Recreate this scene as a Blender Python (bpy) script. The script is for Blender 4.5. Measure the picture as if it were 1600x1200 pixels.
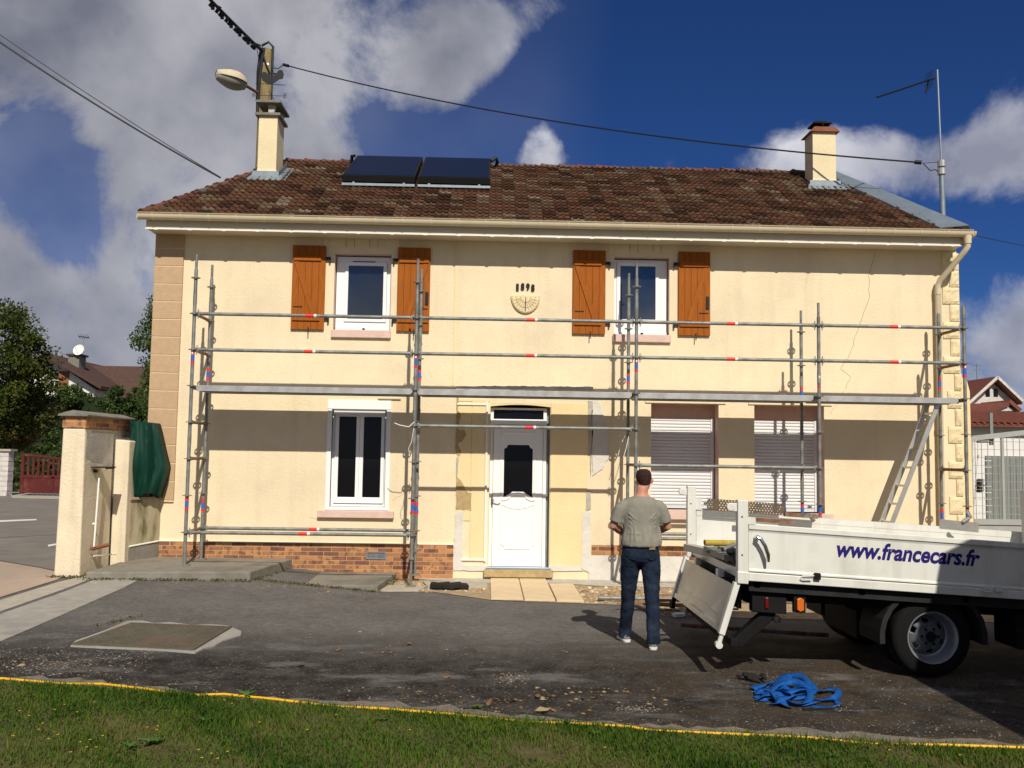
import bpy, bmesh, math, random
import numpy as np
from mathutils import Vector, Matrix
random.seed(7); RNG = np.random.default_rng(7)
R = math.radians
for o in list(bpy.data.objects): bpy.data.objects.remove(o)
scene = bpy.context.scene; COL = scene.collection

# ---------------------------------------------------------------- camera
CX, CY, CZ = 4.0858, -12.8498, 1.8804
YAW, PITCH, ROLL, FPX = 0.02516, 0.07287, 0.01528, 1450.3
_f = Vector((math.sin(YAW)*math.cos(PITCH), math.cos(YAW)*math.cos(PITCH), math.sin(PITCH)))
_r = Vector((math.cos(YAW), -math.sin(YAW), 0)); _u = _r.cross(_f)
_r2 = math.cos(ROLL)*_r + math.sin(ROLL)*_u; _u2 = -math.sin(ROLL)*_r + math.cos(ROLL)*_u
cd = bpy.data.cameras.new("Camera"); cam = bpy.data.objects.new("Camera", cd); COL.objects.link(cam)
cam.matrix_world = Matrix(((_r2.x, _u2.x, -_f.x, CX), (_r2.y, _u2.y, -_f.y, CY), (_r2.z, _u2.z, -_f.z, CZ), (0, 0, 0, 1)))
cd.sensor_width = 36; cd.lens = 36*FPX/1600; cd.clip_end = 3000; cd.clip_start = .05
scene.camera = cam
def ray(u, v): return (u-800)*_r2-(v-600)*_u2+FPX*_f
def at(u, v, y=None, x=None, z=None):
    d = ray(u, v); C0 = Vector((CX, CY, CZ))
    t = (y-CY)/d.y if y is not None else ((x-CX)/d.x if x is not None else (z-CZ)/d.z)
    return C0+t*d
def G(x, y):
    a = np.interp(x, [-2.5, -1.1, 0, 1, 2.6], [.2, .19, .17, .15, 0.])
    return float(a*np.interp(y, [-4.5, -.5], [.25, 1.]))
def ag(u, v):
    z = 0.
    for _ in range(12):
        p = at(u, v, z=z); z = .5*z+.5*G(p.x, p.y)
    return at(u, v, z=z)

# ---------------------------------------------------------------- light
SUN_D = Vector((-.18, 1.0, -.89)).normalized()
sd = bpy.data.lights.new("Sun", 'SUN'); sd.energy = 4.6; sd.angle = R(.53); sd.color = (1, .93, .82)
so = bpy.data.objects.new("Sun", sd); COL.objects.link(so); so.location = (10, -30, 30)
so.rotation_euler = SUN_D.to_track_quat('-Z', 'Y').to_euler()
w = bpy.data.worlds.new("World"); scene.world = w; w.use_nodes = True
nt = w.node_tree; nt.nodes.clear(); N = nt.nodes.new; L = nt.links.new
def mth(op, a, b=None, c=None, clamp=False):
    n = N('ShaderNodeMath'); n.operation = op; n.use_clamp = clamp
    for i, q in enumerate((a, b, c)):
        if q is None: continue
        if isinstance(q, (int, float)): n.inputs[i].default_value = q
        else: L(q, n.inputs[i])
    return n.outputs[0]
def vmth(op, a, b=None):
    n = N('ShaderNodeVectorMath'); n.operation = op
    for i, q in enumerate((a, b)):
        if q is None: continue
        if isinstance(q, (tuple, Vector)): n.inputs[i].default_value = tuple(q)
        else: L(q, n.inputs[i])
    return n
sky = N('ShaderNodeTexSky'); sky.sky_type = 'NISHITA'; sky.sun_disc = False
sky.sun_elevation = math.asin(-SUN_D.z); sky.sun_rotation = math.atan2(-SUN_D.x, -SUN_D.y)
sky.altitude = 1500; sky.air_density = 1.0; sky.dust_density = .25; sky.ozone_density = 4.0
tc = N('ShaderNodeTexCoord'); DIR = tc.outputs['Generated']
nz = N('ShaderNodeTexNoise'); nz.inputs['Scale'].default_value = 7; nz.inputs['Detail'].default_value = 13; nz.inputs['Roughness'].default_value = .64
nz.inputs['Distortion'].default_value = .25
L(DIR, nz.inputs['Vector'])
nb = N('ShaderNodeTexNoise'); nb.inputs['Scale'].default_value = 6.; nb.inputs['Detail'].default_value = 10; L(DIR, nb.inputs['Vector'])
# cloud banks: (u, v, half width, half height, weight)
lobes = [(320, 60, 320, 125, .46), (540, 60, 230, 100, .40), (420, 210, 260, 110, .42), (690, 130, 110, 60, .25), (120, 10, 200, 110, .42), (745, 85, 60, 40, .35), (850, 120, 80, 45, -.8), (770, 180, 40, 60, -.6), (930, 200, 50, 80, -.7),
         (200, 490, 120, 200, .55), (20, 430, 90, 140, .55), (60, 560, 260, 110, .6), (230, 290, 90, 90, .3), (520, 250, 90, 60, .3),
         (845, 250, 62, 34, .75), (848, 215, 30, 34, .60), (1320, 235, 105, 38, .72), (1235, 238, 40, 35, .35), (1575, 200, 50, 50, .45), (1500, 265, 90, 45, .5),
         (1590, 520, 80, 110, .6), (840, 20, 60, 30, .25), (70, 255, 90, 110, -.78), (1100, 80, 300, 200, -.3), (125, 375, 55, 90, -.6), (560, 195, 70, 60, -.5), (660, 225, 90, 40, -.5), (600, 20, 80, 40, -.3),
         (-500, 200, 400, 300, .5), (2200, 300, 400, 250, .4), (1450, 170, 80, 50, -.3), (1540, 370, 120, 60, -.5), (1500, 430, 60, 90, -.4), (1450, 60, 300, 80, -.3), (700, 240, 100, 40, -.2)]
tot = None
for (u0, v0, hw, hh, wt) in lobes:
    c = ray(u0, v0).normalized()
    s = vmth('SUBTRACT', DIR, c)
    dv = vmth('MULTIPLY', s.outputs[0], (FPX/hw, FPX/hw, FPX/hh))
    ln = vmth('LENGTH', dv.outputs[0]).outputs['Value']
    k = mth('POWER', 2.7, mth('MULTIPLY', mth('MULTIPLY', ln, ln), -.8))
    k = mth('MULTIPLY', k, wt)
    tot = k if tot is None else mth('ADD', tot, k)
tot = mth('MINIMUM', tot, .68)
dens = mth('ADD', tot, mth('MULTIPLY', mth('SUBTRACT', nz.outputs['Fac'], .5), 2.3))
sepx = N('ShaderNodeSeparateXYZ'); L(DIR, sepx.inputs[0])
back = N('ShaderNodeMapRange'); L(sepx.outputs[1], back.inputs[0]); back.inputs[1].default_value = .3; back.inputs[2].default_value = -.3
back.inputs[3].default_value = 0; back.inputs[4].default_value = .38  # unseen cloud behind the camera, thickened to add fill light
dens = mth('ADD', dens, back.outputs[0])
mr = N('ShaderNodeMapRange'); mr.interpolation_type = 'SMOOTHSTEP'; L(dens, mr.inputs[0]); mr.inputs[1].default_value = .02; mr.inputs[2].default_value = .62
vl = N('ShaderNodeMapRange'); L(sepx.outputs[0], vl.inputs[0]); vl.inputs[1].default_value = .12; vl.inputs[2].default_value = -.45; vl.inputs[3].default_value = .0; vl.inputs[4].default_value = .42
vn = N('ShaderNodeTexNoise'); vn.inputs['Scale'].default_value = 4.; vn.inputs['Detail'].default_value = 6; L(DIR, vn.inputs['Vector'])
veil = mth('MULTIPLY', vl.outputs[0], mth('ADD', vn.outputs['Fac'], .25))
cov = mth('MAXIMUM', mth('MULTIPLY', mr.outputs[0], .92), veil)
# thick cloud is grey-violet, thin edges and small puffs are brighter
cr = N('ShaderNodeValToRGB'); cr.color_ramp.elements[0].position = .36; cr.color_ramp.elements[1].position = .64
cr.color_ramp.elements[0].color = (2.3, 2.4, 3.0, 1); cr.color_ramp.elements[1].color = (6.0, 6.0, 6.4, 1)
L(nb.outputs['Fac'], cr.inputs[0])
rx = N('ShaderNodeMapRange'); L(sepx.outputs[0], rx.inputs[0]); rx.inputs[1].default_value = -.06; rx.inputs[2].default_value = .06; rx.inputs[3].default_value = 1.; rx.inputs[4].default_value = 1.55
cmul = vmth('SCALE', cr.outputs[0]); L(rx.outputs[0], cmul.inputs['Scale'])
skyc = vmth('MULTIPLY', sky.outputs[0], (.18, .335, .62))
mx = N('ShaderNodeMix'); mx.data_type = 'RGBA'; L(cov, mx.inputs['Factor']); L(skyc.outputs[0], mx.inputs['A']); L(cmul.outputs[0], mx.inputs['B'])
bg = N('ShaderNodeBackground'); bg.inputs['Strength'].default_value = .08; L(mx.outputs['Result'], bg.inputs[0])
wo = N('ShaderNodeOutputWorld'); L(bg.outputs[0], wo.inputs[0])
vs = scene.view_settings; vs.view_transform = 'Standard'; vs.look = 'None'; vs.exposure = 0; vs.gamma = 1
scene.render.engine = 'CYCLES'; scene.cycles.max_bounces = 6

# ---------------------------------------------------------------- materials
MATS = {}
def srgb(c): return tuple(((x/255)/12.92 if x/255 <= .04045 else ((x/255+.055)/1.055)**2.4) for x in c)
def mat(name, col=(.5, .5, .5), rough=.7, metal=0., var=0., vs=4., bump=0., bs=60., col2=None, v2=0., v2s=1., ior=1.45, emit=0, stretch=None, streak=None):
    """principled surface; var/vs: fine tone variation, col2/v2/v2s: blotches of a second colour, bump/bs: relief"""
    m = bpy.data.materials.new(name); m.use_nodes = True; t = m.node_tree; b = t.nodes['Principled BSDF']; MATS[name] = m
    b.inputs['Roughness'].default_value = rough; b.inputs['Metallic'].default_value = metal; b.inputs['IOR'].default_value = ior
    b.inputs['Base Color'].default_value = (*col, 1)
    if rough >= .6: b.inputs['Specular IOR Level'].default_value = .18
    tcn = t.nodes.new('ShaderNodeTexCoord'); vec = tcn.outputs['Object']
    if stretch:
        mp = t.nodes.new('ShaderNodeMapping'); mp.inputs['Scale'].default_value = stretch; t.links.new(vec, mp.inputs[0]); vec = mp.outputs[0]
    cur = None
    def noise(sc, det=6, ro=.6):
        n = t.nodes.new('ShaderNodeTexNoise'); n.inputs['Scale'].default_value = sc; n.inputs['Detail'].default_value = det; n.inputs['Roughness'].default_value = ro
        t.links.new(vec, n.inputs['Vector']); return n.outputs['Fac']
    if var:
        r_ = t.nodes.new('ShaderNodeValToRGB'); e = r_.color_ramp.elements; e[0].position = .3; e[1].position = .7
        e[0].color = (*[c*(1-var) for c in col], 1); e[1].color = (*[min(1, c*(1+var)) for c in col], 1)
        t.links.new(noise(vs), r_.inputs[0]); cur = r_.outputs[0]
    if col2 and v2:
        mx_ = t.nodes.new('ShaderNodeMix'); mx_.data_type = 'RGBA'
        m_ = t.nodes.new('ShaderNodeMapRange'); m_.inputs[1].default_value = .5; m_.inputs[2].default_value = .68; m_.inputs[4].default_value = v2
        t.links.new(noise(v2s, 8), m_.inputs[0]); t.links.new(m_.outputs[0], mx_.inputs['Factor'])
        if cur: t.links.new(cur, mx_.inputs['A'])
        else: mx_.inputs['A'].default_value = (*col, 1)
        mx_.inputs['B'].default_value = (*col2, 1); cur = mx_.outputs['Result']
    if streak:                                                  # rain-washed dirt running down the wall
        mp2 = t.nodes.new('ShaderNodeMapping'); mp2.inputs['Scale'].default_value = (5, 5, .35); t.links.new(tcn.outputs['Object'], mp2.inputs[0])
        n2 = t.nodes.new('ShaderNodeTexNoise'); n2.inputs['Scale'].default_value = 1.; n2.inputs['Detail'].default_value = 9; n2.inputs['Roughness'].default_value = .65; t.links.new(mp2.outputs[0], n2.inputs[0])
        m2 = t.nodes.new('ShaderNodeMapRange'); m2.inputs[1].default_value = .5; m2.inputs[2].default_value = .75; m2.inputs[4].default_value = streak[1]; t.links.new(n2.outputs['Fac'], m2.inputs[0])
        x2 = t.nodes.new('ShaderNodeMix'); x2.data_type = 'RGBA'; t.links.new(m2.outputs[0], x2.inputs['Factor']); t.links.new(cur, x2.inputs['A']); x2.inputs['B'].default_value = (*streak[0], 1); cur = x2.outputs['Result']
    if cur: t.links.new(cur, b.inputs['Base Color'])
    if bump:
        bn = t.nodes.new('ShaderNodeBump'); bn.inputs['Strength'].default_value = bump; bn.inputs['Distance'].default_value = .01
        t.links.new(noise(bs, 5), bn.inputs['Height']); t.links.new(bn.outputs[0], b.inputs['Normal'])
    return m
def attr_mat(name, stops, rough=.8, noise_amt=.0, ns=3., spec=.3, trans=0.):
    """colour picked per face from the 'rnd' attribute"""
    m = bpy.data.materials.new(name); m.use_nodes = True; t = m.node_tree; b = t.nodes['Principled BSDF']; MATS[name] = m
    b.inputs['Roughness'].default_value = rough; b.inputs['Specular IOR Level'].default_value = spec
    a = t.nodes.new('ShaderNodeAttribute'); a.attribute_name = 'rnd'
    r_ = t.nodes.new('ShaderNodeValToRGB'); e = r_.color_ramp.elements
    while len(e) < len(stops): e.new(.5)
    for i, (p, c) in enumerate(stops): e[i].position = p; e[i].color = (*c, 1)
    src = a.outputs['Fac']
    if noise_amt:
        g = t.nodes.new('ShaderNodeNewGeometry'); n = t.nodes.new('ShaderNodeTexNoise'); n.inputs['Scale'].default_value = ns; n.inputs['Detail'].default_value = 5
        t.links.new(g.outputs['Position'], n.inputs['Vector'])
        q = t.nodes.new('ShaderNodeMath'); q.operation = 'SUBTRACT'; q.inputs[1].default_value = .5; t.links.new(n.outputs['Fac'], q.inputs[0])
        q2 = t.nodes.new('ShaderNodeMath'); q2.operation = 'MULTIPLY_ADD'; q2.inputs[1].default_value = noise_amt; t.links.new(q.outputs[0], q2.inputs[0]); t.links.new(src, q2.inputs[2])
        src = q2.outputs[0]
    t.links.new(src, r_.inputs[0]); t.links.new(r_.outputs[0], b.inputs['Base Color'])
    if trans:
        tr = t.nodes.new('ShaderNodeBsdfTranslucent'); t.links.new(r_.outputs[0], tr.inputs[0])
        ms = t.nodes.new('ShaderNodeMixShader'); ms.inputs[0].default_value = trans
        t.links.new(b.outputs[0], ms.inputs[1]); t.links.new(tr.outputs[0], ms.inputs[2])
        t.links.new(ms.outputs[0], t.nodes['Material Output'].inputs[0])
    return m
WALL = (.80, .675, .455)
mat('render', WALL, .92, var=.06, vs=2.2, bump=.6, bs=38, col2=(.66, .55, .38), v2=.7, v2s=1.1, streak=((.56, .47, .32), .28))
mat('render_yellow', (.80, .64, .36), .92, var=.05, vs=3, bump=.6, bs=40, col2=(.7, .56, .33), v2=.3, v2s=2)
mat('render_chimney', (.78, .66, .42), .9, var=.08, vs=2, bump=.5, bs=30, col2=(.6, .5, .38), v2=.4, v2s=2.5)
mat('pillar_render', (.74, .64, .46), .92, var=.08, vs=3, bump=.8, bs=30, col2=(.55, .47, .34), v2=.4, v2s=1.6, streak=((.40, .35, .26), .5))
mat('quoin', (.50, .345, .21), .9, var=.07, vs=12, bump=.5, bs=60)
mat('joint', (.72, .58, .36), .9, var=.05, bump=.3)
mat('stone', (.74, .62, .38), .9, var=.1, vs=5, bump=1., bs=14)
mat('pink', (.68, .49, .41), .85, var=.07, vs=8, bump=.4, bs=60, col2=(.55, .38, .31), v2=.4, v2s=5)
mat('cement', (.44, .41, .35), .95, var=.15, vs=9, bump=.8, bs=30, col2=(.62, .58, .50), v2=.6, v2s=4)
mat('bare_mortar', (.43, .32, .16), .95, var=.2, vs=14, bump=1., bs=35)
mat('limewash', (.66, .63, .56), .95, var=.08, vs=6, bump=.8, bs=22, col2=(.42, .40, .36), v2=.6, v2s=3)
mat('concrete', (.235, .215, .18), .95, var=.14, vs=9, bump=.6, bs=30, col2=(.12, .115, .085), v2=.75, v2s=2.2)
mat('concrete_strip', (.33, .31, .27), .95, var=.14, vs=6, bump=.6, bs=40, col2=(.19, .18, .155), v2=.6, v2s=1.6)
mat('pavement_pink', (.42, .32, .24), .95, var=.08, vs=6, bump=.4, bs=80, col2=(.30, .26, .21), v2=.5, v2s=1.)
mat('road_asphalt', (.20, .18, .155), .95, var=.1, vs=2, bump=.4, bs=120, col2=(.26, .235, .20), v2=.5, v2s=.5)
mat('verge', (.19, .165, .13), .98, var=.3, vs=25, bump=1., bs=50, col2=(.10, .08, .05), v2=.8, v2s=7)
mat('soil', (.36, .27, .17), .98, var=.25, vs=8, bump=1., bs=25)
mat('lawn_soil', (.10, .085, .035), .98, var=.3, vs=6, bump=1., bs=30, col2=(.045, .07, .016), v2=.8, v2s=3)
mat('tile_sand', (.66, .52, .33), .8, var=.08, vs=5, bump=.3, bs=40, col2=(.52, .38, .2), v2=.4, v2s=3)
mat('flagstone', (.40, .36, .29), .9, var=.12, vs=7, bump=.5, bs=40)
mat('white_pvc', (.86, .86, .84), .35, var=.01)
mat('white_slat', (.74, .73, .72), .5)
mat('gutter_pvc', (.62, .53, .36), .45, var=.06, vs=3)
mat('fascia_pvc', (.62, .55, .41), .5, var=.05, vs=2)
mat('trim_white', (.82, .80, .74), .5)
mat('pane', (.006, .006, .008), .06, ior=1.3)
mat('pane_sky', (.012, .018, .03), .03, ior=2.1)
mat('lace', (.02, .02, .022), .6)
mat('wood_shutter', (.33, .095, .010), .65, var=.22, vs=5, bump=.25, bs=30, stretch=(9, 9, .8), col2=(.22, .058, .008), v2=.45, v2s=2.5)
mat('black_iron', (.012, .012, .013), .5, metal=.3)
mat('zinc', (.30, .36, .40), .42, metal=.6, var=.12, vs=4)
mat('lead', (.24, .29, .32), .5, metal=.4, var=.15, vs=6)
mat('galv', (.23, .235, .215), .55, metal=.35, var=.3, vs=9, col2=(.13, .12, .105), v2=.6, v2s=7)
mat('galv_deck', (.42, .42, .41), .5, metal=.35, var=.15, vs=6, col2=(.24, .23, .21), v2=.5, v2s=5)
mat('rust_tube', (.20, .10, .06), .7, metal=.2, var=.4, vs=20, col2=(.23, .235, .215), v2=1., v2s=5)
mat('sticker_red', (.68, .03, .025), .5); mat('sticker_blue', (.03, .13, .45), .5); mat('sticker_white', (.75, .75, .73), .5)
mat('plank_brown', (.12, .09, .06), .8, var=.3, vs=8)
mat('alu', (.55, .54, .50), .4, metal=.7, var=.1, vs=8)
mat('black_plastic', (.012, .012, .012), .5)
mat('solar_glass', (.005, .009, .026), .3, ior=1.25)
mat('solar_frame', (.018, .017, .016), .6)
mat('wood_pole', (.22, .17, .085), .9, var=.3, vs=7, bump=.8, bs=18, stretch=(3, 3, .5), col2=(.28, .24, .035), v2=.9, v2s=3)
mat('lamp_shell', (.55, .48, .33), .6, var=.12, vs=9); mat('lamp_glass', (.32, .31, .27), .25)
mat('terracotta', (.26, .10, .055), .85, var=.2, vs=9)
mat('truck_white', (.68, .68, .62), .38, var=.03, vs=2, col2=(.48, .47, .41), v2=.45, v2s=3, streak=((.38, .35, .28), .4))
mat('truck_inner', (.48, .46, .41), .42, metal=.35, var=.10, vs=3, col2=(.36, .34, .3), v2=.5, v2s=2.5)
mat('chassis', (.009, .009, .009), .75, var=.3, vs=6)
mat('subframe', (.022, .022, .022), .7, var=.3, vs=5)
mat('rubber', (.008, .008, .008), .85, bump=.5, bs=40)
mat('rim_disc', (.13, .14, .16), .5, metal=.4, var=.25, vs=9)
mat('rim', (.36, .38, .41), .38, metal=.6, var=.1, vs=9)
mat('chrome', (.75, .75, .75), .15, metal=1.)
mat('amber', (.62, .13, .012), .35); mat('tail_red', (.12, .004, .004), .35)
mat('lettering', (.020, .013, .135), .6)
mat('yellow_paint', (.42, .31, .05), .7, var=.3, vs=20, col2=(.2, .19, .16), v2=.9, v2s=8)
mat('strap_blue', (.008, .085, .33), .6, var=.25, vs=30, bump=.4, bs=200)
mat('yellow_hose', (.75, .42, .01), .5, var=.1, vs=10)
mat('tshirt', (.235, .225, .185), .97, var=.08, vs=7, bump=.9, bs=9, stretch=(1.6, 1, .7))
mat('denim', (.012, .019, .036), .95, var=.4, vs=7, bump=1., bs=11, col2=(.034, .054, .085), v2=.5, v2s=6)
mat('skin', (.50, .23, .15), .55, var=.12, vs=12)
mat('hair', (.040, .022, .016), .9, var=.5, vs=40, bump=1., bs=120)
mat('shoe', (.20, .20, .21), .8, var=.25, vs=20); mat('shoe_sole', (.62, .62, .58), .7)
mat('tarp', (.003, .034, .022), .62, var=.12, vs=3, bump=.3, bs=12)
mat('gate_red', (.085, .012, .009), .5, var=.15, vs=4, col2=(.24, .08, .06), v2=.4, v2s=3)
mat('white_wall', (.74, .72, .68), .9, var=.05, vs=3, bump=.4, bs=20)
mat('white_brick', (.60, .57, .53), .9, var=.15, vs=3, bump=1., bs=12, col2=(.3, .27, .24), v2=.5, v2s=4)
mat('roof_brown', (.085, .050, .040), .9, var=.2, vs=6, bump=.6, bs=15)
mat('roof_red', (.19, .068, .048), .85, var=.2, vs=5)
mat('grey_panel', (.22, .23, .215), .6, var=.06, vs=2)
mat('gate_galv', (.40, .41, .38), .5, metal=.3, var=.06, vs=5)
mat('bark', (.12, .09, .065), .95, var=.3, vs=9, bump=1., bs=20)
mat('lichen_stone', (.20, .19, .16), .95, var=.25, vs=8, bump=.8, bs=25)
mat('debris_wood', (.26, .16, .09), .9, var=.35, vs=8); mat('tarry_wood', (.022, .019, .017), .9, var=.3, bump=1., bs=30)
mat('wall_dirty', (.42, .36, .24), .95, var=.15, vs=4, bump=.5, bs=25, col2=(.13, .125, .045), v2=1., v2s=2.4, stretch=(2, 2, .6))
mat('cover_steel', (.125, .115, .085), .75, metal=.25, var=.2, vs=10, bump=1., bs=45, col2=(.22, .08, .045), v2=.35, v2s=1.9)
attr_mat('roof_tile', [(0, (.030, .016, .010)), (.3, (.074, .036, .022)), (.65, (.115, .054, .031)), (.85, (.090, .056, .036)), (.96, (.135, .095, .055)), (1, (.18, .14, .10))], .95, .14, 1.3, spec=.1)
attr_mat('ridge_tile', [(0, (.08, .035, .028)), (.5, (.15, .055, .038)), (1, (.10, .08, .06))], .9, .3, 3)
attr_mat('foliage_dark', [(0, (.014, .026, .005)), (.45, (.045, .064, .012)), (.8, (.090, .105, .018)), (1, (.13, .11, .022))], .7, .5, .7, spec=.1, trans=.25)
attr_mat('foliage_mid', [(0, (.035, .062, .014)), (.5, (.070, .118, .024)), (1, (.13, .19, .045))], .55, .4, .8, trans=.3)
attr_mat('foliage_brown', [(0, (.028, .04, .010)), (.4, (.060, .075, .016)), (.75, (.115, .10, .025)), (1, (.19, .10, .035))], .7, .5, 1.1, trans=.25)
attr_mat('conifer', [(0, (.014, .028, .006)), (.5, (.040, .070, .012)), (1, (.085, .12, .02))], .7, .4, 1.2, trans=.15)
attr_mat('grass', [(0, (.014, .050, .004)), (.4, (.060, .128, .012)), (.68, (.110, .160, .022)), (.88, (.13, .13, .035)), (1, (.20, .15, .065))], .75, .9, 1.6, spec=.1, trans=.35)
attr_mat('weed_leaf', [(0, (.05, .12, .02)), (1, (.11, .21, .045))], .6, trans=.3)
attr_mat('moss_leaf', [(0, (.025, .035, .008)), (.5, (.075, .08, .02)), (1, (.16, .12, .05))], .9, spec=.1)
attr_mat('pebbles', [(0, (.16, .11, .07)), (.4, (.42, .28, .13)), (.8, (.56, .42, .24)), (1, (.68, .60, .46))], .95)
attr_mat('grit', [(0, (.06, .05, .04)), (.6, (.15, .125, .10)), (1, (.34, .31, .27))], .95)
attr_mat('dead_leaf', [(0, (.10, .045, .02)), (.5, (.2, .10, .04)), (1, (.33, .26, .14))], .8)

def brick_mat(name):
    m = bpy.data.materials.new(name); m.use_nodes = True; t = m.node_tree; b = t.nodes['Principled BSDF']; MATS[name] = m
    g = t.nodes.new('ShaderNodeNewGeometry'); s = t.nodes.new('ShaderNodeSeparateXYZ'); t.links.new(g.outputs['Position'], s.inputs[0])
    c = t.nodes.new('ShaderNodeCombineXYZ'); ad = t.nodes.new('ShaderNodeMath'); ad.operation = 'ADD'
    t.links.new(s.outputs[0], ad.inputs[0]); t.links.new(s.outputs[1], ad.inputs[1]); t.links.new(ad.outputs[0], c.inputs[0]); t.links.new(s.outputs[2], c.inputs[1])
    br = t.nodes.new('ShaderNodeTexBrick'); br.inputs['Scale'].default_value = 1; br.inputs['Brick Width'].default_value = .225; br.inputs['Row Height'].default_value = .0625
    br.inputs['Mortar Size'].default_value = .004; br.inputs['Mortar Smooth'].default_value = .2; br.inputs['Bias'].default_value = -.1
    br.inputs['Color1'].default_value = (.50, .225, .075, 1); br.inputs['Color2'].default_value = (.15, .045, .028, 1); br.inputs['Mortar'].default_value = (.50, .40, .27, 1)
    t.links.new(c.outputs[0], br.inputs['Vector'])
    n = t.nodes.new('ShaderNodeTexNoise'); n.inputs['Scale'].default_value = 11; n.inputs['Detail'].default_value = 4; t.links.new(g.outputs['Position'], n.inputs['Vector'])
    mr_ = t.nodes.new('ShaderNodeMapRange'); mr_.inputs[1].default_value = .52; mr_.inputs[2].default_value = .62; mr_.inputs[4].default_value = .65; t.links.new(n.outputs['Fac'], mr_.inputs[0])
    mx_ = t.nodes.new('ShaderNodeMix'); mx_.data_type = 'RGBA'; mx_.inputs['B'].default_value = (.10, .035, .022, 1)
    mk = t.nodes.new('ShaderNodeMath'); mk.operation = 'MULTIPLY'; inv = t.nodes.new('ShaderNodeMath'); inv.operation = 'SUBTRACT'; inv.inputs[0].default_value = 1
    t.links.new(br.outputs['Fac'], inv.inputs[1]); t.links.new(inv.outputs[0], mk.inputs[0]); t.links.new(mr_.outputs[0], mk.inputs[1])
    t.links.new(mk.outputs[0], mx_.inputs['Factor']); t.links.new(br.outputs['Color'], mx_.inputs['A']); t.links.new(mx_.outputs['Result'], b.inputs['Base Color'])
    b.inputs['Roughness'].default_value = .75
    bn = t.nodes.new('ShaderNodeBump'); bn.inputs['Strength'].default_value = .8; bn.inputs['Distance'].default_value = .006; bn.invert = True
    t.links.new(br.outputs['Fac'], bn.inputs['Height']); t.links.new(bn.outputs[0], b.inputs['Normal'])
brick_mat('brick')

def asphalt_mat(name):
    m = bpy.data.materials.new(name); m.use_nodes = True; t = m.node_tree; b = t.nodes['Principled BSDF']; MATS[name] = m
    g = t.nodes.new('ShaderNodeNewGeometry'); P = g.outputs['Position']
    def nse(sc, det=6, st=(1, 1, 1), ro=.6):
        mp = t.nodes.new('ShaderNodeMapping'); mp.inputs['Scale'].default_value = st; t.links.new(P, mp.inputs[0])
        n = t.nodes.new('ShaderNodeTexNoise'); n.inputs['Scale'].default_value = sc; n.inputs['Detail'].default_value = det; n.inputs['Roughness'].default_value = ro
        t.links.new(mp.outputs[0], n.inputs[0]); return n.outputs['Fac']
    def ramp(src, a, b_, lo=0, hi=1):
        q = t.nodes.new('ShaderNodeMapRange'); q.inputs[1].default_value = a; q.inputs[2].default_value = b_; q.inputs[3].default_value = lo; q.inputs[4].default_value = hi
        t.links.new(src, q.inputs[0]); return q.outputs[0]
    def mixc(f, a, bb):
        q = t.nodes.new('ShaderNodeMix'); q.data_type = 'RGBA'; t.links.new(f, q.inputs['Factor'])
        for s_, k in ((a, 'A'), (bb, 'B')):
            if isinstance(s_, tuple): q.inputs[k].default_value = (*s_, 1)
            else: t.links.new(s_, q.inputs[k])
        return q.outputs['Result']
    def mul(a, b_):
        q = t.nodes.new('ShaderNodeMath'); q.operation = 'MULTIPLY'; q.use_clamp = True; t.links.new(a, q.inputs[0]); t.links.new(b_, q.inputs[1]); return q.outputs[0]
    def mabs(a):
        return a
    c = mixc(ramp(nse(1.3, 8), .35, .65), (.118, .112, .106), (.175, .163, .150))
    c = mixc(ramp(nse(9, 8, ro=.75), .40, .62, 0, .55), c, (.075, .070, .064))
    c = mixc(ramp(nse(16, 6, ro=.8), .52, .66, 0, .6), c, (.24, .225, .20))
    c = mixc(ramp(nse(2.2, 10, (.8, 1.5, 1), .7), .50, .66, 0, .6), c, (.16, .145, .125))        # dusty streaks
    sx = t.nodes.new('ShaderNodeSeparateXYZ'); t.links.new(P, sx.inputs[0])
    # damp, oily band along the lawn, with ragged edge (y about -4.0 to -5.9)
    band = mul(ramp(sx.outputs[1], -2.9, -4.6), ramp(nse(1.3, 10, (.8, 1.5, 1), .7), .37, .47))
    c = mixc(mul(band, ramp(nse(4, 8, ro=.75), .35, .6, .55, .95)), c, (.016, .012, .009))
    # brown earth trodden into the asphalt towards the right
    br_ = mul(ramp(sx.outputs[0], 4.6, 6.3), mul(ramp(sx.outputs[1], -2.3, -3.6), ramp(nse(1.7, 9, (1, 2, 1)), .42, .6)))
    c = mixc(br_, c, (.062, .045, .028))
    c = mixc(ramp(nse(38, 3), .60, .68, 0, .7), c, (.25, .235, .21))                          # stone chips
    c = mixc(ramp(nse(20, 3), .71, .74, 0, .7), c, (.38, .36, .32))
    c = mixc(ramp(nse(45, 3), .66, .76, 0, .6), c, (.02, .019, .018))
    t.links.new(c, b.inputs['Base Color']); b.inputs['Roughness'].default_value = .95; b.inputs['Specular IOR Level'].default_value = .12
    bn = t.nodes.new('ShaderNodeBump'); bn.inputs['Strength'].default_value = .8; bn.inputs['Distance'].default_value = .015
    t.links.new(nse(55, 6, ro=.75), bn.inputs['Height']); t.links.new(bn.outputs[0], b.inputs['Normal'])
asphalt_mat('asphalt')

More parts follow.
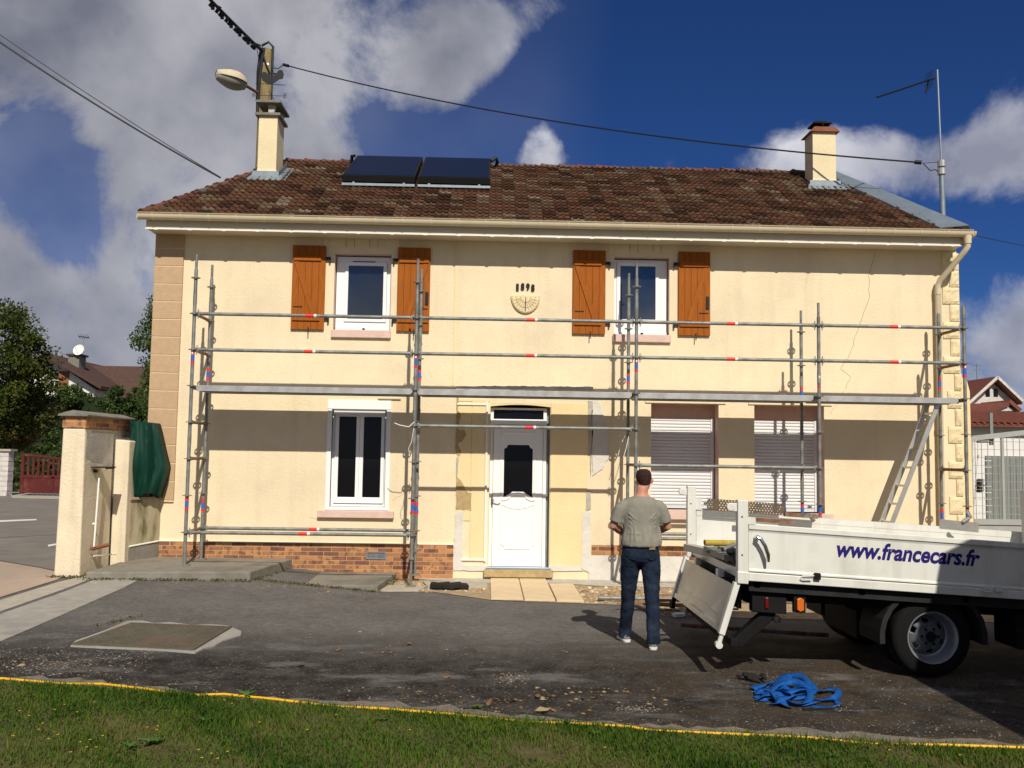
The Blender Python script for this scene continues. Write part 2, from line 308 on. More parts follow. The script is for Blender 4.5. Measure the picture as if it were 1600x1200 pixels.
# ---------------------------------------------------------------- helpers
WL = {}
def reg(o, loc): WL[o.name] = Vector(loc)
def tag(o, label=None, cat=None, group=None, kind=None):
    for k, q in (('label', label), ('category', cat), ('group', group), ('kind', kind)):
        if q: o[k] = q
    return o
def thing(name, label, cat, loc=(0, 0, 0), group=None):
    o = bpy.data.objects.new(name, None); COL.objects.link(o); o.location = loc; o.empty_display_size = .2; reg(o, loc)
    return tag(o, label, cat, group)
class MB:
    def __init__(s): s.v = []; s.f = []; s.rnd = []; s.T = None; s.r = 0.
    def add(s, vs_, fs):
        b = len(s.v); s.v += [Vector(q) for q in vs_]; s.f += [tuple(b+i for i in q) for q in fs]; s.rnd += [s.r]*len(fs); return s
    def box(s, x0, x1, y0, y1, z0, z1):
        return s.add([(x0, y0, z0), (x1, y0, z0), (x1, y1, z0), (x0, y1, z0), (x0, y0, z1), (x1, y0, z1), (x1, y1, z1), (x0, y1, z1)],
                     [(0, 3, 2, 1), (4, 5, 6, 7), (0, 1, 5, 4), (1, 2, 6, 5), (2, 3, 7, 6), (3, 0, 4, 7)])
    def cbox(s, c, sz, rot=None):
        M_ = rot if rot else Matrix.Identity(3); h = Vector(sz)/2; c = Vector(c)
        vs_ = [c+M_@Vector((a*h.x, b*h.y, d*h.z)) for d in (-1, 1) for a, b in ((-1, -1), (1, -1), (1, 1), (-1, 1))]
        return s.add(vs_, [(0, 3, 2, 1), (4, 5, 6, 7), (0, 1, 5, 4), (1, 2, 6, 5), (2, 3, 7, 6), (3, 0, 4, 7)])
    def bar(s, p0, p1, w, h, up=(0, 0, 1)):
        p0 = Vector(p0); p1 = Vector(p1); d = (p1-p0); ln = d.length; d.normalize(); upv = Vector(up)
        sd_ = d.cross(upv); sd_ = sd_.normalized() if sd_.length > 1e-5 else Vector((1, 0, 0)); u_ = sd_.cross(d)
        vs_ = [p+sd_*a*w/2+u_*b*h/2 for p in (p0, p1) for a, b in ((-1, -1), (1, -1), (1, 1), (-1, 1))]
        return s.add(vs_, [(0, 3, 2, 1), (4, 5, 6, 7), (0, 1, 5, 4), (1, 2, 6, 5), (2, 3, 7, 6), (3, 0, 4, 7)])
    def tube(s, path, r, n=10, cap=True):
        path = [Vector(p) for p in path]; rr = r if isinstance(r, (list, tuple)) else [r]*len(path); rings = []; prev = None
        for i, p in enumerate(path):
            d = (path[min(i+1, len(path)-1)]-path[max(i-1, 0)]).normalized()
            ref = prev if prev is not None else (Vector((0, 0, 1)) if abs(d.z) < .9 else Vector((0, 1, 0)))
            a = ref-d*ref.dot(d); a = a.normalized() if a.length > 1e-6 else d.orthogonal().normalized(); prev = a; b = d.cross(a)
            rings.append([p+rr[i]*(math.cos(2*math.pi*k/n)*a+math.sin(2*math.pi*k/n)*b) for k in range(n)])
        vs_ = [q for g in rings for q in g]
        fs = [(i*n+k, i*n+(k+1) % n, (i+1)*n+(k+1) % n, (i+1)*n+k) for i in range(len(path)-1) for k in range(n)]
        if cap: fs += [tuple(range(n-1, -1, -1)), tuple((len(path)-1)*n+k for k in range(n))]
        return s.add(vs_, fs)
    def lathe(s, c, axis, prof, n=24, closed=False):
        """prof: list of (distance along axis, radius)"""
        c = Vector(c); d = Vector(axis).normalized(); a = d.orthogonal().normalized(); b = d.cross(a); vs_ = []; m = len(prof)
        for (h, r_) in prof:
            for k in range(n):
                t_ = 2*math.pi*k/n; vs_.append(c+d*h+r_*(math.cos(t_)*a+math.sin(t_)*b))
        fs = [(i*n+k, i*n+(k+1) % n, (i+1)*n+(k+1) % n, (i+1)*n+k) for i in range(m-1) for k in range(n)]
        if closed: fs += [((m-1)*n+k, (m-1)*n+(k+1) % n, (k+1) % n, k) for k in range(n)]
        else: fs += [tuple(range(n-1, -1, -1)), tuple((m-1)*n+k for k in range(n))]
        return s.add(vs_, fs)
    def prism(s, pts, ax, a0, a1):
        """2D outline extruded along axis ax ('x','y','z')"""
        def P(p, a): return {'y': (p[0], a, p[1]), 'x': (a, p[0], p[1]), 'z': (p[0], p[1], a)}[ax]
        n = len(pts)
        return s.add([P(p, a0) for p in pts]+[P(p, a1) for p in pts], [tuple(range(n-1, -1, -1)), tuple(range(n, 2*n))]+[(i, (i+1) % n, n+(i+1) % n, n+i) for i in range(n)])
    def ring(s, outer, inner, ax, a0, a1):
        """frame between two outlines with the same point count"""
        def P(p, a): return {'y': (p[0], a, p[1]), 'x': (a, p[0], p[1]), 'z': (p[0], p[1], a)}[ax]
        n = len(outer); vs_ = [P(p, a) for a in (a0, a1) for q in (outer, inner) for p in q]; fs = []
        for i in range(n):
            j = (i+1) % n
            fs += [(i, j, n+j, n+i), (2*n+i, 3*n+i, 3*n+j, 2*n+j), (i, 2*n+i, 2*n+j, j), (n+i, n+j, 3*n+j, 3*n+i)]
        return s.add(vs_, fs)
    def build(s, name, m, parent=None, smooth=False, bevel=0, origin=None, label=None, fix=True):
        vs_ = [s.T(q) for q in s.v] if s.T else s.v
        if origin is None:
            mn = [min(q[i] for q in vs_) for i in range(3)]; mxx = [max(q[i] for q in vs_) for i in range(3)]
            origin = Vector(((mn[0]+mxx[0])/2, (mn[1]+mxx[1])/2, mn[2]))
        origin = Vector(origin)
        me = bpy.data.meshes.new(name); me.from_pydata([tuple(q-origin) for q in vs_], [], s.f)
        if any(s.rnd):
            a = me.attributes.new('rnd', 'FLOAT', 'FACE'); a.data.foreach_set('value', s.rnd)
        me.materials.append(MATS[m] if isinstance(m, str) else m)
        if fix:
            bm = bmesh.new(); bm.from_mesh(me); bmesh.ops.recalc_face_normals(bm, faces=bm.faces); bm.to_mesh(me); bm.free()
        if smooth:
            me.polygons.foreach_set('use_smooth', [True]*len(me.polygons))
            try: me.set_sharp_from_angle(angle=R(40))
            except Exception: pass
        me.update()
        o = bpy.data.objects.new(name, me); COL.objects.link(o); reg(o, origin)
        if parent is not None: o.parent = parent; o.location = origin-WL[parent.name]
        else: o.location = origin
        if bevel:
            b = o.modifiers.new('b', 'BEVEL'); b.width = bevel; b.segments = 2; b.limit_method = 'ANGLE'
        if label: o['label'] = label
        return o
def copy_tree(o, parent=None, loc=None):
    kids = [c for c in bpy.data.objects if c.parent == o]
    c = o.copy(); COL.objects.link(c)
    for k in ('label', 'group', 'category', 'kind'):
        if k in o: c[k] = o[k]
    if parent is not None: c.parent = parent
    if loc is not None: c.location = loc
    for q in kids: copy_tree(q, c)
    return c
def np_mesh(name, V, F, rnd, m, parent=None, origin=(0, 0, 0)):
    """fast mesh from numpy: V (n,3), F (m,k) all faces with k corners"""
    me = bpy.data.meshes.new(name); n, k = F.shape; o_ = np.array(origin, float)
    me.vertices.add(len(V)); me.vertices.foreach_set('co', (V-o_).astype(np.float32).ravel())
    me.loops.add(n*k); me.loops.foreach_set('vertex_index', F.astype(np.int32).ravel())
    me.polygons.add(n); me.polygons.foreach_set('loop_start', (np.arange(n)*k).astype(np.int32)); me.polygons.foreach_set('loop_total', np.full(n, k, np.int32))
    me.update(calc_edges=True)
    a = me.attributes.new('rnd', 'FLOAT', 'FACE'); a.data.foreach_set('value', rnd.astype(np.float32))
    me.materials.append(MATS[m]); ob = bpy.data.objects.new(name, me); COL.objects.link(ob); reg(ob, origin)
    if parent is not None: ob.parent = parent; ob.location = Vector(origin)-WL[parent.name]
    else: ob.location = origin
    return ob
def leaves(P, size, rng, droop=0., aspect=.55):
    """diamond leaves at points P"""
    n = len(P); d = rng.normal(size=(n, 3)); d[:, 2] -= droop; d /= np.linalg.norm(d, axis=1)[:, None]
    e = rng.normal(size=(n, 3)); e -= d*(e*d).sum(1)[:, None]; e /= np.linalg.norm(e, axis=1)[:, None]
    s_ = size*rng.uniform(.6, 1.4, n)[:, None]
    V = np.stack([P-d*s_/2, P+e*s_*aspect/2, P+d*s_/2, P-e*s_*aspect/2], 1).reshape(-1, 3)
    return V, np.arange(4*n).reshape(n, 4)
def crown(name, m, parent, c, rad, n, size, seed, nclump=60, spread=.22, droop=0., shell=.55, box=False, origin=None):
    rng = np.random.default_rng(seed); c = np.array(c, float); rad = np.array(rad, float)
    if box: C = rng.uniform(-1, 1, (nclump, 3))
    else:
        C = rng.normal(size=(nclump, 3)); C /= np.linalg.norm(C, axis=1)[:, None]; C *= rng.uniform(shell, 1, nclump)[:, None]
    cs = rng.uniform(.6, 1.35, nclump); tone = rng.uniform(0, 1, nclump)
    k = rng.integers(0, nclump, n)
    q = rng.normal(size=(n, 3)); q /= np.linalg.norm(q, axis=1)[:, None]; q *= rng.uniform(0, 1, n)[:, None]**.45
    P = c+C[k]*rad+q*(spread*cs[k])[:, None]*np.mean(rad)*np.array([1, 1, .8])
    V, F = leaves(P, size, rng, droop)
    rnd = np.clip(.55*tone[k]+.45*rng.uniform(0, 1, n), .01, 1)
    return np_mesh(name, V, F, rnd, m, parent, origin if origin is not None else c-np.array([0, 0, rad[2]]))
def limbs(mb, base, h, r, rng, spread, nl=7, start=.35):
    base = Vector(base); top = base+Vector((0, 0, h))
    mb.tube([base, base+Vector((.03*h, 0, h*.4)), base+Vector((0, .02*h, h*.75)), top], [r, r*.8, r*.5, r*.15], 8)
    for i in range(nl):
        t_ = start+(1-start)*i/nl; p = base+Vector((0, 0, h*t_)); a = i*2.4+rng.random(); e = p+Vector((math.cos(a)*spread*(1.1-t_*.6), math.sin(a)*spread*(1.1-t_*.6), h*.16))
        mb.tube([p, p.lerp(e, .5)+Vector((0, 0, .03*h)), e], [r*.4*(1.2-t_), r*.25*(1.2-t_), r*.06], 6)
def poly_sheet(name, pts, m, off, xs=None, ys=None, kind='structure', thick=0):
    bm = bmesh.new(); vs_ = [bm.verts.new((p[0], p[1], 0)) for p in pts]; bm.faces.new(vs_)
    for x_ in (-2.5, -1.8, -1.1, -.5, 0, .5, 1, 1.4, 1.8, 2.2, 2.6): bmesh.ops.bisect_plane(bm, geom=bm.verts[:]+bm.edges[:]+bm.faces[:], plane_co=(x_, 0, 0), plane_no=(1, 0, 0))
    for y_ in (-4.5, -3.5, -2.5, -1.5, -.5): bmesh.ops.bisect_plane(bm, geom=bm.verts[:]+bm.edges[:]+bm.faces[:], plane_co=(0, y_, 0), plane_no=(0, 1, 0))
    bmesh.ops.triangulate(bm, faces=bm.faces)
    for q in bm.verts: q.co.z = G(q.co.x, q.co.y)+off
    for f in bm.faces:
        if f.normal.z < 0: f.normal_flip()
    bm.normal_update()
    for f in bm.faces:
        if f.normal.z < 0: f.normal_flip()
    me = bpy.data.meshes.new(name); bm.to_mesh(me); bm.free(); me.materials.append(MATS[m])
    o = bpy.data.objects.new(name, me); COL.objects.link(o); reg(o, (0, 0, 0)); tag(o, kind=kind); return o
def textmesh(name, body, width, m, parent, T, shear=0, offset=0, extrude=.002, size=1, height=None, curve=0):
    cu = bpy.data.curves.new(name, 'FONT'); cu.body = body; cu.size = size; cu.shear = shear; cu.offset = offset; cu.extrude = 0; cu.align_x = 'LEFT'
    to = bpy.data.objects.new(name, cu); COL.objects.link(to); bpy.context.view_layer.update()
    me = bpy.data.meshes.new_from_object(to.evaluated_get(bpy.context.evaluated_depsgraph_get())); bpy.data.objects.remove(to)
    xs = [q.co.x for q in me.vertices]; ys = [q.co.y for q in me.vertices]; x0, x1 = min(xs), max(xs); y0, y1 = min(ys), max(ys)
    k = width/(x1-x0); ky = (height/(y1-y0)) if height else k
    mb = MB(); mb.v = [Vector(((q.co.x-x0)*k, 0, (q.co.y-y0)*ky)) for q in me.vertices]; mb.f = [tuple(p.vertices) for p in me.polygons]; mb.rnd = [0]*len(mb.f)
    n0 = len(mb.v); mb.v = [T(q) for q in mb.v]
    o = mb.build(name, m, parent); so_ = o.modifiers.new('s', 'SOLIDIFY'); so_.thickness = extrude; so_.offset = 0
    return o

# ================================================================ GROUND
W = 1.02                       # facade plane
def pts(l): return [tuple(ag(u, v)[:2]) for u, v in l]
poly_sheet('ground', [(-260, -120), (260, -120), (260, 420), (-260, 420)], 'lawn_soil', -.02)
edge = pts([(-260, 1062), (0, 1066), (100, 1072), (200, 1080), (300, 1087), (400, 1095), (500, 1103), (600, 1110), (700, 1117), (800, 1125), (900, 1133), (1000, 1140), (1100, 1147), (1200, 1152), (1400, 1163), (1600, 1172), (1850, 1184)])
random.seed(3)
edge_j = []
for i in range(len(edge)-1):
    for k in range(5):
        t_ = k/5; a, b = edge[i], edge[i+1]; edge_j.append((a[0]*(1-t_)+b[0]*t_, a[1]*(1-t_)+b[1]*t_+random.uniform(-.05, .05)))
poly_sheet('yard_asphalt', [(-3.2, 1.3), (2.2, 1.6), (2.2, -.2), (2.65, -.3), (3.4, -.27), (4.2, -.95), (5.3, -1.08), (6.0, -1.14), (6.9, -1.95), (8.0, -1.95), (16, -2.0), (16, -7.6)]
           + [(x, y-.05) for x, y in reversed(edge_j)] + [(-3.0, -5.0), (-3.2, -3.0)], 'asphalt', 0)
poly_sheet('lawn', [(-3.5, -5.15)]+edge_j+[(16, -7.2), (16, -40), (-30, -40), (-30, -5.15)], 'lawn_soil', .006)
rv = random.Random(41)
poly_sheet('verge_strip', [(x, y-.03) for x, y in edge_j]+[(x, y+.10+.09*rv.random()+.06*math.sin(i*.21)) for i, (x, y) in reversed(list(enumerate(edge_j)))], 'verge', .003)
# concrete strip (gutter) crossing the yard at the left, in two slabs with a joint
poly_sheet('concrete_strip', pts([(-120, 1062), (0, 1003), (95, 962), (190, 920), (243, 895), (205, 890), (150, 905), (100, 925), (0, 960), (-150, 1005)]), 'concrete_strip', .004)
poly_sheet('gutter_strip', pts([(-150, 1000), (0, 956), (100, 921), (150, 902), (138, 899), (90, 910), (0, 938), (-160, 975)]), 'flagstone', .004)
poly_sheet('pavement', pts([(-400, 1030), (-165, 972), (0, 934), (88, 907), (106, 898), (60, 888), (0, 878), (-300, 880)]), 'pavement_pink', .008)
poly_sheet('road', pts([(-900, 905), (-300, 878), (0, 876), (60, 886), (108, 896), (112, 880), (205, 830)])+[(-.9, 30), (-120, 30), (-120, 2)], 'road_asphalt', .004)
for i, l in enumerate([[(-40, 815), (57, 811.5), (57, 813.5), (-40, 818)], [(75, 852), (112, 846), (112, 848), (75, 855)], [(0, 838), (108, 832), (108, 834.5), (0, 841)]]):
    poly_sheet('road_marking' if i < 2 else 'road_seam', pts(l), 'trim_white' if i < 2 else 'lichen_stone', .009)
poly_sheet('far_driveway', pts([(20, 779), (112, 781), (112, 770), (10, 768)]), 'flagstone', .010)
# bare earth and building rubble along the house foot
poly_sheet('earth_strip', [(2.35, 1.3), (2.35, -.15), (2.7, -.36), (3.4, -.30), (4.15, -.92), (5.3, -1.12), (6.1, -1.25), (6.9, -2.0), (8.2, -2.1), (16, -2.1), (16, 1.3)], 'soil', .006)
poly_sheet('foot_concrete', [(2.9, 1.05), (3.3, .75), (4.15, .55), (5.1, .6), (5.8, .35), (6.5, .3), (16, .3), (16, 1.05)], 'cement', .012)

def grit(name, n, poly, size, m, seed, off=.0, flat=.45, soft=False):
    """small angular stones scattered in boxes (x0,x1,y0,y1,weight)"""
    rng = np.random.default_rng(seed); wt = np.array([p[4] for p in poly], float); wt /= wt.sum(); k = rng.choice(len(poly), n, p=wt)
    A = np.array([p[:4] for p in poly])[k]; x = A[:, 0]+(A[:, 1]-A[:, 0])*rng.random(n); y = A[:, 2]+(A[:, 3]-A[:, 2])*rng.random(n)
    if soft:                                                   # heap thins out towards its rim
        x = (A[:, 0]+A[:, 1])/2+(A[:, 1]-A[:, 0])*.24*rng.normal(size=n)*(1+.5*np.sin(y*40)); y = (A[:, 2]+A[:, 3])/2+(A[:, 3]-A[:, 2])*.24*rng.normal(size=n)
    z = np.array([G(a, b) for a, b in zip(x, y)])+off
    P = np.stack([x, y, z], 1); s_ = size*rng.lognormal(0, .45, n)[:, None]
    base = np.array([[1, 0, 0], [0, 1, 0], [-1, 0, 0], [0, -1, 0], [0, 0, 1], [0, 0, -1]], float)*np.array([1, 1, flat])
    a = rng.uniform(0, 6.28, n); ca, sa = np.cos(a), np.sin(a)
    V = base[None]*s_[:, None]*rng.uniform(.6, 1.3, (n, 6, 3)); X = V[..., 0]*ca[:, None]-V[..., 1]*sa[:, None]; Y = V[..., 0]*sa[:, None]+V[..., 1]*ca[:, None]
    V = np.stack([X, Y, V[..., 2]], 2)+P[:, None]
    F = np.array([[0, 1, 4], [1, 2, 4], [2, 3, 4], [3, 0, 4], [1, 0, 5], [2, 1, 5], [3, 2, 5], [0, 3, 5]])
    F = (np.arange(n)[:, None, None]*6+F[None]).reshape(-1, 3)
    o = np_mesh(name, V.reshape(-1, 3), F, np.repeat(rng.random(n).clip(.01), 8), m); return tag(o, kind='stuff')
tag(grit('rubble', 5200, [(2.7, 4.1, -.3, .6, 1.2), (5.3, 6.2, -1.1, .4, 2), (6.1, 7.0, -1.9, .3, 2.2), (7, 9.5, -2.0, .2, 1.5), (9.5, 12.5, -2, .3, .6)], .019, 'pebbles', 5), 'loose yellow rubble and gravel along the foot of the house', 'rubble')
tag(grit('loose_grit', 5200, [(-.6, 1.2, -5.2, -4.2, 4), (1, 4.2, -5.9, -5.2, 1.3), (4, 8, -6.7, -6.1, 2.5), (-1, 2.6, -.8, -.3, 1.6), (0, 8, -5, -1.2, .9), (6, 8, -5.9, -4.6, 1)], .0055, 'grit', 6), 'fine grit and stone chips lying on the asphalt', 'grit')

lp = ag(796, 1060); lq = ag(1000, 1108)
tag(grit('gravel_patch', 1500, [(lp.x-.16, lp.x+.16, lp.y-.22, lp.y+.2, 2), (lq.x-.2, lq.x+.12, lq.y-.10, lq.y+.1, 1.2), (-.8, .2, -5.2, -4.5, 2.4), (.1, 1.0, -5.1, -4.6, 1.5)], .006, 'grit', 8, soft=True), 'small pale patches of gravel on the damp asphalt', 'gravel')
tag(grit('bark_litter', 700, [(3.4, 5.6, -6.0, -5.2, 3), (2, 4.2, -4.2, -2.6, 1), (-.9, 1.0, -5.2, -4.4, 2.5), (-1, 3, -.9, -.4, 2), (5.6, 7.5, -2.2, -1.2, 1.5)], .012, 'dead_leaf', 9, flat=.25), 'fine brown bark and leaf litter scattered over the yard', 'litter')
# grass: real blades, thick near the camera
def make_grass():
    rng = np.random.default_rng(11); n = 150000
    ex = np.array([p[0] for p in edge]); ey = np.array([p[1] for p in edge])
    x = rng.uniform(-1.2, 9.2, n); yb = np.interp(x, ex, ey); t_ = rng.random(n)**1.25; y = yb-.02-t_*2.7+rng.normal(0, .035, n)+np.where(rng.random(n) > .965, .09*rng.random(n)*(np.sin(x*7)+np.sin(x*2.9+1) > .2), 0)
    def fld(x, y, s, ph): return np.sin(x*s+ph)*np.cos(y*s*1.3+ph*2)+.6*np.sin(x*s*2.3+y*s*1.7+ph)
    thin = fld(x, y, 2.3, 1.)+.7*fld(x, y, 5.7, 2.)+rng.normal(0, .5, n)
    keep = thin > -1.35; x = x[keep]; y = y[keep]; thin = thin[keep]; n = len(x)
    h = .026*(1+.30*np.clip(fld(x, y, 3.1, .4), -1, 1.5))*rng.lognormal(0, .3, n); wd = rng.uniform(.0022, .0042, n)
    tuft = rng.uniform(0, 1, n) > .985; h[tuft] *= 1.7
    a = rng.uniform(0, 6.28, n); bend = rng.uniform(.2, 1.2, n)*h; dx, dy = np.cos(a), np.sin(a); px, py = -dy, dx
    z0 = np.full(n, .004)+np.array(np.interp(x, [-2.5, -1.1, 0, 1, 2.6], [.2, .19, .17, .15, 0.]))*.25
    def P(ox, oy, oz): return np.stack([x+ox, y+oy, z0+oz], 1)
    V = np.stack([P(px*wd, py*wd, 0), P(-px*wd, -py*wd, 0), P(dx*bend*.35-px*wd*.8, dy*bend*.35-py*wd*.8, h*.6), P(dx*bend*.35+px*wd*.8, dy*bend*.35+py*wd*.8, h*.6), P(dx*bend, dy*bend, h)], 1).reshape(-1, 3)
    i = np.arange(n)[:, None]*5
    F = np.concatenate([i+np.array([[0, 1, 2, 3]]), i+np.array([[3, 2, 4, 4]])], 1).reshape(-1, 4)
    # second face is a triangle: build as tris
    T = np.concatenate([i+np.array([[0, 1, 2]]), i+np.array([[0, 2, 3]]), i+np.array([[3, 2, 4]])], 1).reshape(-1, 3)
    dry = np.clip(.50-.17*thin+rng.normal(0, .17, n), .01, 1)
    o = np_mesh('grass', V, T, np.repeat(dry, 3), 'grass'); tag(o, 'short green lawn grass with dry patches along the asphalt edge', 'grass', kind='stuff')
make_grass()
# broad leaved weeds in the lawn
def weed(x, y, n, s, seed):
    rng = random.Random(seed); mb = MB(); z = .01+.25*float(np.interp(x, [-2.5, -1.1, 0, 1, 2.6], [.2, .19, .17, .15, 0.]))
    for i in range(n):
        a = i*2.4+rng.uniform(-.3, .3); l = s*rng.uniform(.6, 1.2); up = rng.uniform(.15, .7); wv = l*.22; mb.r = rng.uniform(.05, 1)
        d = Vector((math.cos(a), math.sin(a), 0)); p = Vector((-d.y, d.x, 0)); o_ = Vector((x, y, z))
        q = [o_, o_+d*l*.35+p*wv+Vector((0, 0, l*up*.6)), o_+d*l*.8+p*wv*.7+Vector((0, 0, l*up*.8)), o_+d*l+Vector((0, 0, l*up*.6)), o_+d*l*.8-p*wv*.7+Vector((0, 0, l*up*.8)), o_+d*l*.35-p*wv+Vector((0, 0, l*up*.6))]
        m_ = o_+d*l*.55+Vector((0, 0, l*up*.55)); mb.add(q+[m_], [(0, 1, 6), (1, 2, 6), (2, 3, 6), (3, 4, 6), (4, 5, 6), (5, 0, 6)])
    return mb.build('broadleaf_weed', 'weed_leaf', fix=False)
WD = [(236, 1165, 16, .07, 'large dark rosette weed in the lawn near its left front'), (205, 1172, 12, .06, 'rosette weed just left of the largest lawn weed'), (385, 1090, 12, .07, 'bushy weed at the asphalt edge left of the yard centre'),
      (745, 1108, 9, .055, 'small leafy weed standing at the asphalt edge below the door'), (930, 1150, 9, .05, 'low weed in the middle of the lawn'), (320, 1130, 10, .05, 'low weed tuft left of centre in the lawn'),
      (1170, 1150, 8, .045, 'small weed by the yellow hose below the blue strap'), (600, 1128, 9, .05, 'flat weed near the lawn edge below the manhole side'), (1300, 1185, 8, .05, 'low weed in the right part of the lawn')]
for i, (u, v, n, s, lb) in enumerate(WD):
    p = ag(u, v); tag(weed(p.x, p.y, n, s, i), lb, 'weed', 'weeds in the lawn')
# small yellow flowers
fl = None; rng = random.Random(21)
FP = [(30, 1120), (45, 1128), (60, 1150), (100, 1110), (120, 1122), (75, 1165), (125, 1170), (140, 1166), (150, 1178), (230, 1146), (246, 1144), (245, 1150), (135, 1178), (310, 1182), (330, 1188), (355, 1185), (350, 1102), (362, 1108), (90, 1158), (66, 1140), (20, 1160), (480, 1150), (640, 1150), (945, 1178), (1390, 1182), (1500, 1190), (525, 1126), (110, 1186), (315, 1195), (340, 1196), (1238, 1096), (160, 1160), (85, 1118), (405, 1138)]
for i, (u, v) in enumerate(FP):
    p = ag(u, v); z = .038
    if fl is None:
        mb = MB(); mb.tube([(0, 0, 0), (.003, 0, .018), (0, 0, .036)], .0008, 5)
        fl = mb.build('small_flower', 'weed_leaf', origin=(0, 0, 0)); hd = MB()
        for k in range(6):
            a = k*1.047; hd.add([(0, 0, .037), (.007*math.cos(a-.4), .007*math.sin(a-.4), .040), (.010*math.cos(a), .010*math.sin(a), .040), (.007*math.cos(a+.4), .007*math.sin(a+.4), .040)], [(0, 1, 2, 3)])
        h_ = hd.build('petals', 'yellow_hose', fl, origin=(0, 0, 0), fix=False); f_ = fl
    else: f_ = copy_tree(fl)
    f_.location = (p.x, p.y, G(p.x, p.y)+.002); tag(f_, 'tiny yellow flower growing in the lawn grass', 'flower', 'small yellow flowers in the lawn')
# dead leaves on the asphalt
DL = [(1165-300, 1112), (848, 1116), (770, 1096), (765, 1100), (805, 1095), (840, 1090), (800, 1098), (893, 1098), (930, 1092), (640, 1008), (642, 1030), (742, 1019), (885, 1021), (880, 1110), (640, 1006), (785, 1056), (600, 1020), (610, 1021), (1285-400, 939), (530, 1017), (470, 1043), (700, 1060), (148, 1100), (10, 1190), (910, 1094)]
dl = None; rng = random.Random(4)
def leaf_label(u, v):
    return 'dry brown leaf lying on the dark asphalt' if v < 1150 else 'dry brown leaf lying in the grass'
for i, (u, v) in enumerate(DL):
    p = ag(u, v)
    if dl is None:
        mb = MB(); mb.r = .5; mb.add([(-.03, 0, .003), (-.012, .014, .010), (.014, .012, .006), (.032, 0, .012), (.012, -.014, .014), (-.014, -.012, .005), (0, 0, .004)], [(0, 1, 6), (1, 2, 6), (2, 3, 6), (3, 4, 6), (4, 5, 6), (5, 0, 6)])
        dl = mb.build('dead_leaf', 'dead_leaf', origin=(0, 0, 0), fix=False); q = dl
    else: q = copy_tree(dl)
    q.location = (p.x, p.y, G(p.x, p.y)+.004); q.rotation_euler = (rng.uniform(-.3, .3), rng.uniform(-.3, .3), rng.uniform(0, 6)); s = rng.uniform(.7, 1.6); q.scale = (s, s, s)
    tag(q, leaf_label(u, v), 'leaf', 'dry leaves scattered over yard and lawn')
big = pts([(848, 1114)])[0]
mb = MB(); mb.r = .9; mb.add([(-.06, 0, .004), (-.02, .022, .03), (.03, .02, .02), (.065, 0, .03), (.03, -.02, .012), (-.02, -.02, .008), (0, 0, .018)], [(0, 1, 6), (1, 2, 6), (2, 3, 6), (3, 4, 6), (4, 5, 6), (5, 0, 6)])
tag(mb.build('dead_leaf', 'dead_leaf', origin=(0, 0, 0), fix=False), 'large pale curled leaf at the lawn edge below the dark damp patch', 'leaf', 'dry leaves scattered over yard and lawn').location = (big[0], big[1], .01)
# manhole cover with ragged concrete surround
sur = pts([(110, 1011), (118, 1003), (160, 988), (198, 972), (222, 971), (240, 975), (270, 974), (300, 978), (330, 977), (356, 979), (377, 988), (376, 994), (350, 1002), (336, 1010), (320, 1014), (305, 1021.5), (250, 1017.5), (160, 1013.5)])
mh = thing('manhole_cover', 'large rusty diamond pattern steel cover set in ragged concrete', 'manhole cover', (*sur[3], 0))
mb = MB(); n0 = len(sur); cx_ = sum(p[0] for p in sur)/n0; cy_ = sum(p[1] for p in sur)/n0
mb.add([(x, y, G(x, y)+.012) for x, y in sur]+[(x, y, G(x, y)-.03) for x, y in sur]+[(cx_, cy_, G(cx_, cy_)+.012)], [(i, (i+1) % n0, 2*n0) for i in range(n0)]+[(i, (i+1) % n0, n0+(i+1) % n0, n0+i) for i in range(n0)])
mb.build('concrete_surround', 'concrete_strip', mh)
cv = pts([(205, 977), (362, 983), (303, 1019), (113, 1010)]); mb = MB()
mb.add([(x, y, G(x, y)+z) for z in (.0, .030) for x, y in cv], [(0, 3, 2, 1), (4, 5, 6, 7), (0, 1, 5, 4), (1, 2, 6, 5), (2, 3, 7, 6), (3, 0, 4, 7)])
A, B, C_, D = [Vector((x, y, G(x, y)+.031)) for x, y in cv]
for i in range(1, 34):
    t_ = i/34
    for j in range(1, 22):
        s_ = j/22; p = (A.lerp(B, t_)).lerp(D.lerp(C_, t_), s_); a = .6 if (i+j) % 2 else -.6
        mb.bar(p-Vector((math.cos(a), math.sin(a), 0))*.014, p+Vector((math.cos(a), math.sin(a), 0))*.014, .006, .004)
mb.build('steel_plate', 'cover_steel', mh)
def moss(n, segs, seed):
    rg = np.random.default_rng(seed); V_ = []; 
    for (a, b, k) in segs:
        m = int(n*k); t = rg.random(m); cl = np.sin(t*37+seed)*.5+np.sin(t*91)*.5 > -.2; t = t[cl]; m = len(t)
        x = a[0]+(b[0]-a[0])*t+rg.normal(0, .035, m); y = a[1]+(b[1]-a[1])*t+rg.normal(0, .03, m); z = np.array([G(p, q) for p, q in zip(x, y)])+rg.uniform(.0, .03, m)
        V_.append(np.stack([x, y, z], 1))
    P = np.concatenate(V_); V, F = leaves(P, .022, rg); o = np_mesh('moss', V, F, rg.random(len(P)).clip(.01), 'moss_leaf'); tag(o, 'moss and small weeds along the foot of slabs and pillar', 'moss', kind='stuff')
moss(900, [((-1.0, -.80), (1.02, -.56), 1.6), ((1.05, -.40), (2.66, -.36), 1.3), ((1.05, -.5), (1.2, .9), .5), ((-1.5, -.70), (-1.1, -.66), .5), ((-1.12, -.6), (-.9, .4), .7), ((2.7, -.3), (2.8, .9), .5), ((.2, -3.4), (.45, -2.9), .2)], 3)
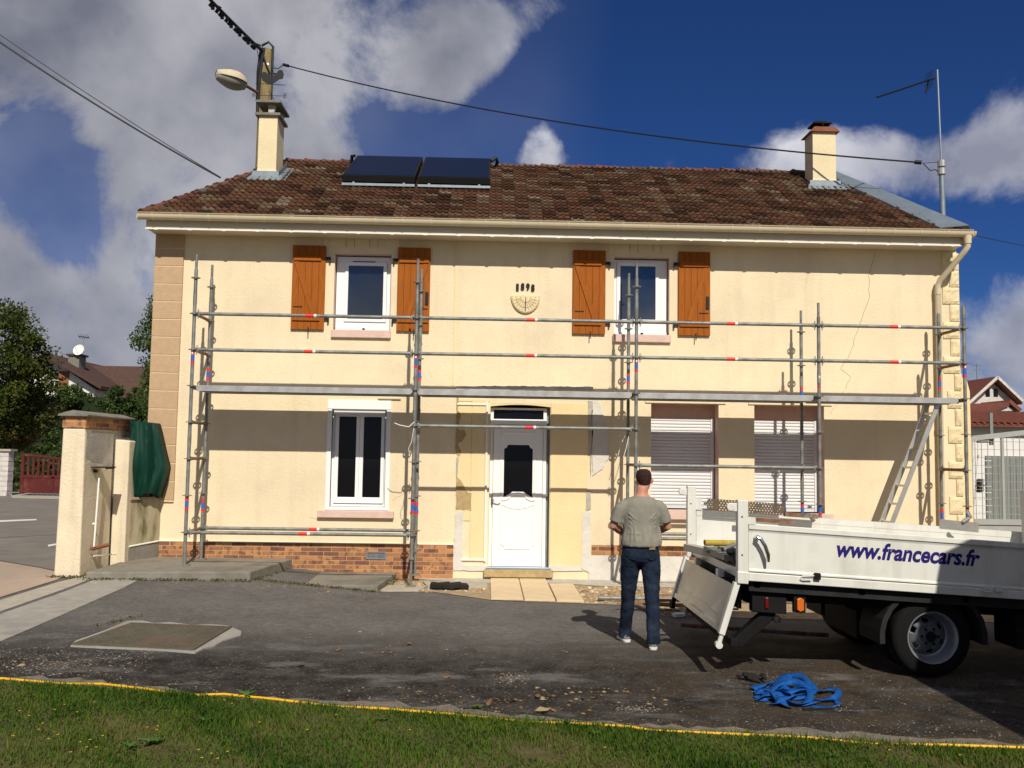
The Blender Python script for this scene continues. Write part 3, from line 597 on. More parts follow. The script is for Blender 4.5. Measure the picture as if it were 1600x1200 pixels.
# yellow hose along the lawn edge
hp = [ag(u, v) for u, v in [(-150, 1060), (-40, 1063), (5, 1063.5), (100, 1069), (160, 1072), (230, 1080), (295, 1087), (350, 1088), (430, 1096), (520, 1104), (600, 1111), (700, 1119), (830, 1129), (900, 1134), (980, 1139), (1020, 1142), (1150, 1151), (1260, 1156), (1360, 1163), (1480, 1168), (1600, 1172), (1800, 1178)]]
mb = MB(); mb.tube([Vector((p.x, p.y, G(p.x, p.y)+(.016 if i % 3 else .002))) for i, p in enumerate(hp)], .0095, 8)
tag(mb.build('garden_hose', 'yellow_hose', smooth=True), 'thin yellow hose lying along the edge of the lawn', 'hose')

# ================================================================ FRONT SLABS
def slab(p, zt, zb, label, nm='concrete_slab', m='concrete', bev=.015):
    mb = MB(); mb.add([(x, y, z) for z in (zb, zt) for x, y in p], [(0, 3, 2, 1), (4, 5, 6, 7), (0, 1, 5, 4), (1, 2, 6, 5), (2, 3, 7, 6), (3, 0, 4, 7)])
    return tag(mb.build(nm, m, bevel=bev), label, 'slab' if m == 'concrete' else 'paving slab')
slab([(-1.0, .99), (1.25, .99), (1.02, -.52), (-1.0, -.75)][::-1], .27, .05, 'weathered high concrete slab under the left scaffold posts')
slab([(1.27, .99), (2.78, .99), (2.66, -.33), (1.05, -.36)][::-1], .085, -.05, 'lower cracked concrete slab right of the high one')
for a, b in (((4.16, 1.0), (4.57, -.90)), ((4.585, 1.0), (4.97, -.97)), ((4.99, .45), (5.33, -1.02))):
    mb = MB(); mb.box(a[0], b[0], b[1], a[1], -.01, .03)
    tag(mb.build('paving_slab', 'tile_sand', bevel=.004), {4.16: 'sandstone paving slab at the left below the white door', 4.585: 'middle sandstone paving slab below the white door', 4.99: 'shorter sandstone paving slab at the right below the white door'}[a[0]], 'paving slab', 'sandy slabs in front of the door')
mb = MB(); mb.box(4.06, 5.08, .93, 1.02, .04, .148); tag(mb.build('door_step', 'bare_mortar', bevel=.01), 'narrow earthy threshold step under the white door', 'step')
slab([(3.2, .5), (4.1, .5), (4.12, .1), (3.3, .0)][::-1], .035, -.02, 'thin flagstone between dark board and sandy slabs', 'flagstone', 'flagstone', .004)
slab([(2.75, .1), (3.3, .1), (3.2, -.3), (2.7, -.34)][::-1], .03, -.02, 'thin flagstone under the second scaffold post', 'flagstone', 'flagstone', .004)
mb = MB()
for i in range(5):
    t_ = i/5; mb.cbox((3.42+.11*i*.8, -.05+.015*math.sin(i*2), .055+.012*math.sin(i*3)), (.16, .22, .06), Matrix.Rotation(.15*math.sin(i*5), 3, 'Z')@Matrix.Rotation(.1*math.cos(i*3), 3, 'Y'))
tag(mb.build('tarry_board', 'tarry_wood', bevel=.01), 'short black tarry board lying left of the door slabs', 'board')
# rubble heap bits: splintered wood and broken plaster right of the man
rng = random.Random(9)
for i in range(12):
    x = rng.uniform(5.9, 6.9); y = rng.uniform(-1.75, -1.15); a = rng.uniform(-.35, .35); l = rng.uniform(.3, .8)
    mb = MB(); d = Vector((math.cos(a), math.sin(a)*.6, rng.uniform(-.03, .05))); c = Vector((x, y, .05+.015*i*.6)); mb.bar(c-d*l/2, c+d*l/2, rng.uniform(.03, .07), .018)
    tag(mb.build('wood_scrap', 'debris_wood'), 'splintered brown wood scrap in the pile behind the man', 'wood scrap', 'wood scraps piled beside the lowered tailgate')
for i in range(8):
    x = rng.uniform(6.15, 6.85); y = rng.uniform(-2.0, -1.6); s = rng.uniform(.05, .11); n = 6; mb = MB()
    p = [(s*rng.uniform(.6, 1.2)*math.cos(k*6.28/n), s*rng.uniform(.5, 1)*math.sin(k*6.28/n)) for k in range(n)]; mb.prism([(x+a, y+b) for a, b in p], 'z', .01+.01*(i % 3), .045+.012*(i % 3))
    tag(mb.build('plaster_chunk', 'limewash'), 'broken chunk of white plaster on the ground behind the tailgate', 'plaster chunk', 'plaster chunks beside the lowered tailgate')
mb = MB(); mb.tube([(5.55, -.95, .05), (8.2, -1.0, .05)], .024, 12); mb.tube([(5.52, -.95, .05), (5.60, -.95, .05)], .032, 12)
tag(mb.build('loose_tube', 'galv', smooth=True), 'loose scaffold tube lying on the rubble behind the man', 'scaffold tube')
mb = MB(); mb.tube([(6.2, -2.75, .05), (7.6, -3.3, .06)], .022, 10); tag(mb.build('loose_tube', 'rust_tube', smooth=True), 'rusty scaffold tube on the ground in the shade under the tailgate', 'scaffold tube')

# ================================================================ HOUSE
EY, RH = .66, 3.0; EZ = 5.24; RZ = 7.02; RX0, RX1 = .42, 10.22; EX0, EX1 = -1.03, 11.20; BY = EY+2*RH; SL = (RZ-EZ)/RH
H = thing('house', 'cream rendered two storey house from 1898 with brown tiled hip roof', 'house', (5, W, 0))
holes = {'W1': (1.74, 2.59, 3.66, 4.82), 'W2': (5.96, 6.80, 3.67, 4.86), 'W3': (1.70, 2.64, .98, 2.61), 'D': (4.12, 5.02, .15, 2.60), 'R1': (6.53, 7.55, 1.06, 2.64), 'R2': (8.09, 9.15, 1.03, 2.64)}
X0, X1, ZT = -.70, 11.22, 5.30
def wall():
    mb = MB(); xs = sorted({X0, X1} | {h[i] for h in holes.values() for i in (0, 1)}); zs = sorted({-.1, ZT} | {h[i] for h in holes.values() for i in (2, 3)})
    for i in range(len(xs)-1):
        for j in range(len(zs)-1):
            cx, cz = (xs[i]+xs[i+1])/2, (zs[j]+zs[j+1])/2
            if any(h[0] < cx < h[1] and h[2] < cz < h[3] for h in holes.values()): continue
            mb.add([(xs[i], W, zs[j]), (xs[i+1], W, zs[j]), (xs[i+1], W, zs[j+1]), (xs[i], W, zs[j+1])], [(0, 1, 2, 3)])
    yb = BY-.35
    mb.add([(X0, W, -.1), (X0, yb, -.1), (X0, yb, ZT), (X0, W, ZT)], [(0, 3, 2, 1)]); mb.add([(X1, W, -.1), (X1, yb, -.1), (X1, yb, ZT), (X1, W, ZT)], [(0, 1, 2, 3)])
    mb.add([(X0, yb, -.1), (X1, yb, -.1), (X1, yb, ZT), (X0, yb, ZT)], [(0, 3, 2, 1)])
    return mb.build('wall', 'render', H, fix=False)
wallo = wall()
def lining(h, d, m, top=True):
    x0, x1, z0, z1 = h; mb = MB()
    mb.add([(x0, W, z0), (x0, W+d, z0), (x0, W+d, z1), (x0, W, z1)], [(0, 1, 2, 3)]); mb.add([(x1, W, z0), (x1, W+d, z0), (x1, W+d, z1), (x1, W, z1)], [(0, 3, 2, 1)])
    mb.add([(x0, W, z1), (x1, W, z1), (x1, W+d, z1), (x0, W+d, z1)], [(0, 3, 2, 1)]); mb.add([(x0, W, z0), (x1, W, z0), (x1, W+d, z0), (x0, W+d, z0)], [(0, 1, 2, 3)])
    return mb
def R4(x0, x1, z0, z1): return [(x0, z0), (x1, z0), (x1, z1), (x0, z1)]
def sill(par, x0, x1, z0, z1, proud=.06, back=.10):
    mb = MB(); mb.box(x0, x1, W-proud, W+back, z0, z1); return mb.build('sill', 'pink', par, bevel=.008)
# upper windows
def upper(h, g, lab):
    x0, x1, z0, z1 = h; wn = lining(h, .30, 'pink').build('window', 'pink', H, fix=False, label=lab)
    mb = MB(); y = W+.13; mb.ring(R4(x0+.012, x1-.012, z0+.002, z1-.02), R4(g[0]-.055, g[1]+.055, g[2]-.05, g[3]+.055), 'y', y, y+.07)
    mb.box(x0+.02, x1-.02, y-.03, y+.0, z0+.002, z0+.05)
    mb.build('frame', 'white_pvc', wn, bevel=.004)
    mb = MB(); mb.ring(R4(g[0]-.052, g[1]+.052, g[2]-.047, g[3]+.052), R4(g[0], g[1], g[2], g[3]), 'y', y-.018, y+.05); mb.build('sash', 'white_pvc', wn, bevel=.006)
    mb = MB(); mb.box(g[0]-.01, g[1]+.01, y+.01, y+.03, g[2]-.01, g[3]+.01); mb.build('pane', 'pane_sky', wn)
    mb = MB(); mb.box((x0+x1)/2-.17, (x0+x1)/2+.17, y-.014, y, z1-.105, z1-.088); mb.cbox(((x0+x1)/2+.02, y-.04, z0+.035), (.035, .03, .02)); mb.build('vent_slot', 'black_plastic', wn)
    sill(wn, x0-.02, x1+.02, z0-.115, z0, .05)
upper(holes['W1'], (1.93, 2.46, 3.85, 4.665), 'upper window between the two left shutters')
upper(holes['W2'], (6.07, 6.61, 3.92, 4.745), 'upper window between the two right shutters')
# lintel blocks with open joints
for x0, x1 in ((1.56, 2.70), (5.87, 6.97)):
    mb = MB(); c = (x0+x1)/2
    for a, b in ((x0, c-.23), (c-.222, c-.105), (c-.097, c+.125), (c+.133, c+.245), (c+.253, x1)): mb.box(a, b, W-.012, W+.02, 4.915, 5.075)
    mb.build('lintel', 'render', H, bevel=.003)
    mb = MB(); [mb.box(c+q-.004, c+q+.004, W-.0135, W, 4.925, 5.065) for q in (-.226, -.101, .129, .249)]; mb.build('lintel_joint', 'bare_mortar', H)
# lower left window
h = holes['W3']; wn = lining(h, .3, 'render').build('window', 'render', H, fix=False, label='lower left window with open white roller box and two tall panes')
mb = MB(); mb.box(1.70, 2.64, W-.02, W+.12, 2.475, 2.61); mb.build('roller_box', 'white_pvc', wn, bevel=.006)
for a, b in ((1.70, 1.765), (2.575, 2.64)): mb = MB(); mb.box(a, b, W-.012, W+.03, .985, 2.475); mb.build('shutter_guide', 'white_pvc', wn, bevel=.004)
mb = MB(); mb.box(1.765, 2.575, W-.005, W+.05, .985, 1.03); mb.build('bottom_rail', 'white_pvc', wn, bevel=.004)
y = W+.10
mb = MB(); mb.ring(R4(1.762, 2.578, 1.03, 2.475), R4(1.80, 2.545, 1.075, 2.43), 'y', y, y+.06); mb.build('frame', 'white_pvc', wn, bevel=.004)
for a, b in ((1.803, 2.170), (2.172, 2.542)):
    mb = MB(); mb.ring(R4(a, b, 1.08, 2.425), R4(a+.058, b-.05, 1.17, 2.37), 'y', y-.022, y+.04); mb.build('sash', 'white_pvc', wn, bevel=.006)
    mb = MB(); mb.box(a+.05, b-.045, y+.005, y+.02, 1.16, 2.38); mb.build('pane', 'pane', wn)
mb = MB(); mb.box(1.79, 2.55, W+.01, W+.03, 2.40, 2.478); mb.build('roller_slats', 'white_slat', wn)
sill(wn, 1.60, 2.72, .875, .978, .07, .1)
# lower right windows with closed roller shutters
def roller(h, x1s, zt, lab):
    x0, x1, z0, z1 = h; wn = lining(h, .44, 'pink').build('window', 'pink', H, fix=False, label=lab); y = W+.25
    mb = MB(); mb.box(x0, x1, y+.01, y+.18, zt, z1); mb.build('roller_box', 'pink', wn)
    for a, b in ((x0, x0+.045), (x1s-.045, x1s)): mb = MB(); mb.box(a, b, y-.02, y+.03, z0+.005, zt); mb.build('shutter_guide', 'white_slat', wn, bevel=.003)
    mb = MB(); mb.box(x1s, x1, y+.02, y+.06, z0, zt); mb.build('side_filler', 'white_slat', wn)
    mb = MB(); n = 27; zz = zt; dz = (zt-z0-.05)/n
    for i in range(n):
        zz = zt-i*dz; mb.prism([(y+.004, zz), (y-.008, zz-dz*.3), (y-.008, zz-dz*.7), (y+.004, zz-dz*.94), (y+.02, zz-dz*.94), (y+.02, zz)], 'x', x0+.045, x1s-.045)
    mb.box(x0+.05, x1s-.05, y-.014, y+.02, z0+.006, z0+.05); mb.build('roller_shutter', 'white_slat', wn)
    mb = MB()
    for xx in (x0+.12, x1s-.12): mb.box(xx-.03, xx+.03, y-.03, y-.014, z0+.085, z0+.11)
    mb.build('bolt', 'zinc', wn)
    sill(wn, x0-.10, x1+.11, z0-.145, z0, .07, .30)
roller(holes['R1'], 7.535, 2.43, 'lower window with closed roller shutter behind the man')
roller(holes['R2'], 9.125, 2.42, 'lower window with closed roller shutter behind the truck bed')
for x0, x1 in ((6.44, 7.66), (8.00, 9.27)):
    mb = MB(); mb.box(x0, x1, W-.02, W+.02, 2.645, 2.70); mb.build('lintel', 'render', H, bevel=.004)
mb = MB(); mb.box(2.44, 2.78, W-.03, W+.01, 2.635, 2.655); mb.build('ledge_strip', 'fascia_pvc', H)
# shutters
def shutter(x0, x1, z0, z1, hinge, lab, plate):
    y1, y0 = W-.012, W-.044; n = 5; wd = (x1-x0)/n; mb = MB()
    for i in range(n): mb.box(x0+i*wd+.0015, x0+(i+1)*wd-.0015, y0, y1, z0, z1)
    sh = mb.build('shutter', 'wood_shutter', H, bevel=.003, label=lab)
    mb = MB(); mb.box(x0+.02, x1-.065 if hinge > 0 else x1-.02, y0-.022, y0, z1-.235, z1-.155); mb.box(x0+.02, x1-.065 if hinge > 0 else x1-.02, y0-.022, y0, z0+.13, z0+.21)
    a, b = ((x0+.03, z1-.25), (x1-.15, z0+.22)) if hinge > 0 else ((x1-.03, z1-.25), (x0+.15, z0+.22))
    mb.bar((a[0], y0-.009, a[1]), (b[0], y0-.009, b[1]), .018, .05, up=(b[0]-a[0], 0, b[1]-a[1])) if False else mb.prism([(a[0]-.004, a[1]), (a[0]+.07, a[1]), (b[0]+.03, b[1]), (b[0]-.05, b[1])] if hinge > 0 else [(a[0]+.004, a[1]), (a[0]-.07, a[1]), (b[0]-.03, b[1]), (b[0]+.05, b[1])], 'y', y0-.016, y0)
    mb.build('brace', 'wood_shutter', sh, bevel=.002)
    mb = MB(); hx = x1 if hinge > 0 else x0; s = 1 if hinge > 0 else -1
    for zz in (z1-.19, z0+.17): mb.cbox((hx+s*.035, W-.03, zz), (.07, .02, .04)); mb.cbox((hx+s*.06, W-.035, zz-.02), (.024, .03, .08))
    mb.cbox(((x0+x1)/2+.02, y0-.02, z0-.02), (.012, .02, .11)); mb.cbox((x0+.10 if hinge > 0 else x1-.1, y0-.004, z0+.34), (.14, .008, .012))
    if plate: mb.cbox((x1-.045, y0-.008, z0+.50), (.045, .018, .19))
    mb.build('ironwork', 'black_iron', sh)
shutter(1.115, 1.61, 3.655, 4.925, 1, 'leftmost brown wooden shutter', False)
shutter(2.69, 3.18, 3.655, 4.925, -1, 'brown shutter behind the second scaffold post', True)
shutter(5.33, 5.825, 3.665, 4.94, 1, 'brown shutter right of the 1898 sundial', False)
shutter(6.93, 7.415, 3.67, 4.95, -1, 'rightmost brown wooden shutter', True)
# quoin panel at left, tiles with pale joints
mb = MB(); mb.box(-.93, -.515, W-.030, W+.4, 1.07, 5.08); qp = mb.build('quoin_panel', 'joint', H)
mb = MB(); zs = [5.07, 4.838, 4.57, 4.302, 4.036, 3.77, 3.505, 3.237, 2.97, 2.703, 2.436, 2.17, 1.9, 1.635, 1.37, 1.09]
for a, b in zip(zs[:-1], zs[1:]): mb.box(-.934, -.512, W-.037, W+.3, b+.008, a-.006)
mb.build('quoin_tiles', 'quoin', qp, bevel=.004)
# brick plinth, lime washed plinth
mb = MB(); mb.box(-.705, 3.605, W-.025, W+.05, -.05, .497); pl = mb.build('brick_plinth', 'brick', H)
mb = MB(); mb.box(-.705, 3.605, W-.032, W+.0, .497, .507); mb.build('plinth_joint', 'trim_white', pl)
mb = MB(); mb.prism([(5.655, .52), (5.655, .375), (7.02, .375), (7.02, .30), (7.2, .30), (7.2, .23), (7.6, .23), (7.6, .375), (11.2, .375), (11.2, .52)], 'y', W-.022, W+.05); mb.build('brick_plinth', 'brick', H)
mb = MB(); mb.prism([(5.62, -.05), (5.60, .33), (5.66, .378), (7.02, .368), (7.04, .292), (7.2, .292), (7.2, .222), (7.62, .222), (7.62, .37), (11.2, .37), (11.2, -.05)], 'y', W-.018, W+.05); mb.build('bare_plinth', 'limewash', H)
mb = MB(); mb.ring(R4(2.33, 2.62, .275, .385), R4(2.35, 2.60, .292, .37), 'y', W-.04, W); mb.box(2.468, 2.482, W-.04, W, .29, .375); vg = mb.build('vent_grille', 'zinc', H)
mb = MB(); [mb.box(2.352, 2.598, W-.03, W-.027, .295+i*.013, .302+i*.013) for i in range(6)]; mb.build('vent_louvres', 'lead', vg)
# vertical joint, door surround, patches
mb = MB(); mb.box(3.545, 3.565, W-.010, W, 2.86, 5.06); mb.build('joint_bead', 'render_yellow', H)
mb = MB(); mb.box(3.845, 4.075, W-.012, W, .30, 2.62); mb.box(3.62, 4.11, W-.010, W, 2.62, 2.655); mb.box(5.03, 5.585, W-.012, W, .16, 2.62); mb.box(3.63, 3.84, W-.011, W, .85, 2.60); mb.build('door_surround', 'render_yellow', H, bevel=.004)
mb = MB(); mb.box(4.055, 4.085, W-.035, W, .26, 2.62); mb.box(3.62, 4.055, W-.03, W, 2.565, 2.59); mb.box(3.72, 4.055, W-.03, W, .27, .30); mb.build('cable_duct', 'trim_white', H, bevel=.003)
rng = random.Random(12)
def ragged(p, n=7, a=.012):
    o = []
    for i in range(len(p)):
        q, r = p[i], p[(i+1) % len(p)]; L_ = math.hypot(r[0]-q[0], r[1]-q[1]); k = max(1, int(L_/.05))
        for j in range(k): t_ = j/k; o.append((q[0]+(r[0]-q[0])*t_+rng.uniform(-a, a), q[1]+(r[1]-q[1])*t_+rng.uniform(-a, a)))
    return o
def patch(uv, m, d=.016, nm='bare_patch', a=.010):
    p = ragged([(at(u, v, y=W)[0], at(u, v, y=W)[2]) for u, v in uv], a=a); mb = MB(); mb.prism(p, 'y', W-d, W+.01); mb.build(nm, m, H)
Q = lambda l: [(630+x/3.1575, 580+y/3.1575) for x, y in l]
patch(Q([(262, 520), (290, 540), (308, 590), (340, 605), (335, 685), (262, 683)]), 'bare_mortar')
patch(Q([(262, 290), (300, 290), (315, 310), (290, 345), (272, 360), (288, 400), (275, 425), (260, 390)]), 'bare_mortar')
patch(Q([(264, 130), (275, 130), (272, 190), (285, 215), (270, 290), (262, 290)]), 'bare_mortar', a=.006)
patch(Q([(262, 425), (275, 425), (268, 520), (260, 520)]), 'cement', a=.005)
patch(Q([(257, 688), (297, 695), (293, 880), (290, 982), (245, 980), (252, 860)]), 'limewash')
patch(Q([(290, 955), (415, 962), (413, 984), (290, 982)]), 'limewash', .02)
patch(Q([(715, 958), (880, 962), (885, 985), (716, 985)]), 'limewash', .02)
patch(Q([(932, 140), (962, 142), (990, 210), (1010, 300), (1015, 420), (985, 480), (935, 515), (930, 300)]), 'limewash')
patch(Q([(912, 145), (932, 145), (935, 300), (925, 520), (920, 340), (912, 240)]), 'cement', a=.006)
patch(Q([(902, 600), (924, 595), (925, 680), (900, 690)]), 'cement', .018, a=.006)
patch(Q([(884, 692), (924, 692), (922, 880), (915, 990), (878, 975)]), 'limewash', .020)
patch([(712, 604), (800, 603), (870, 604), (927, 604), (927, 610), (712, 609)], 'cement', .030, 'cement_ridge', .006)
# cracks
def crack(pts_, r=.0035):
    mb = MB(); rng2 = random.Random(2); p = []
    for i in range(len(pts_)-1):
        a, b = at(*pts_[i], y=W), at(*pts_[i+1], y=W)
        for j in range(6): q = a.lerp(b, j/6); p.append((q[0]+rng2.uniform(-.014, .014), W-.0005, q[2]+rng2.uniform(-.01, .01)))
    mb.tube(p, r, 4); mb.build('crack', 'bare_mortar', H)
crack([(1370, 385), (1357, 430), (1359, 465), (1345, 500), (1325, 560), (1313, 575), (1329, 590), (1318, 612)])
crack([(1318, 612), (1292, 655)], .002); crack([(612, 783), (640, 765)], .002); crack([(483, 808), (498, 812)], .003); crack([(1262, 430), (1255, 460)], .0015)
# numerals and sundial
TM = lambda q: Vector((4.485+q.x, W-.012, 4.315+q.z))
for ch, x, dz in (('1', 4.475, .0), ('8', 4.545, .012), ('9', 4.625, .010), ('8', 4.70, -.004)):
    textmesh('numeral', ch, .055 if ch != '1' else .04, 'black_iron', H, (lambda q, x=x, dz=dz: Vector((x+q.x, W-.014, 4.305+dz+q.z))), offset=.018, extrude=.02, height=.105)
mb = MB(); cxs, czs, rs = 4.62, 4.235, .222
arc = [(cxs+rs*math.cos(t_), czs+rs*1.22*math.sin(t_)) for t_ in [math.pi+math.pi*i/28 for i in range(29)]]
mb.prism(arc, 'y', W-.035, W); sdn = mb.build('sundial', 'stone', H, bevel=.006)
mb = MB()
for i in range(1, 12):
    t_ = math.pi+math.pi*i/12; mb.bar((cxs+.07*math.cos(t_), W-.037, czs-.03+.08*math.sin(t_)), (cxs+.19*math.cos(t_), W-.037, czs-.03+.20*math.sin(t_)), .005, .005, up=(0, 1, 0))
for rr_ in (.075, .145, .205):
    p = [(cxs+rr_*math.cos(t_), W-.037, czs-.02+rr_*1.15*math.sin(t_)) for t_ in [math.pi+math.pi*i/20 for i in range(21)]]; mb.tube(p, .0035, 5)
mb.build('hour_lines', 'bare_mortar', sdn)
mb = MB(); mb.tube([(cxs, W-.035, czs-.03), (cxs, W-.10, czs-.16), (cxs, W-.035, czs-.24)], .004, 6); mb.build('gnomon', 'black_iron', sdn)
# right corner stones and lower pier
rng = random.Random(8)
def rock(x0, x1, z0, z1, yb, yf):
    mb = MB(); n = 6; V_ = []; F_ = []
    for i in range(n+1):
        for j in range(n+1):
            e = min(i, n-i, j, n-j); V_.append((x0+(x1-x0)*i/n, yf-(0 if e == 0 else .008+rng.uniform(0, .013)), z0+(z1-z0)*j/n))
    F_ = [(i*(n+1)+j, (i+1)*(n+1)+j, (i+1)*(n+1)+j+1, i*(n+1)+j+1) for i in range(n) for j in range(n)]; b = len(V_)
    V_ += [(x0, yb, z0), (x1, yb, z0), (x1, yb, z1), (x0, yb, z1)]; c = [0, n*(n+1), (n+1)**2-1, n]
    mb.add(V_, F_+[(c[0], b, b+1, c[1]), (c[1], b+1, b+2, c[2]), (c[2], b+2, b+3, c[3]), (c[3], b+3, b, c[0])]); return mb
z = 5.02; i = 0; cm = MB()
while z > .35:
    hgt = .265; xl = 10.99 if i % 2 == 0 else 11.10; xr = 11.245 if z > 3.2 else 11.26
    if z < 3.2: xl += .05
    r_ = rock(xl, xr, z-hgt+.008, z-.004, W+.1, W-.016); cm.add(r_.v, r_.f); z -= hgt; i += 1
cm.build('corner_stones', 'stone', H, fix=False)
mb = MB(); mb.prism([(11.245, -.1), (11.42, -.1), (11.40, 2.9), (11.36, 3.06), (11.27, 3.12), (11.245, 3.6)], 'y', W+.02, W+.8)
mb.build('buttress', 'render_yellow', H, bevel=.01)
# ---- roof
tiles = MB(); rng = random.Random(5); TW, TE = .203, .176; sl = math.hypot(RH, RZ-EZ); nrow = int(sl/TE)+1; up = Vector((0, RH/sl, (RZ-EZ)/sl)); nrm = Vector((0, -(RZ-EZ)/sl, RH/sl))
for j in range(nrow):
    s0 = j*TE; f = s0/sl; xa = EX0+(RX0-EX0)*f; xb = EX1+(RX1-EX1)*f
    i0 = int((xa-EX0)/TW)-1; i1 = int((xb-EX0)/TW)+1
    for i in range(i0, i1+1):
        x = EX0+i*TW; mid = x+TW/2; fm = min(1, (s0+TE*.5)/sl)
        if mid < EX0+(RX0-EX0)*fm-.02 or mid > EX1+(RX1-EX1)*fm+.02 : continue
        if s0+TE > sl+.06: continue
        tiles.r = min(1, max(.01, rng.random()**1.0)); jx = rng.uniform(-.005, .005); lift = rng.uniform(0, .009); skew = rng.uniform(-.004, .004)
        prof = [(0, .020), (.018, .034), (.036, .020), (.046, .006), (.088, .004), (.100, .014), (.114, .028), (.130, .014), (.140, .004), (.190, .004), (.202, .012)]
        V_ = []
        for (s_, hh) in ((-.022, 0), (-.022, 1), (TE+.02, 1)):
            for (px, pz) in prof:
                base = Vector((x+px+jx, EY, EZ+.03))+up*(s0+s_)
                t_ = (.030 if s_ < 0 else .004)+lift*(1 if s_ < 0 else 0)
                V_.append(base+nrm*((pz+t_) if hh else t_-.012)+Vector((0, skew, 0)))
        n = len(prof); tiles.add(V_, [(k, k+1, n+k+1, n+k) for k in range(n-1)]+[(n+k, n+k+1, 2*n+k+1, 2*n+k) for k in range(n-1)])
mb = MB(); A0, A1, B0, B1 = (EX0, EY, EZ), (EX1, EY, EZ), (RX0, EY+RH, RZ), (RX1, EY+RH, RZ); C0_, C1_ = (EX0, BY, EZ), (EX1, BY, EZ)
dn = lambda p, d: (p[0], p[1], p[2]-d)
mb.add([A0, A1, B1, B0], [(0, 1, 2, 3)]); mb.add([C0_, C1_, B1, B0], [(0, 3, 2, 1)]); mb.add([A0, B0, C0_], [(0, 1, 2)]); mb.add([A1, C1_, B1], [(0, 1, 2)]); mb.add([dn(A0, .01), dn(A1, .01), dn(C1_, .01), dn(C0_, .01)], [(0, 3, 2, 1)])
roof = mb.build('roof', 'roof_brown', H, fix=False)
tiles.build('tile_field', 'roof_tile', roof, fix=False)
# ridge and hip tiles
def caps(p0, p1, r, n, name):
    mb = MB(); p0, p1 = Vector(p0), Vector(p1); rg = random.Random(3); d = (p1-p0)/n
    for i in range(n):
        mb.r = rg.uniform(.05, 1); a = p0+d*i; b = a+d*1.08; j = Vector((0, 0, rg.uniform(-.006, .010)))
        mb.tube([a+j, a+d*.12+j, a+d*.14+j, b+j-Vector((0, 0, .012))], [r*1.18, r*1.18, r, r*.94], 10)
    return mb.build(name, 'ridge_tile', roof, smooth=True)
caps((RX0-.05, EY+RH, RZ+.005), (RX1, EY+RH, RZ+.005), .072, 30, 'ridge_caps')
caps((EX0-.02, EY+.02, EZ+.04), (RX0, EY+RH, RZ+.02), .062, 15, 'hip_caps')
# zinc flashing on the right hip
p0, p1 = Vector(A1)+Vector((.02, -.03, .075)), Vector(B1)+Vector((0, 0, .085)); mb = MB(); n = 3
dx_ = Vector((-.34, 0, 0)); ex_ = Vector((.20, .25, -.05))
for i in range(n):
    a = p0.lerp(p1, i/n); b = p0.lerp(p1, (i+1)/n+.01); o_ = Vector((0, 0, .006*(i % 2))); 
    l0 = .42*(1-i/n)+.22*i/n; l1 = .42*(1-(i+1)/n)+.22*(i+1)/n
    mb.add([a+Vector((-l0, 0, .0))+o_, a+o_+Vector((0, 0, .05)), b+o_+Vector((0, 0, .05)), b+Vector((-l1, 0, 0))+o_, a+ex_+o_, b+ex_*.6+o_], [(0, 1, 2, 3), (1, 4, 5, 2)])
    mb.add([a+Vector((-l0, 0, .0))+o_, a+Vector((-l0, 0, -.06))+o_, b+Vector((-l1, 0, -.06))+o_, b+Vector((-l1, 0, 0))+o_], [(0, 1, 2, 3)])
zf = mb.build('hip_flashing', 'zinc', roof, fix=False); s_ = zf.modifiers.new('s', 'SOLIDIFY'); s_.thickness = .01
# gutter, fascia
GX0, GX1 = -1.04, 11.21
prof = [(EY-.115+.062*math.cos(t_)+.0, 5.235+.075*math.sin(t_)) for t_ in [math.pi*(1+i/10) for i in range(11)]]
prof = [(EY-.115-.075, 5.245)]+prof+[(EY-.115+.062, 5.225), (EY-.115+.054, 5.225)]+[(EY-.115+.054*math.cos(t_), 5.235+.066*math.sin(t_)) for t_ in [math.pi*(2-i/10) for i in range(11)]]+[(EY-.115-.054, 5.252), (EY-.115-.078, 5.256)]
mb = MB(); mb.prism(prof, 'x', GX0, GX1); gt = mb.build('gutter', 'gutter_pvc', H, smooth=True)
sag = gt.location
gb = None
for i in range(31):
    x = GX0+.22+i*.402
    if gb is None:
        mb = MB(); p = [(EY-.115+.068*math.cos(t_), 5.235+.081*math.sin(t_)) for t_ in [math.pi*(1+k/10) for k in range(11)]]; q = [(EY-.115+.060*math.cos(t_), 5.235+.073*math.sin(t_)) for t_ in [math.pi*(2-k/10) for k in range(11)]]
        mb.prism(p+q, 'x', x-.013, x+.013); gb = mb.build('gutter_bracket', 'gutter_pvc', gt)
    else: c = gb.copy(); COL.objects.link(c); c.parent = gt; c.location = gb.location+Vector((i*.402, 0, 0))
mb = MB(); mb.box(GX0, GX0+.01, EY-.175, EY-.055, 5.165, 5.24); mb.box(GX1, GX1+.01, EY-.175, EY-.055, 5.165, 5.24); mb.build('end_cap', 'gutter_pvc', gt)
mb = MB(); mb.box(-.95, 11.14, EY-.035, EY+.02, 5.045, 5.21); mb.box(-.95, 11.14, EY+.02, W+.0, 5.052, 5.085); fb = mb.build('fascia', 'fascia_pvc', H)
mb = MB(); mb.box(-.96, 11.15, EY-.052, EY-.036, 5.036, 5.052)
for i in range(25): mb.cbox((-.8+i*.49, EY-.045, 5.033), (.05, .028, .008))
mb.build('fascia_trim', 'trim_white', fb, bevel=.002)
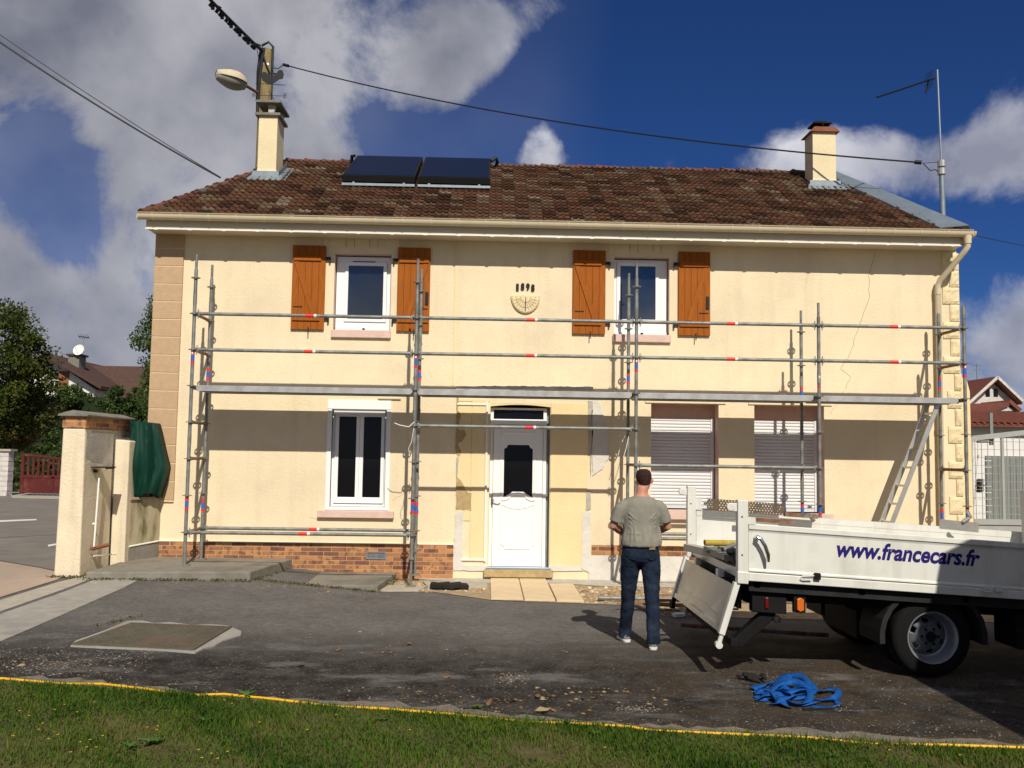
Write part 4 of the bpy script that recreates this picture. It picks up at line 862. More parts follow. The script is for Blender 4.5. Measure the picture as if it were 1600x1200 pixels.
# downpipe
mb = MB(); mb.tube([(11.15, EY-.115, 5.17), (11.15, EY-.115, 5.02), (11.12, EY-.08, 4.95), (10.91, W-.11, 4.58), (10.885, W-.08, 4.50), (10.885, W-.08, .05)], .043, 14)
mb.lathe((11.15, EY-.115, 5.06), (0, 0, 1), [(0, .052), (.12, .058)], 14); mb.lathe((10.885, W-.08, 4.36), (0, 0, 1), [(0, .049), (.10, .049)], 14); mb.lathe((10.885, W-.08, 2.3), (0, 0, 1), [(0, .049), (.06, .049)], 14)
dp = mb.build('downpipe', 'gutter_pvc', H, smooth=True)
# door
y = W+.10; x0, x1, z0, z1 = holes['D']
dr = thing('tmp', None, None) if False else None
lin = lining(holes['D'], .3, 'render_yellow'); 
mb = lin; mb.prism([(x0, z1), (x0, z1-.045)]+[(x0+(x1-x0)*i/12, z1-.045+.03*math.sin(math.pi*i/12)) for i in range(1, 12)]+[(x1, z1-.045), (x1, z1)], 'y', W+.002, W+.25)
dor = mb.build('door', 'render_yellow', H, fix=False, label='white front door with dark glazed panel and transom')
mb = MB(); mb.ring(R4(x0+.005, x1-.045, z0+.03, z1-.055), R4(x0+.06, x1-.10, z0+.05, 2.285), 'y', y, y+.07)
mb.box(x0+.06, x1-.10, y, y+.07, 2.285, 2.385); mb.box(x0+.0, x1-.045, y+.0, y+.06, z1-.055, z1-.04) 
mb = MB(); fo = R4(x0+.003, x1-.045, z0+.03, z1-.055)
mb.box(x0+.003, x0+.05, y, y+.07, z0+.03, z1-.06); mb.box(x1-.10, x1-.05, y, y+.07, z0+.03, z1-.06); mb.box(x0+.05, x1-.10, y, y+.07, 2.285, 2.37); mb.box(x0+.05, x1-.10, y, y+.07, z1-.09, z1-.06)
mb.build('frame', 'white_pvc', dor, bevel=.004)
mb = MB(); mb.box(x0+.04, x1-.09, y+.03, y+.045, 2.36, z1-.08); mb.build('transom_pane', 'pane', dor)
mb = MB(); mb.box(x1-.047, x1, y+.04, y+.08, z0, z1-.05); mb.build('jamb_cover', 'lead', dor)
lx0, lx1, lz0, lz1 = x0+.055, x1-.105, z0+.035, 2.28; gx0, gx1, gz0, gz1 = 4.335, 4.765, 1.20, 1.985; ch = .06
gl = [(gx0, gz0), (gx0+.06, gz0+.035), ((gx0+gx1)/2-.08, gz0+.085), ((gx0+gx1)/2+.08, gz0+.085), (gx1-.06, gz0+.035), (gx1, gz0), (gx1, gz1-ch), (gx1-.035, gz1-.045), (gx1-ch, gz1), (gx0+ch, gz1), (gx0+.035, gz1-.045), (gx0, gz1-ch)]
ol = [(lx0, lz0), (lx0+.2, lz0), (lx0+.34, lz0), (lx1-.34, lz0), (lx1-.2, lz0), (lx1, lz0), (lx1, lz1-.2), (lx1, lz1-.1), (lx1, lz1), (lx0, lz1), (lx0, lz1-.1), (lx0, lz1-.2)]
mb = MB(); mb.ring(ol, gl, 'y', y-.012, y+.04); mb.build('door_leaf', 'white_pvc', dor)
mb = MB(); mb.box(gx0-.005, gx1+.005, y+.008, y+.02, gz0-.01, gz1+.005); mb.build('door_pane', 'pane', dor)
mb = MB()
def mold(p, r=.010): mb.tube([(a, y-.014, b) for a, b in p], r, 6)
cxm = (gx0+gx1)/2
mold([(lx0+.115, lz0+.13), (lx0+.115, lz1-.06)], .008); mold([(lx1-.115, lz0+.13), (lx1-.115, lz1-.06)], .008)
mold([(gx0-.045, 1.165), (gx0+.03, 1.165), (gx0+.08, 1.19), (cxm-.11, 1.245), (cxm, 1.265), (cxm+.11, 1.245), (gx1-.08, 1.19), (gx1-.03, 1.165), (gx1+.045, 1.165)], .018)
mold([(gx0-.05, 1.10), (gx0+.02, 1.08), (gx0+.08, 1.05), (cxm, 1.03), (gx1-.08, 1.05), (gx1-.02, 1.08), (gx1+.05, 1.10)], .009)
mold([(gx0-.03, 1.02), (gx0-.03, .55)], .007); mold([(gx1+.03, 1.02), (gx1+.03, .55)], .007)
mold([(gx0-.045, .52), (gx0-.02, .505), (gx0+.02, .48), (gx0+.03, .44), (gx1-.03, .44), (gx1-.02, .48), (gx1+.02, .505), (gx1+.045, .52)], .012)
mold([(lx0+.12, lz1-.10), (gx0-.03, lz1-.12), (gx1+.03, lz1-.12), (lx1-.12, lz1-.10)], .013)
mold([(gx0-.03, gz0-.0), (gx0-.025, gz1-.05), (gx0+.045, gz1+.02), (gx1-.045, gz1+.02), (gx1+.025, gz1-.05), (gx1+.03, gz0)], .007)
mb.build('door_molding', 'white_pvc', dor, smooth=True)
mb = MB(); mb.tube([(4.165, y-.02, 1.20), (4.165, y-.055, 1.19), (4.20, y-.06, 1.145), (4.26, y-.06, 1.13), (4.295, y-.05, 1.145)], .010, 8); mb.cbox((4.165, y-.016, 1.16), (.03, .01, .12)); mb.build('door_handle', 'chrome', dor, smooth=True)
mb = MB(); mb.cbox((4.166, y-.018, 1.08), (.018, .02, .03)); mb.build('keyhole', 'black_iron', dor)
mb = MB(); mb.box(x0-.03, x1+.03, W-.05, W+.25, z0-.02, z0+.032); mb.build('threshold', 'zinc', dor, bevel=.004)
# chimneys
def roof_z(x, y): return EZ+SL*(min(y, 2*(EY+RH)-y)-EY)
def chimney(u0, u1, y0, v_top, dpt, lab):
    a = at(u0, 240, y=y0); b = at(u1, 240, y=y0); zt = at(u0, v_top, y=y0).z; zb = roof_z(0, y0)-.1; xa, xb = a.x, b.x
    mb = MB(); mb.box(xa, xb, y0, y0+dpt, zb, zt); mb.add([(xa-.05, y0-.05, zb+.0), (xb+.05, y0-.05, zb), (xb+.05, y0+dpt, zb), (xa-.05, y0+dpt, zb), (xa-.001, y0-.001, zb+.30), (xb+.001, y0-.001, zb+.30), (xb+.001, y0+dpt, zb+.3), (xa-.001, y0+dpt, zb+.30)], [(0, 1, 5, 4), (1, 2, 6, 5), (2, 3, 7, 6), (3, 0, 4, 7)])
    c = mb.build('chimney', 'render_chimney', roof, label=lab); return c, xa, xb, zt, zb
c1, xa, xb, zt, zb = chimney(403, 432, 2.55, 181, .50, 'tall left chimney under a flat slab cap')
y0 = 2.55
mb = MB(); mb.box(xa-.06, xb+.05, y0-.05, y0+.56, zt, zt+.05); mb.build('chimney_collar', 'lichen_stone', c1, bevel=.006)
mb = MB(); mb.box(xa-.04, xb+.06, y0-.10, y0+.62, zt+.20, zt+.245); mb.build('chimney_slab', 'lichen_stone', c1, bevel=.008)
mb = MB()
for px in (xa+.20, ): mb.add([(px-.045, y0+.0, zt+.05), (px+.045, y0+.0, zt+.05), (px+.065, y0+.0, zt+.2), (px-.065, y0+.0, zt+.2), (px-.045, y0+.08, zt+.05), (px+.045, y0+.08, zt+.05), (px+.065, y0+.08, zt+.2), (px-.065, y0+.08, zt+.2)], [(0, 1, 2, 3), (4, 7, 6, 5), (0, 4, 5, 1), (1, 5, 6, 2), (2, 6, 7, 3), (3, 7, 4, 0)])
mb.box(xa, xa+.05, y0+.4, y0+.48, zt+.05, zt+.2); mb.box(xb-.06, xb, y0+.4, y0+.48, zt+.05, zt+.2); mb.build('cap_pillar', 'cement', c1)
def flash(xa, xb, y0, dpt, par):
    mb = MB(); z_ = lambda y: roof_z(0, y)+.075
    P0 = [(xa-.16, y0-.22, z_(y0-.22)), (xb+.14, y0-.22, z_(y0-.22)), (xb+.12, y0-.02, z_(y0)+.02), (xa-.08, y0-.02, z_(y0)+.02)]
    mb.add(P0, [(0, 1, 2, 3)]); mb.add([(xa-.07, y0-.055, z_(y0-.05)), (xb+.07, y0-.055, z_(y0-.05)), (xb+.07, y0-.055, z_(y0-.05)+.10), (xa-.07, y0-.055, z_(y0-.05)+.10)], [(0, 1, 2, 3)])
    mb.add([(xb+.07, y0-.055, z_(y0-.05)), (xb+.07, y0+dpt, z_(y0+dpt)), (xb+.07, y0+dpt, z_(y0+dpt)+.08), (xb+.07, y0-.055, z_(y0-.05)+.10)], [(0, 1, 2, 3)]); mb.add([(xb+.07, y0-.2, z_(y0-.2)), (xb+.20, y0-.2, z_(y0-.2)), (xb+.20, y0+dpt, z_(y0+dpt)), (xb+.07, y0+dpt, z_(y0+dpt))], [(0, 1, 2, 3)])
    o = mb.build('lead_flashing', 'lead', par, fix=False); s_ = o.modifiers.new('s', 'SOLIDIFY'); s_.thickness = .008
flash(xa, xb, y0, .5, c1)
c2, xa, xb, zt, zb = chimney(1270, 1306, 2.75, 206, .40, 'right chimney with round tile cowl')
y0 = 2.75
mb = MB(); mb.prism([(xa-.06, zt), (xb+.06, zt), (xb-.02, zt+.08), (xa+.02, zt+.08)], 'y', y0-.05, y0+.45); mb.build('chimney_collar', 'terracotta', c2)
mb = MB(); cxc = (xa+xb)/2
mb.box(xa+.06, xb-.06, y0+.05, y0+.35, zt+.08, zt+.12)
for i in range(8):
    a = i*.785; mb.tube([(cxc+.10*math.cos(a), y0+.2+.1*math.sin(a), zt+.10), (cxc+.15*math.cos(a), y0+.2+.15*math.sin(a), zt+.15), (cxc+.13*math.cos(a), y0+.2+.13*math.sin(a), zt+.19)], .018, 6)
mb.box(xa+.04, xb-.05, y0+.03, y0+.37, zt+.175, zt+.20); mb.box(xa+.09, xb-.12, y0+.08, y0+.3, zt+.2, zt+.225)
mb.build('chimney_cowl', 'tarry_wood', c2)
flash(xa, xb, y0, .4, c2)
# ---- solar collectors on a frame
def roof_pt(u, v, dz=0):
    d = ray(u, v); C0 = Vector((CX, CY, CZ)); k = SL; t = ((EZ+dz)-k*EY-CZ+k*CY)/(d.z-k*d.y); return C0+t*d
bl = at(537, 272, y=2.0); br_ = at(766, 280, y=2.0); tl = at(556, 242, y=3.62); tr_ = at(767, 248, y=3.62)
print('solar', [tuple(round(c, 2) for c in p) for p in (bl, br_, tl, tr_)], 'roof', roof_z(0, 2.05), roof_z(0, 3.62))
zb = (bl.z+br_.z)/2; zt = (tl.z+tr_.z)/2; xl = (bl.x+tl.x)/2; xr = (br_.x+tr_.x)/2; xm = (xl+xr)/2
for k, (a, b) in enumerate(((xl, xm-.025), (xm+.025, xr))):
    s = thing('solar_collector', ('left dark blue solar collector on the roof' if k == 0 else 'right dark blue solar collector on the roof'), 'solar panel', ((a+b)/2, 2.05, zb-.15), 'solar collectors on the roof')
    dv = Vector((0, 3.62-2.0, zt-zb)); nv = Vector((0, -dv.z, dv.y)).normalized()
    def quad(x0_, x1_, s0_, s1_, h0, h1):
        V_ = [Vector((x, 2.0, zb))+dv*t+nv*h for h in (h0, h1) for (x, t) in ((x0_, s0_), (x1_, s0_), (x1_, s1_), (x0_, s1_))]; return V_
    FB = [(0, 3, 2, 1), (4, 5, 6, 7), (0, 1, 5, 4), (1, 2, 6, 5), (2, 3, 7, 6), (3, 0, 4, 7)]
    mb = MB(); mb.add(quad(a, b, 0, 1, -.10, -.004), FB); mb.build('collector_case', 'solar_frame', s)
    mb = MB(); mb.add(quad(a+.03, b-.03, .018, .982, -.004, .004), FB); mb.build('collector_glass', 'solar_glass', s)
    mb = MB()
    for x in (a+.18, b-.18): mb.bar((x, 2.02, zb-.16), (x, 3.4, roof_z(0, 3.4)+.1), .03, .03); mb.bar((x, 2.06, roof_z(0, 2.06)+.02), (x, 2.06, zb-.09), .035, .02)
    mb.box(a-.0, b+.0, 2.0, 2.04, zb-.165, zb-.125); mb.build('mounting_rail', 'lead', s)
mb = MB(); mb.tube([(xr+.01, 3.25, zt-.17), (xr+.09, 3.3, zt-.09), (xr+.12, 3.45, zt-.12), (xr+.07, 3.5, zt-.25)], .03, 8); mb.tube([(xl-.01, 3.35, zt-.1), (xl-.06, 3.4, zt-.08), (xl-.09, 3.5, zt-.25)], .03, 8)
tag(mb.build('insulated_pipe', 'black_plastic', smooth=True), 'black insulated pipe ends beside the solar collectors', 'pipe')

# ================================================================ SCAFFOLD
SC = thing('scaffold', 'galvanised ring lock scaffold with steel decks along the house front', 'scaffold', (5.4, .36, 0))
SX = [0, 3.07, 6.14, 8.71, 10.78]; SY = [0, .73]; K0 = .72; ZR = lambda k: K0+.5*k
def rosette_mb(x, y, z):
    mb = MB(); n = 20; cr_ = [(.046*math.cos(2*math.pi*k/n), .046*math.sin(2*math.pi*k/n)) for k in range(n)]; co = [(.062*math.cos(2*math.pi*k/n), .062*math.sin(2*math.pi*k/n)) for k in range(n)]
    mb.ring([(x+a, y+b) for a, b in co], [(x+a, y+b) for a, b in cr_], 'z', z-.005, z+.005)
    for k in range(4): a = k*math.pi/2+.785; mb.bar((x, y, z), (x+.05*math.cos(a), y+.05*math.sin(a), z), .022, .009)
    mb.lathe((x, y, z-.018), (0, 0, 1), [(0, .0275), (.036, .0275)], 12); return mb
FEET = {(0, 0): .275, (0, 1): .275, (1, 0): .03, (1, 1): .09}
rproto = None
TOPK = {0: 7, 1: 7, 2: 7, 3: 6, 4: 6}
for i, x in enumerate(SX):
    for j, y in enumerate(SY):
        zt = 4.55 if i < 3 else 4.04; zs_ = ZR(TOPK[i])+.12; z0 = FEET.get((i, j), .02); zj = z0 if i == 0 else max(z0+.35, .42)
        mb = MB(); mb.tube([(x, y, zj), (x, y, zs_)], .0242, 14); mb.tube([(x, y, zs_), (x, y, zt)], .0185, 12)
        if zj > z0: mb.tube([(x, y, z0), (x, y, zj)], .017, 10); mb.lathe((x, y, zj-.03), (0, 0, 1), [(0, .035), (.03, .035)], 8)
        for kj in ((3.85, 1.9) if i != 3 else (2.9, 1.4)):                       # sleeve joints
            mb.lathe((x, y, kj), (0, 0, 1), [(0, .0265), (.16, .0265)], 12)
        st = mb.build('standard', 'galv', SC, smooth=True)
        mb = MB(); mb.box(x-.07, x+.07, y-.07, y+.07, z0-.004, z0+.008); mb.build('base_plate', 'galv', st)
        for k in range(0, TOPK[i]+1):
            if rproto is None: rproto = rosette_mb(0, 0, 0).build('rosette', 'galv', st, origin=(0, 0, 0)); rproto.location = Vector((x, y, ZR(k)))-WL[st.name]
            else:
                c = rproto.copy(); COL.objects.link(c); c.parent = st; c.location = Vector((x, y, ZR(k)))-WL[st.name]
        # coloured owner bands
        for zc in ([3.10, 1.10] if j == 0 else [2.98 if i else 2.93, 1.04]):
            if i == 3: zc += (-.18 if zc > 2 else .05)
            for cc, a, b in (('sticker_red', .045, .095), ('sticker_blue', -.045, .045), ('sticker_red', -.085, -.045)):
                mb = MB(); mb.lathe((x, y, zc+a), (0, 0, 1), [(0, .0249), (b-a, .0249)], 14); mb.build('owner_band', cc, st, smooth=True)
        if j == 0:
            mb = MB(); mb.cbox((x, y-.0245, 3.10+.07 if i != 3 else 2.99), (.02, .003, .028)); mb.build('owner_band', 'sticker_white', st)
def ledger(p0, p1, band=True, nm='ledger', m='galv', r=.0242):
    p0, p1 = Vector(p0), Vector(p1); d = (p1-p0).normalized(); a, b = p0+d*.055, p1-d*.055
    mb = MB(); mb.tube([a+d*.02, b-d*.02], r, 12)
    o = mb.build(nm, m, SC, smooth=True)
    for q, s in ((p0, 1), (p1, -1)):
        mb = MB(); c = q+d*s*.058; mb.cbox(c, (.05 if abs(d.x) > .5 else .03, .05 if abs(d.y) > .5 else .03, .062)); mb.bar(q+d*s*.052+Vector((0, 0, -.07)), q+d*s*.052+Vector((0, 0, .065)), .012, .020); mb.build('wedge_head', 'galv', o, bevel=.006)
    if band:
        c = p0.lerp(p1, .52)
        for mm, a_, b_ in (('sticker_red', -.07, .05), ('sticker_white', .05, .085)): mb = MB(); mb.tube([c+d*a_, c+d*b_], r+.0009, 12); mb.build('owner_band', mm, o, smooth=True)
    return o
for b in range(4):
    for k in (5, 6): ledger((SX[b], 0, ZR(k)), (SX[b+1], 0, ZR(k)), nm='guard_rail')
ledger((SX[1], 0, ZR(3)), (SX[2], 0, ZR(3)))
ledger((SX[2], .0, ZR(2)), (SX[3], .0, ZR(2)), False)
for y in SY: ledger((SX[0], y, ZR(0)), (SX[1], y, ZR(0))); ledger((SX[2], y, ZR(0)), (SX[3], y, ZR(0)), False)
for i, ks in ((0, (5, 6, 3, 2, 0)), (1, (0,)), (2, (2, 0)), (3, (2, 0)), (4, (5, 6, 2, 0))):
    for k in ks: ledger((SX[i], 0, ZR(k)), (SX[i], .73, ZR(k)), False, 'transom', 'rust_tube', .022)
for i in range(5):
    mb = MB(); x = SX[i]; z = ZR(4)-.02; mb.bar((x, .05, z), (x, .68, z), .05, .05); mb.build('transom', 'galv', SC, bevel=.004)
for b in range(4):
    xa, xb = SX[b]+.045, SX[b+1]-.045; z1 = ZR(4)+.015
    for (ya, yb) in ((.095, .385), (.400, .690)):
        mb = MB(); mb.box(xa, xb, ya, ya+.012, z1-.080, z1); mb.box(xa, xb, yb-.012, yb, z1-.080, z1); mb.box(xa, xb, ya+.012, yb-.012, z1-.012, z1-.002)
        mb.box(xa, xb, ya+.012, ya+.035, z1-.080, z1-.072); mb.box(xa, xb, yb-.035, yb-.012, z1-.080, z1-.072)
        n = int((xb-xa)/.32)
        for q in range(n+1): xx = xa+.04+(xb-xa-.08)*q/n; mb.box(xx-.02, xx+.02, ya+.012, yb-.012, z1-.06, z1-.012)
        for xx in (xa, xb): mb.box(xx-.02, xx+.02, ya+.03, yb-.03, z1-.07, z1-.005)
        mb.build('steel_deck', 'galv_deck', SC, bevel=.002)
# twisted wire ties
mb = MB(); mb.tube([(3.07, -.03, 2.27), (3.0, -.05, 2.2), (2.88, -.06, 2.22), (2.80, -.05, 2.25)], .006, 5); mb.tube([(3.07, -.03, 2.22), (3.04, -.04, 2.0), (3.0, -.04, 1.9), (3.02, -.04, 1.8)], .004, 5)
tag(mb.build('wire_tie', 'trim_white', smooth=True), 'pale loose cord tied round the second scaffold post', 'cord')
mb = MB(); mb.tube([(6.16, .70, 2.2), (6.10, .65, 1.95), (6.05, .6, 1.8)], .004, 5); mb.tube([(6.12, .70, 2.2), (6.02, .66, 2.0), (5.98, .6, 1.85)], .004, 5)
tag(mb.build('wire_tie', 'trim_white', smooth=True), 'loose cord ends hanging at the middle scaffold post', 'cord')

# ladder leaning inside the right bay
LD = thing('ladder', 'aluminium ladder leaning up to the deck in the right scaffold bay', 'ladder', (9.45, .35, 0))
lt, lb = Vector((10.52, 0, 2.72)), Vector((9.42, 0, .02)); ld = (lt-lb).normalized()
ys = (.20, .52)
for y in ys:
    mb = MB(); mb.bar(lb+Vector((0, y, 0)), lt+Vector((0, y, 0)), .026, .062, up=(1, 0, 0)); mb.build('rail', 'alu', LD, bevel=.003)
for k in range(10):
    p = lb+ld*(.18+.28*k); mb = MB(); mb.bar((p.x, ys[0]+.013, p.z), (p.x, ys[1]-.013, p.z), .03, .03); mb.build('rung', 'alu', LD)
mb = MB(); [mb.cbox((lb.x, y, .02), (.07, .04, .04)) for y in ys[:1]]; mb.build('ladder_foot', 'black_plastic', LD)
mb = MB(); mb.cbox((lb.x, ys[1], .02), (.07, .04, .04)); mb.build('ladder_foot', 'black_plastic', LD)

# ================================================================ GATE PILLAR AND LOW WALL
gz = .17
PLR = thing('gate_pillar', 'cream rendered gate pillar with brick course under a stone cap', 'gate pillar', (-1.3, -.1, gz))
px0, px1, py0, py1 = -1.44, -1.15, -.62, .30
a = at(123, 668, y=py0); print('pillar', a, at(152, 668, y=py0), at(137, 897, y=py0))
mb = MB(); mb.add([(px0-.02, py0-.01, .05), (px1+.02, py0-.01, .05), (px1+.02, py1, .05), (px0-.02, py1, .05), (px0, py0, 2.10), (px1, py0, 2.10), (px1, py1, 2.10), (px0, py1, 2.10)], [(0, 3, 2, 1), (4, 5, 6, 7), (0, 1, 5, 4), (1, 2, 6, 5), (2, 3, 7, 6), (3, 0, 4, 7)])
mb.build('shaft', 'pillar_render', PLR, bevel=.02)
mb = MB(); mb.box(px0-.005, px1+.006, py0-.005, py1+.005, 2.10, 2.255); mb.build('brick_course', 'brick', PLR)
mb = MB(); mb.prism([(px0-.05, 2.255), (px1+.05, 2.255), (px1+.05, 2.28), ((px0+px1)/2, 2.335), (px0-.05, 2.28)], 'y', py0-.06, py1+.66); mb.build('capstone', 'lichen_stone', PLR, bevel=.006)
mb = MB(); mb.box(px0+.02, px1-.004, py1, py1+.62, .1, 2.10); mb.build('rear_core', 'cement', PLR); mb = MB(); mb.box(px0+.02, px1+.004, py1, py1+.62, 2.10, 2.255); mb.build('brick_course', 'brick', PLR)
mb = MB(); mb.prism([(py0+.03, 2.07), (py1, 2.07), (py1, 1.62), (py1-.2, 1.55), (py1-.35, 1.63), (py0+.3, 1.66), (py0+.03, 1.72)], 'x', px1-.002, px1+.006); mb.build('bare_patch', 'cement', PLR)
mb = MB(); mb.box(px1+.01, px1+.05, py0+.30, py0+.34, 1.52, 1.56); mb.box(px1+.01, px1+.22, py0+.2, py0+.5, 1.585, 1.60); [mb.box(px1+.2, px1+.215, py0+.2+q*.05, py0+.225+q*.05, 1.57, 1.585) for q in range(6)]; mb.build('hinge_bracket', 'black_iron', PLR)
# white latch rod hanging beside the pillar
LR = thing('barrier_rod', 'slim white steel rod standing hinged against the gate pillar', 'rod', (-1.05, -.2, .3))
mb = MB(); mb.tube([(-1.075, -.36, .55), (-1.075, -.30, 1.45)], .012, 8); mb.build('rod', 'trim_white', LR, smooth=True)
mb = MB(); mb.tube([(-1.10, -.38, .52), (-.99, -.1, .55)], .025, 8); mb.build('hinge_arm', 'terracotta', LR, smooth=True)
mb = MB(); mb.tube([(-1.10, -.3, .42), (-.98, .15, .40)], .010, 8); mb.build('cross_rod', 'trim_white', LR, smooth=True)
mb = MB(); [mb.cbox((-1.095, -.33, z_), (.05, .02, .02)) for z_ in (.85,)]; mb.build('rod_clip', 'trim_white', LR)
sx0, sx1, sy0, sy1 = -1.13, -.93, .32, .58
mb = MB(); mb.add([(sx0, sy0, .1), (sx1, sy0, .1), (sx1, sy1, .1), (sx0, sy1, .1), (sx0, sy0, 1.97), (sx1, sy0, 1.95), (sx1, sy1, 1.95), (sx0, sy1, 1.97)], [(0, 3, 2, 1), (4, 5, 6, 7), (0, 1, 5, 4), (1, 2, 6, 5), (2, 3, 7, 6), (3, 0, 4, 7)])
tag(mb.build('gate_post', 'pillar_render', bevel=.015), 'narrow cream rendered post with chipped top beside the pillar', 'post')
LW = thing('boundary_wall', 'low stained garden wall joining the gate post to the house', 'wall', (-.85, .8, .15))
mb = MB(); mb.prism([(-.94, .45), (-.70, W-.0), (-.70, 1.5), (-1.14, 1.5), (-1.14, .45)], 'z', .05, 1.12); mb.build('wall_body', 'wall_dirty', LW)
mb = MB(); mb.prism([(-.92, .42), (-.68, W-.04), (-.68, 1.5), (-1.17, 1.5), (-1.17, .42)], 'z', 1.12, 1.155); mb.build('coping', 'pavement_pink', LW, bevel=.004)
mb = MB(); mb.tube([(-.925, .46, .47), (-.705, W-.05, .50)], .012, 6); mb.build('base_bead', 'trim_white', LW)
mb = MB(); mb.prism([(-.932, .45), (-.695, W-.02), (-.705, W-.02), (-.945, .47)], 'z', .05, .46); mb.build('wall_base', 'concrete', LW)
# green tarpaulin draped over the wall
def tarp():
    yq = .55; mb = MB()
    out = {}
    rows = 22; left = []; right = []
    topv, botv = 657, 776
    V_ = []; nc = 16
    for i in range(rows+1):
        t_ = i/rows; v = topv+(botv-topv)*t_
        ul = 204+2*t_+4*t_*t_; ur = 243+ (17*min(1, t_/.62) if t_ < .62 else 17-(t_-.62)/.38*13)
        for j in range(nc+1):
            s_ = j/nc; u = ul+(ur-ul)*s_; fold = .03*math.sin(s_*8+1.5*math.sin(t_*2.3))+.022*math.sin(s_*17+t_*5)+.02*math.sin(t_*9+s_*4)
            y = yq+.22*s_+fold-.10*math.sin(t_*2.6)*(1-s_*.3); vv = v+(4*s_ if t_ == 0 else 0)+(-2.5+5*math.sin(s_*8) if i == rows else 0)
            V_.append(at(u, vv, y=y))
    F_ = [(i*(nc+1)+j, (i+1)*(nc+1)+j, (i+1)*(nc+1)+j+1, i*(nc+1)+j+1) for i in range(rows) for j in range(nc)]
    b = len(V_); top = [V_[j]+Vector((-.06, .45, .0)) for j in range(nc+1)]; V_ += top
    F_ += [(j, j+1, b+j+1, b+j) for j in range(nc)]
    rs = [V_[i*(nc+1)+nc]+Vector((-.03, .4, 0)) for i in range(rows+1)]; c = len(V_); V_ += rs; F_ += [(i*(nc+1)+nc, (i+1)*(nc+1)+nc, c+i+1, c+i) for i in range(rows)]
    mb.add(V_, F_); o = mb.build('tarpaulin', 'tarp', smooth=True); s = o.modifiers.new('s', 'SOLIDIFY'); s.thickness = .004
    tag(o, 'dark green tarpaulin draped over the box on the low wall', 'tarpaulin')
tarp()
mb = MB(); mb.box(-1.12, -.80, .75, 1.35, 1.156, 1.95); tag(mb.build('meter_box', 'grey_panel', bevel=.01), 'box standing on the low wall hidden under the green tarpaulin', 'box')

# ================================================================ ROOFTOP: POLE, LAMP, VANE, ANTENNA, CABLES
PY = 8.2
pb, pt = at(412, 500, y=PY), at(418, 78, y=PY)
UP = thing('utility_pole', 'lichen stained wooden utility pole behind the left chimney', 'utility pole', (pt.x-.02, PY, .2))
mb = MB(); mb.tube([(pt.x-.02, PY, .1), (pt.x-.01, PY, pt.z-.1), (pt.x, PY, pt.z)], [.20, .155, .12], 14); mb.build('pole_shaft', 'wood_pole', UP, smooth=True)
mb = MB(); q = pt
mb.tube([(q.x-.15, PY-.12, q.z-1.55), (q.x-.16, PY-.16, q.z-.6), (q.x-.10, PY-.18, q.z+.02), (q.x-.35, PY-.15, q.z+.10)], .035, 8)
mb.tube([(q.x+.15, PY-.12, q.z-.6), (q.x+.16, PY-.14, q.z+.02), (q.x+.06, PY-.16, q.z+.12), (q.x-.10, PY-.17, q.z+.02)], .03, 8)
mb.tube([(q.x-.1, PY-.18, q.z), (q.x, PY-.19, q.z-.35), (q.x+.12, PY-.18, q.z-.62), (q.x+.25, PY-.14, q.z-.62)], .02, 6)
mb.tube([(q.x-.05, PY-.19, q.z-.05), (q.x-.12, PY-.19, q.z-.7), (q.x-.14, PY-.18, q.z-1.3)], .045, 6)
mb.build('cable_bundle', 'black_plastic', UP, smooth=True)
mb = MB(); [mb.lathe((q.x-.01, PY, q.z-z_), (0, 0, 1), [(0, .16), (.05, .16)], 14) for z_ in (.42,)]; mb.build('steel_band', 'alu', UP)
# street lamp on the pole
la = at(406, 147, y=PY-.1); lb_ = at(383, 133, y=PY-.75); le = at(338, 116, y=PY-1.2); lm = at(362, 122, y=PY-.97)
SLp = thing('street_lamp', 'old cream cobra head street lamp on a short arm', 'street lamp', la)
mb = MB(); mb.tube([la, lb_], .035, 8); mb.build('lamp_arm', 'terracotta', SLp, smooth=True)
ax = (le-lb_).normalized(); Ln = (le-lb_).length; sdv = ax.cross(Vector((0, 0, 1))).normalized(); upv = sdv.cross(ax)
def shell(lo, hi, sc, nm, m, z0=0):
    mb = MB(); V_ = []; n = 12; k = 10
    for i in range(n+1):
        t_ = i/n; wv = (.11+.13*math.sin(math.pi*min(1, t_*1.0)**.8))*(1 if t_ < .97 else .6)*sc; hv = (.09+.10*math.sin(math.pi*t_**.8))*sc
        c = lb_+ax*Ln*t_
        for j in range(k+1):
            a = lo+(hi-lo)*j/k; V_.append(c+sdv*wv*math.cos(a)+upv*(hv*math.sin(a)+z0))
    F_ = [(i*(k+1)+j, i*(k+1)+j+1, (i+1)*(k+1)+j+1, (i+1)*(k+1)+j) for i in range(n) for j in range(k)]
    F_ += [tuple(range(k+1)), tuple(n*(k+1)+j for j in range(k+1))]
    mb.add(V_, F_); return mb.build(nm, m, SLp, smooth=True)
shell(-.1, math.pi+.1, 1.15, 'lamp_hood', 'lamp_shell'); shell(math.pi+.1, 2*math.pi-.1, .98, 'lamp_glass', 'lamp_glass', -.01)
mb = MB(); mb.cbox(lb_+ax*.12-upv*.06, (.2, .16, .14)); mb.build('lamp_socket', 'black_plastic', SLp, bevel=.02)
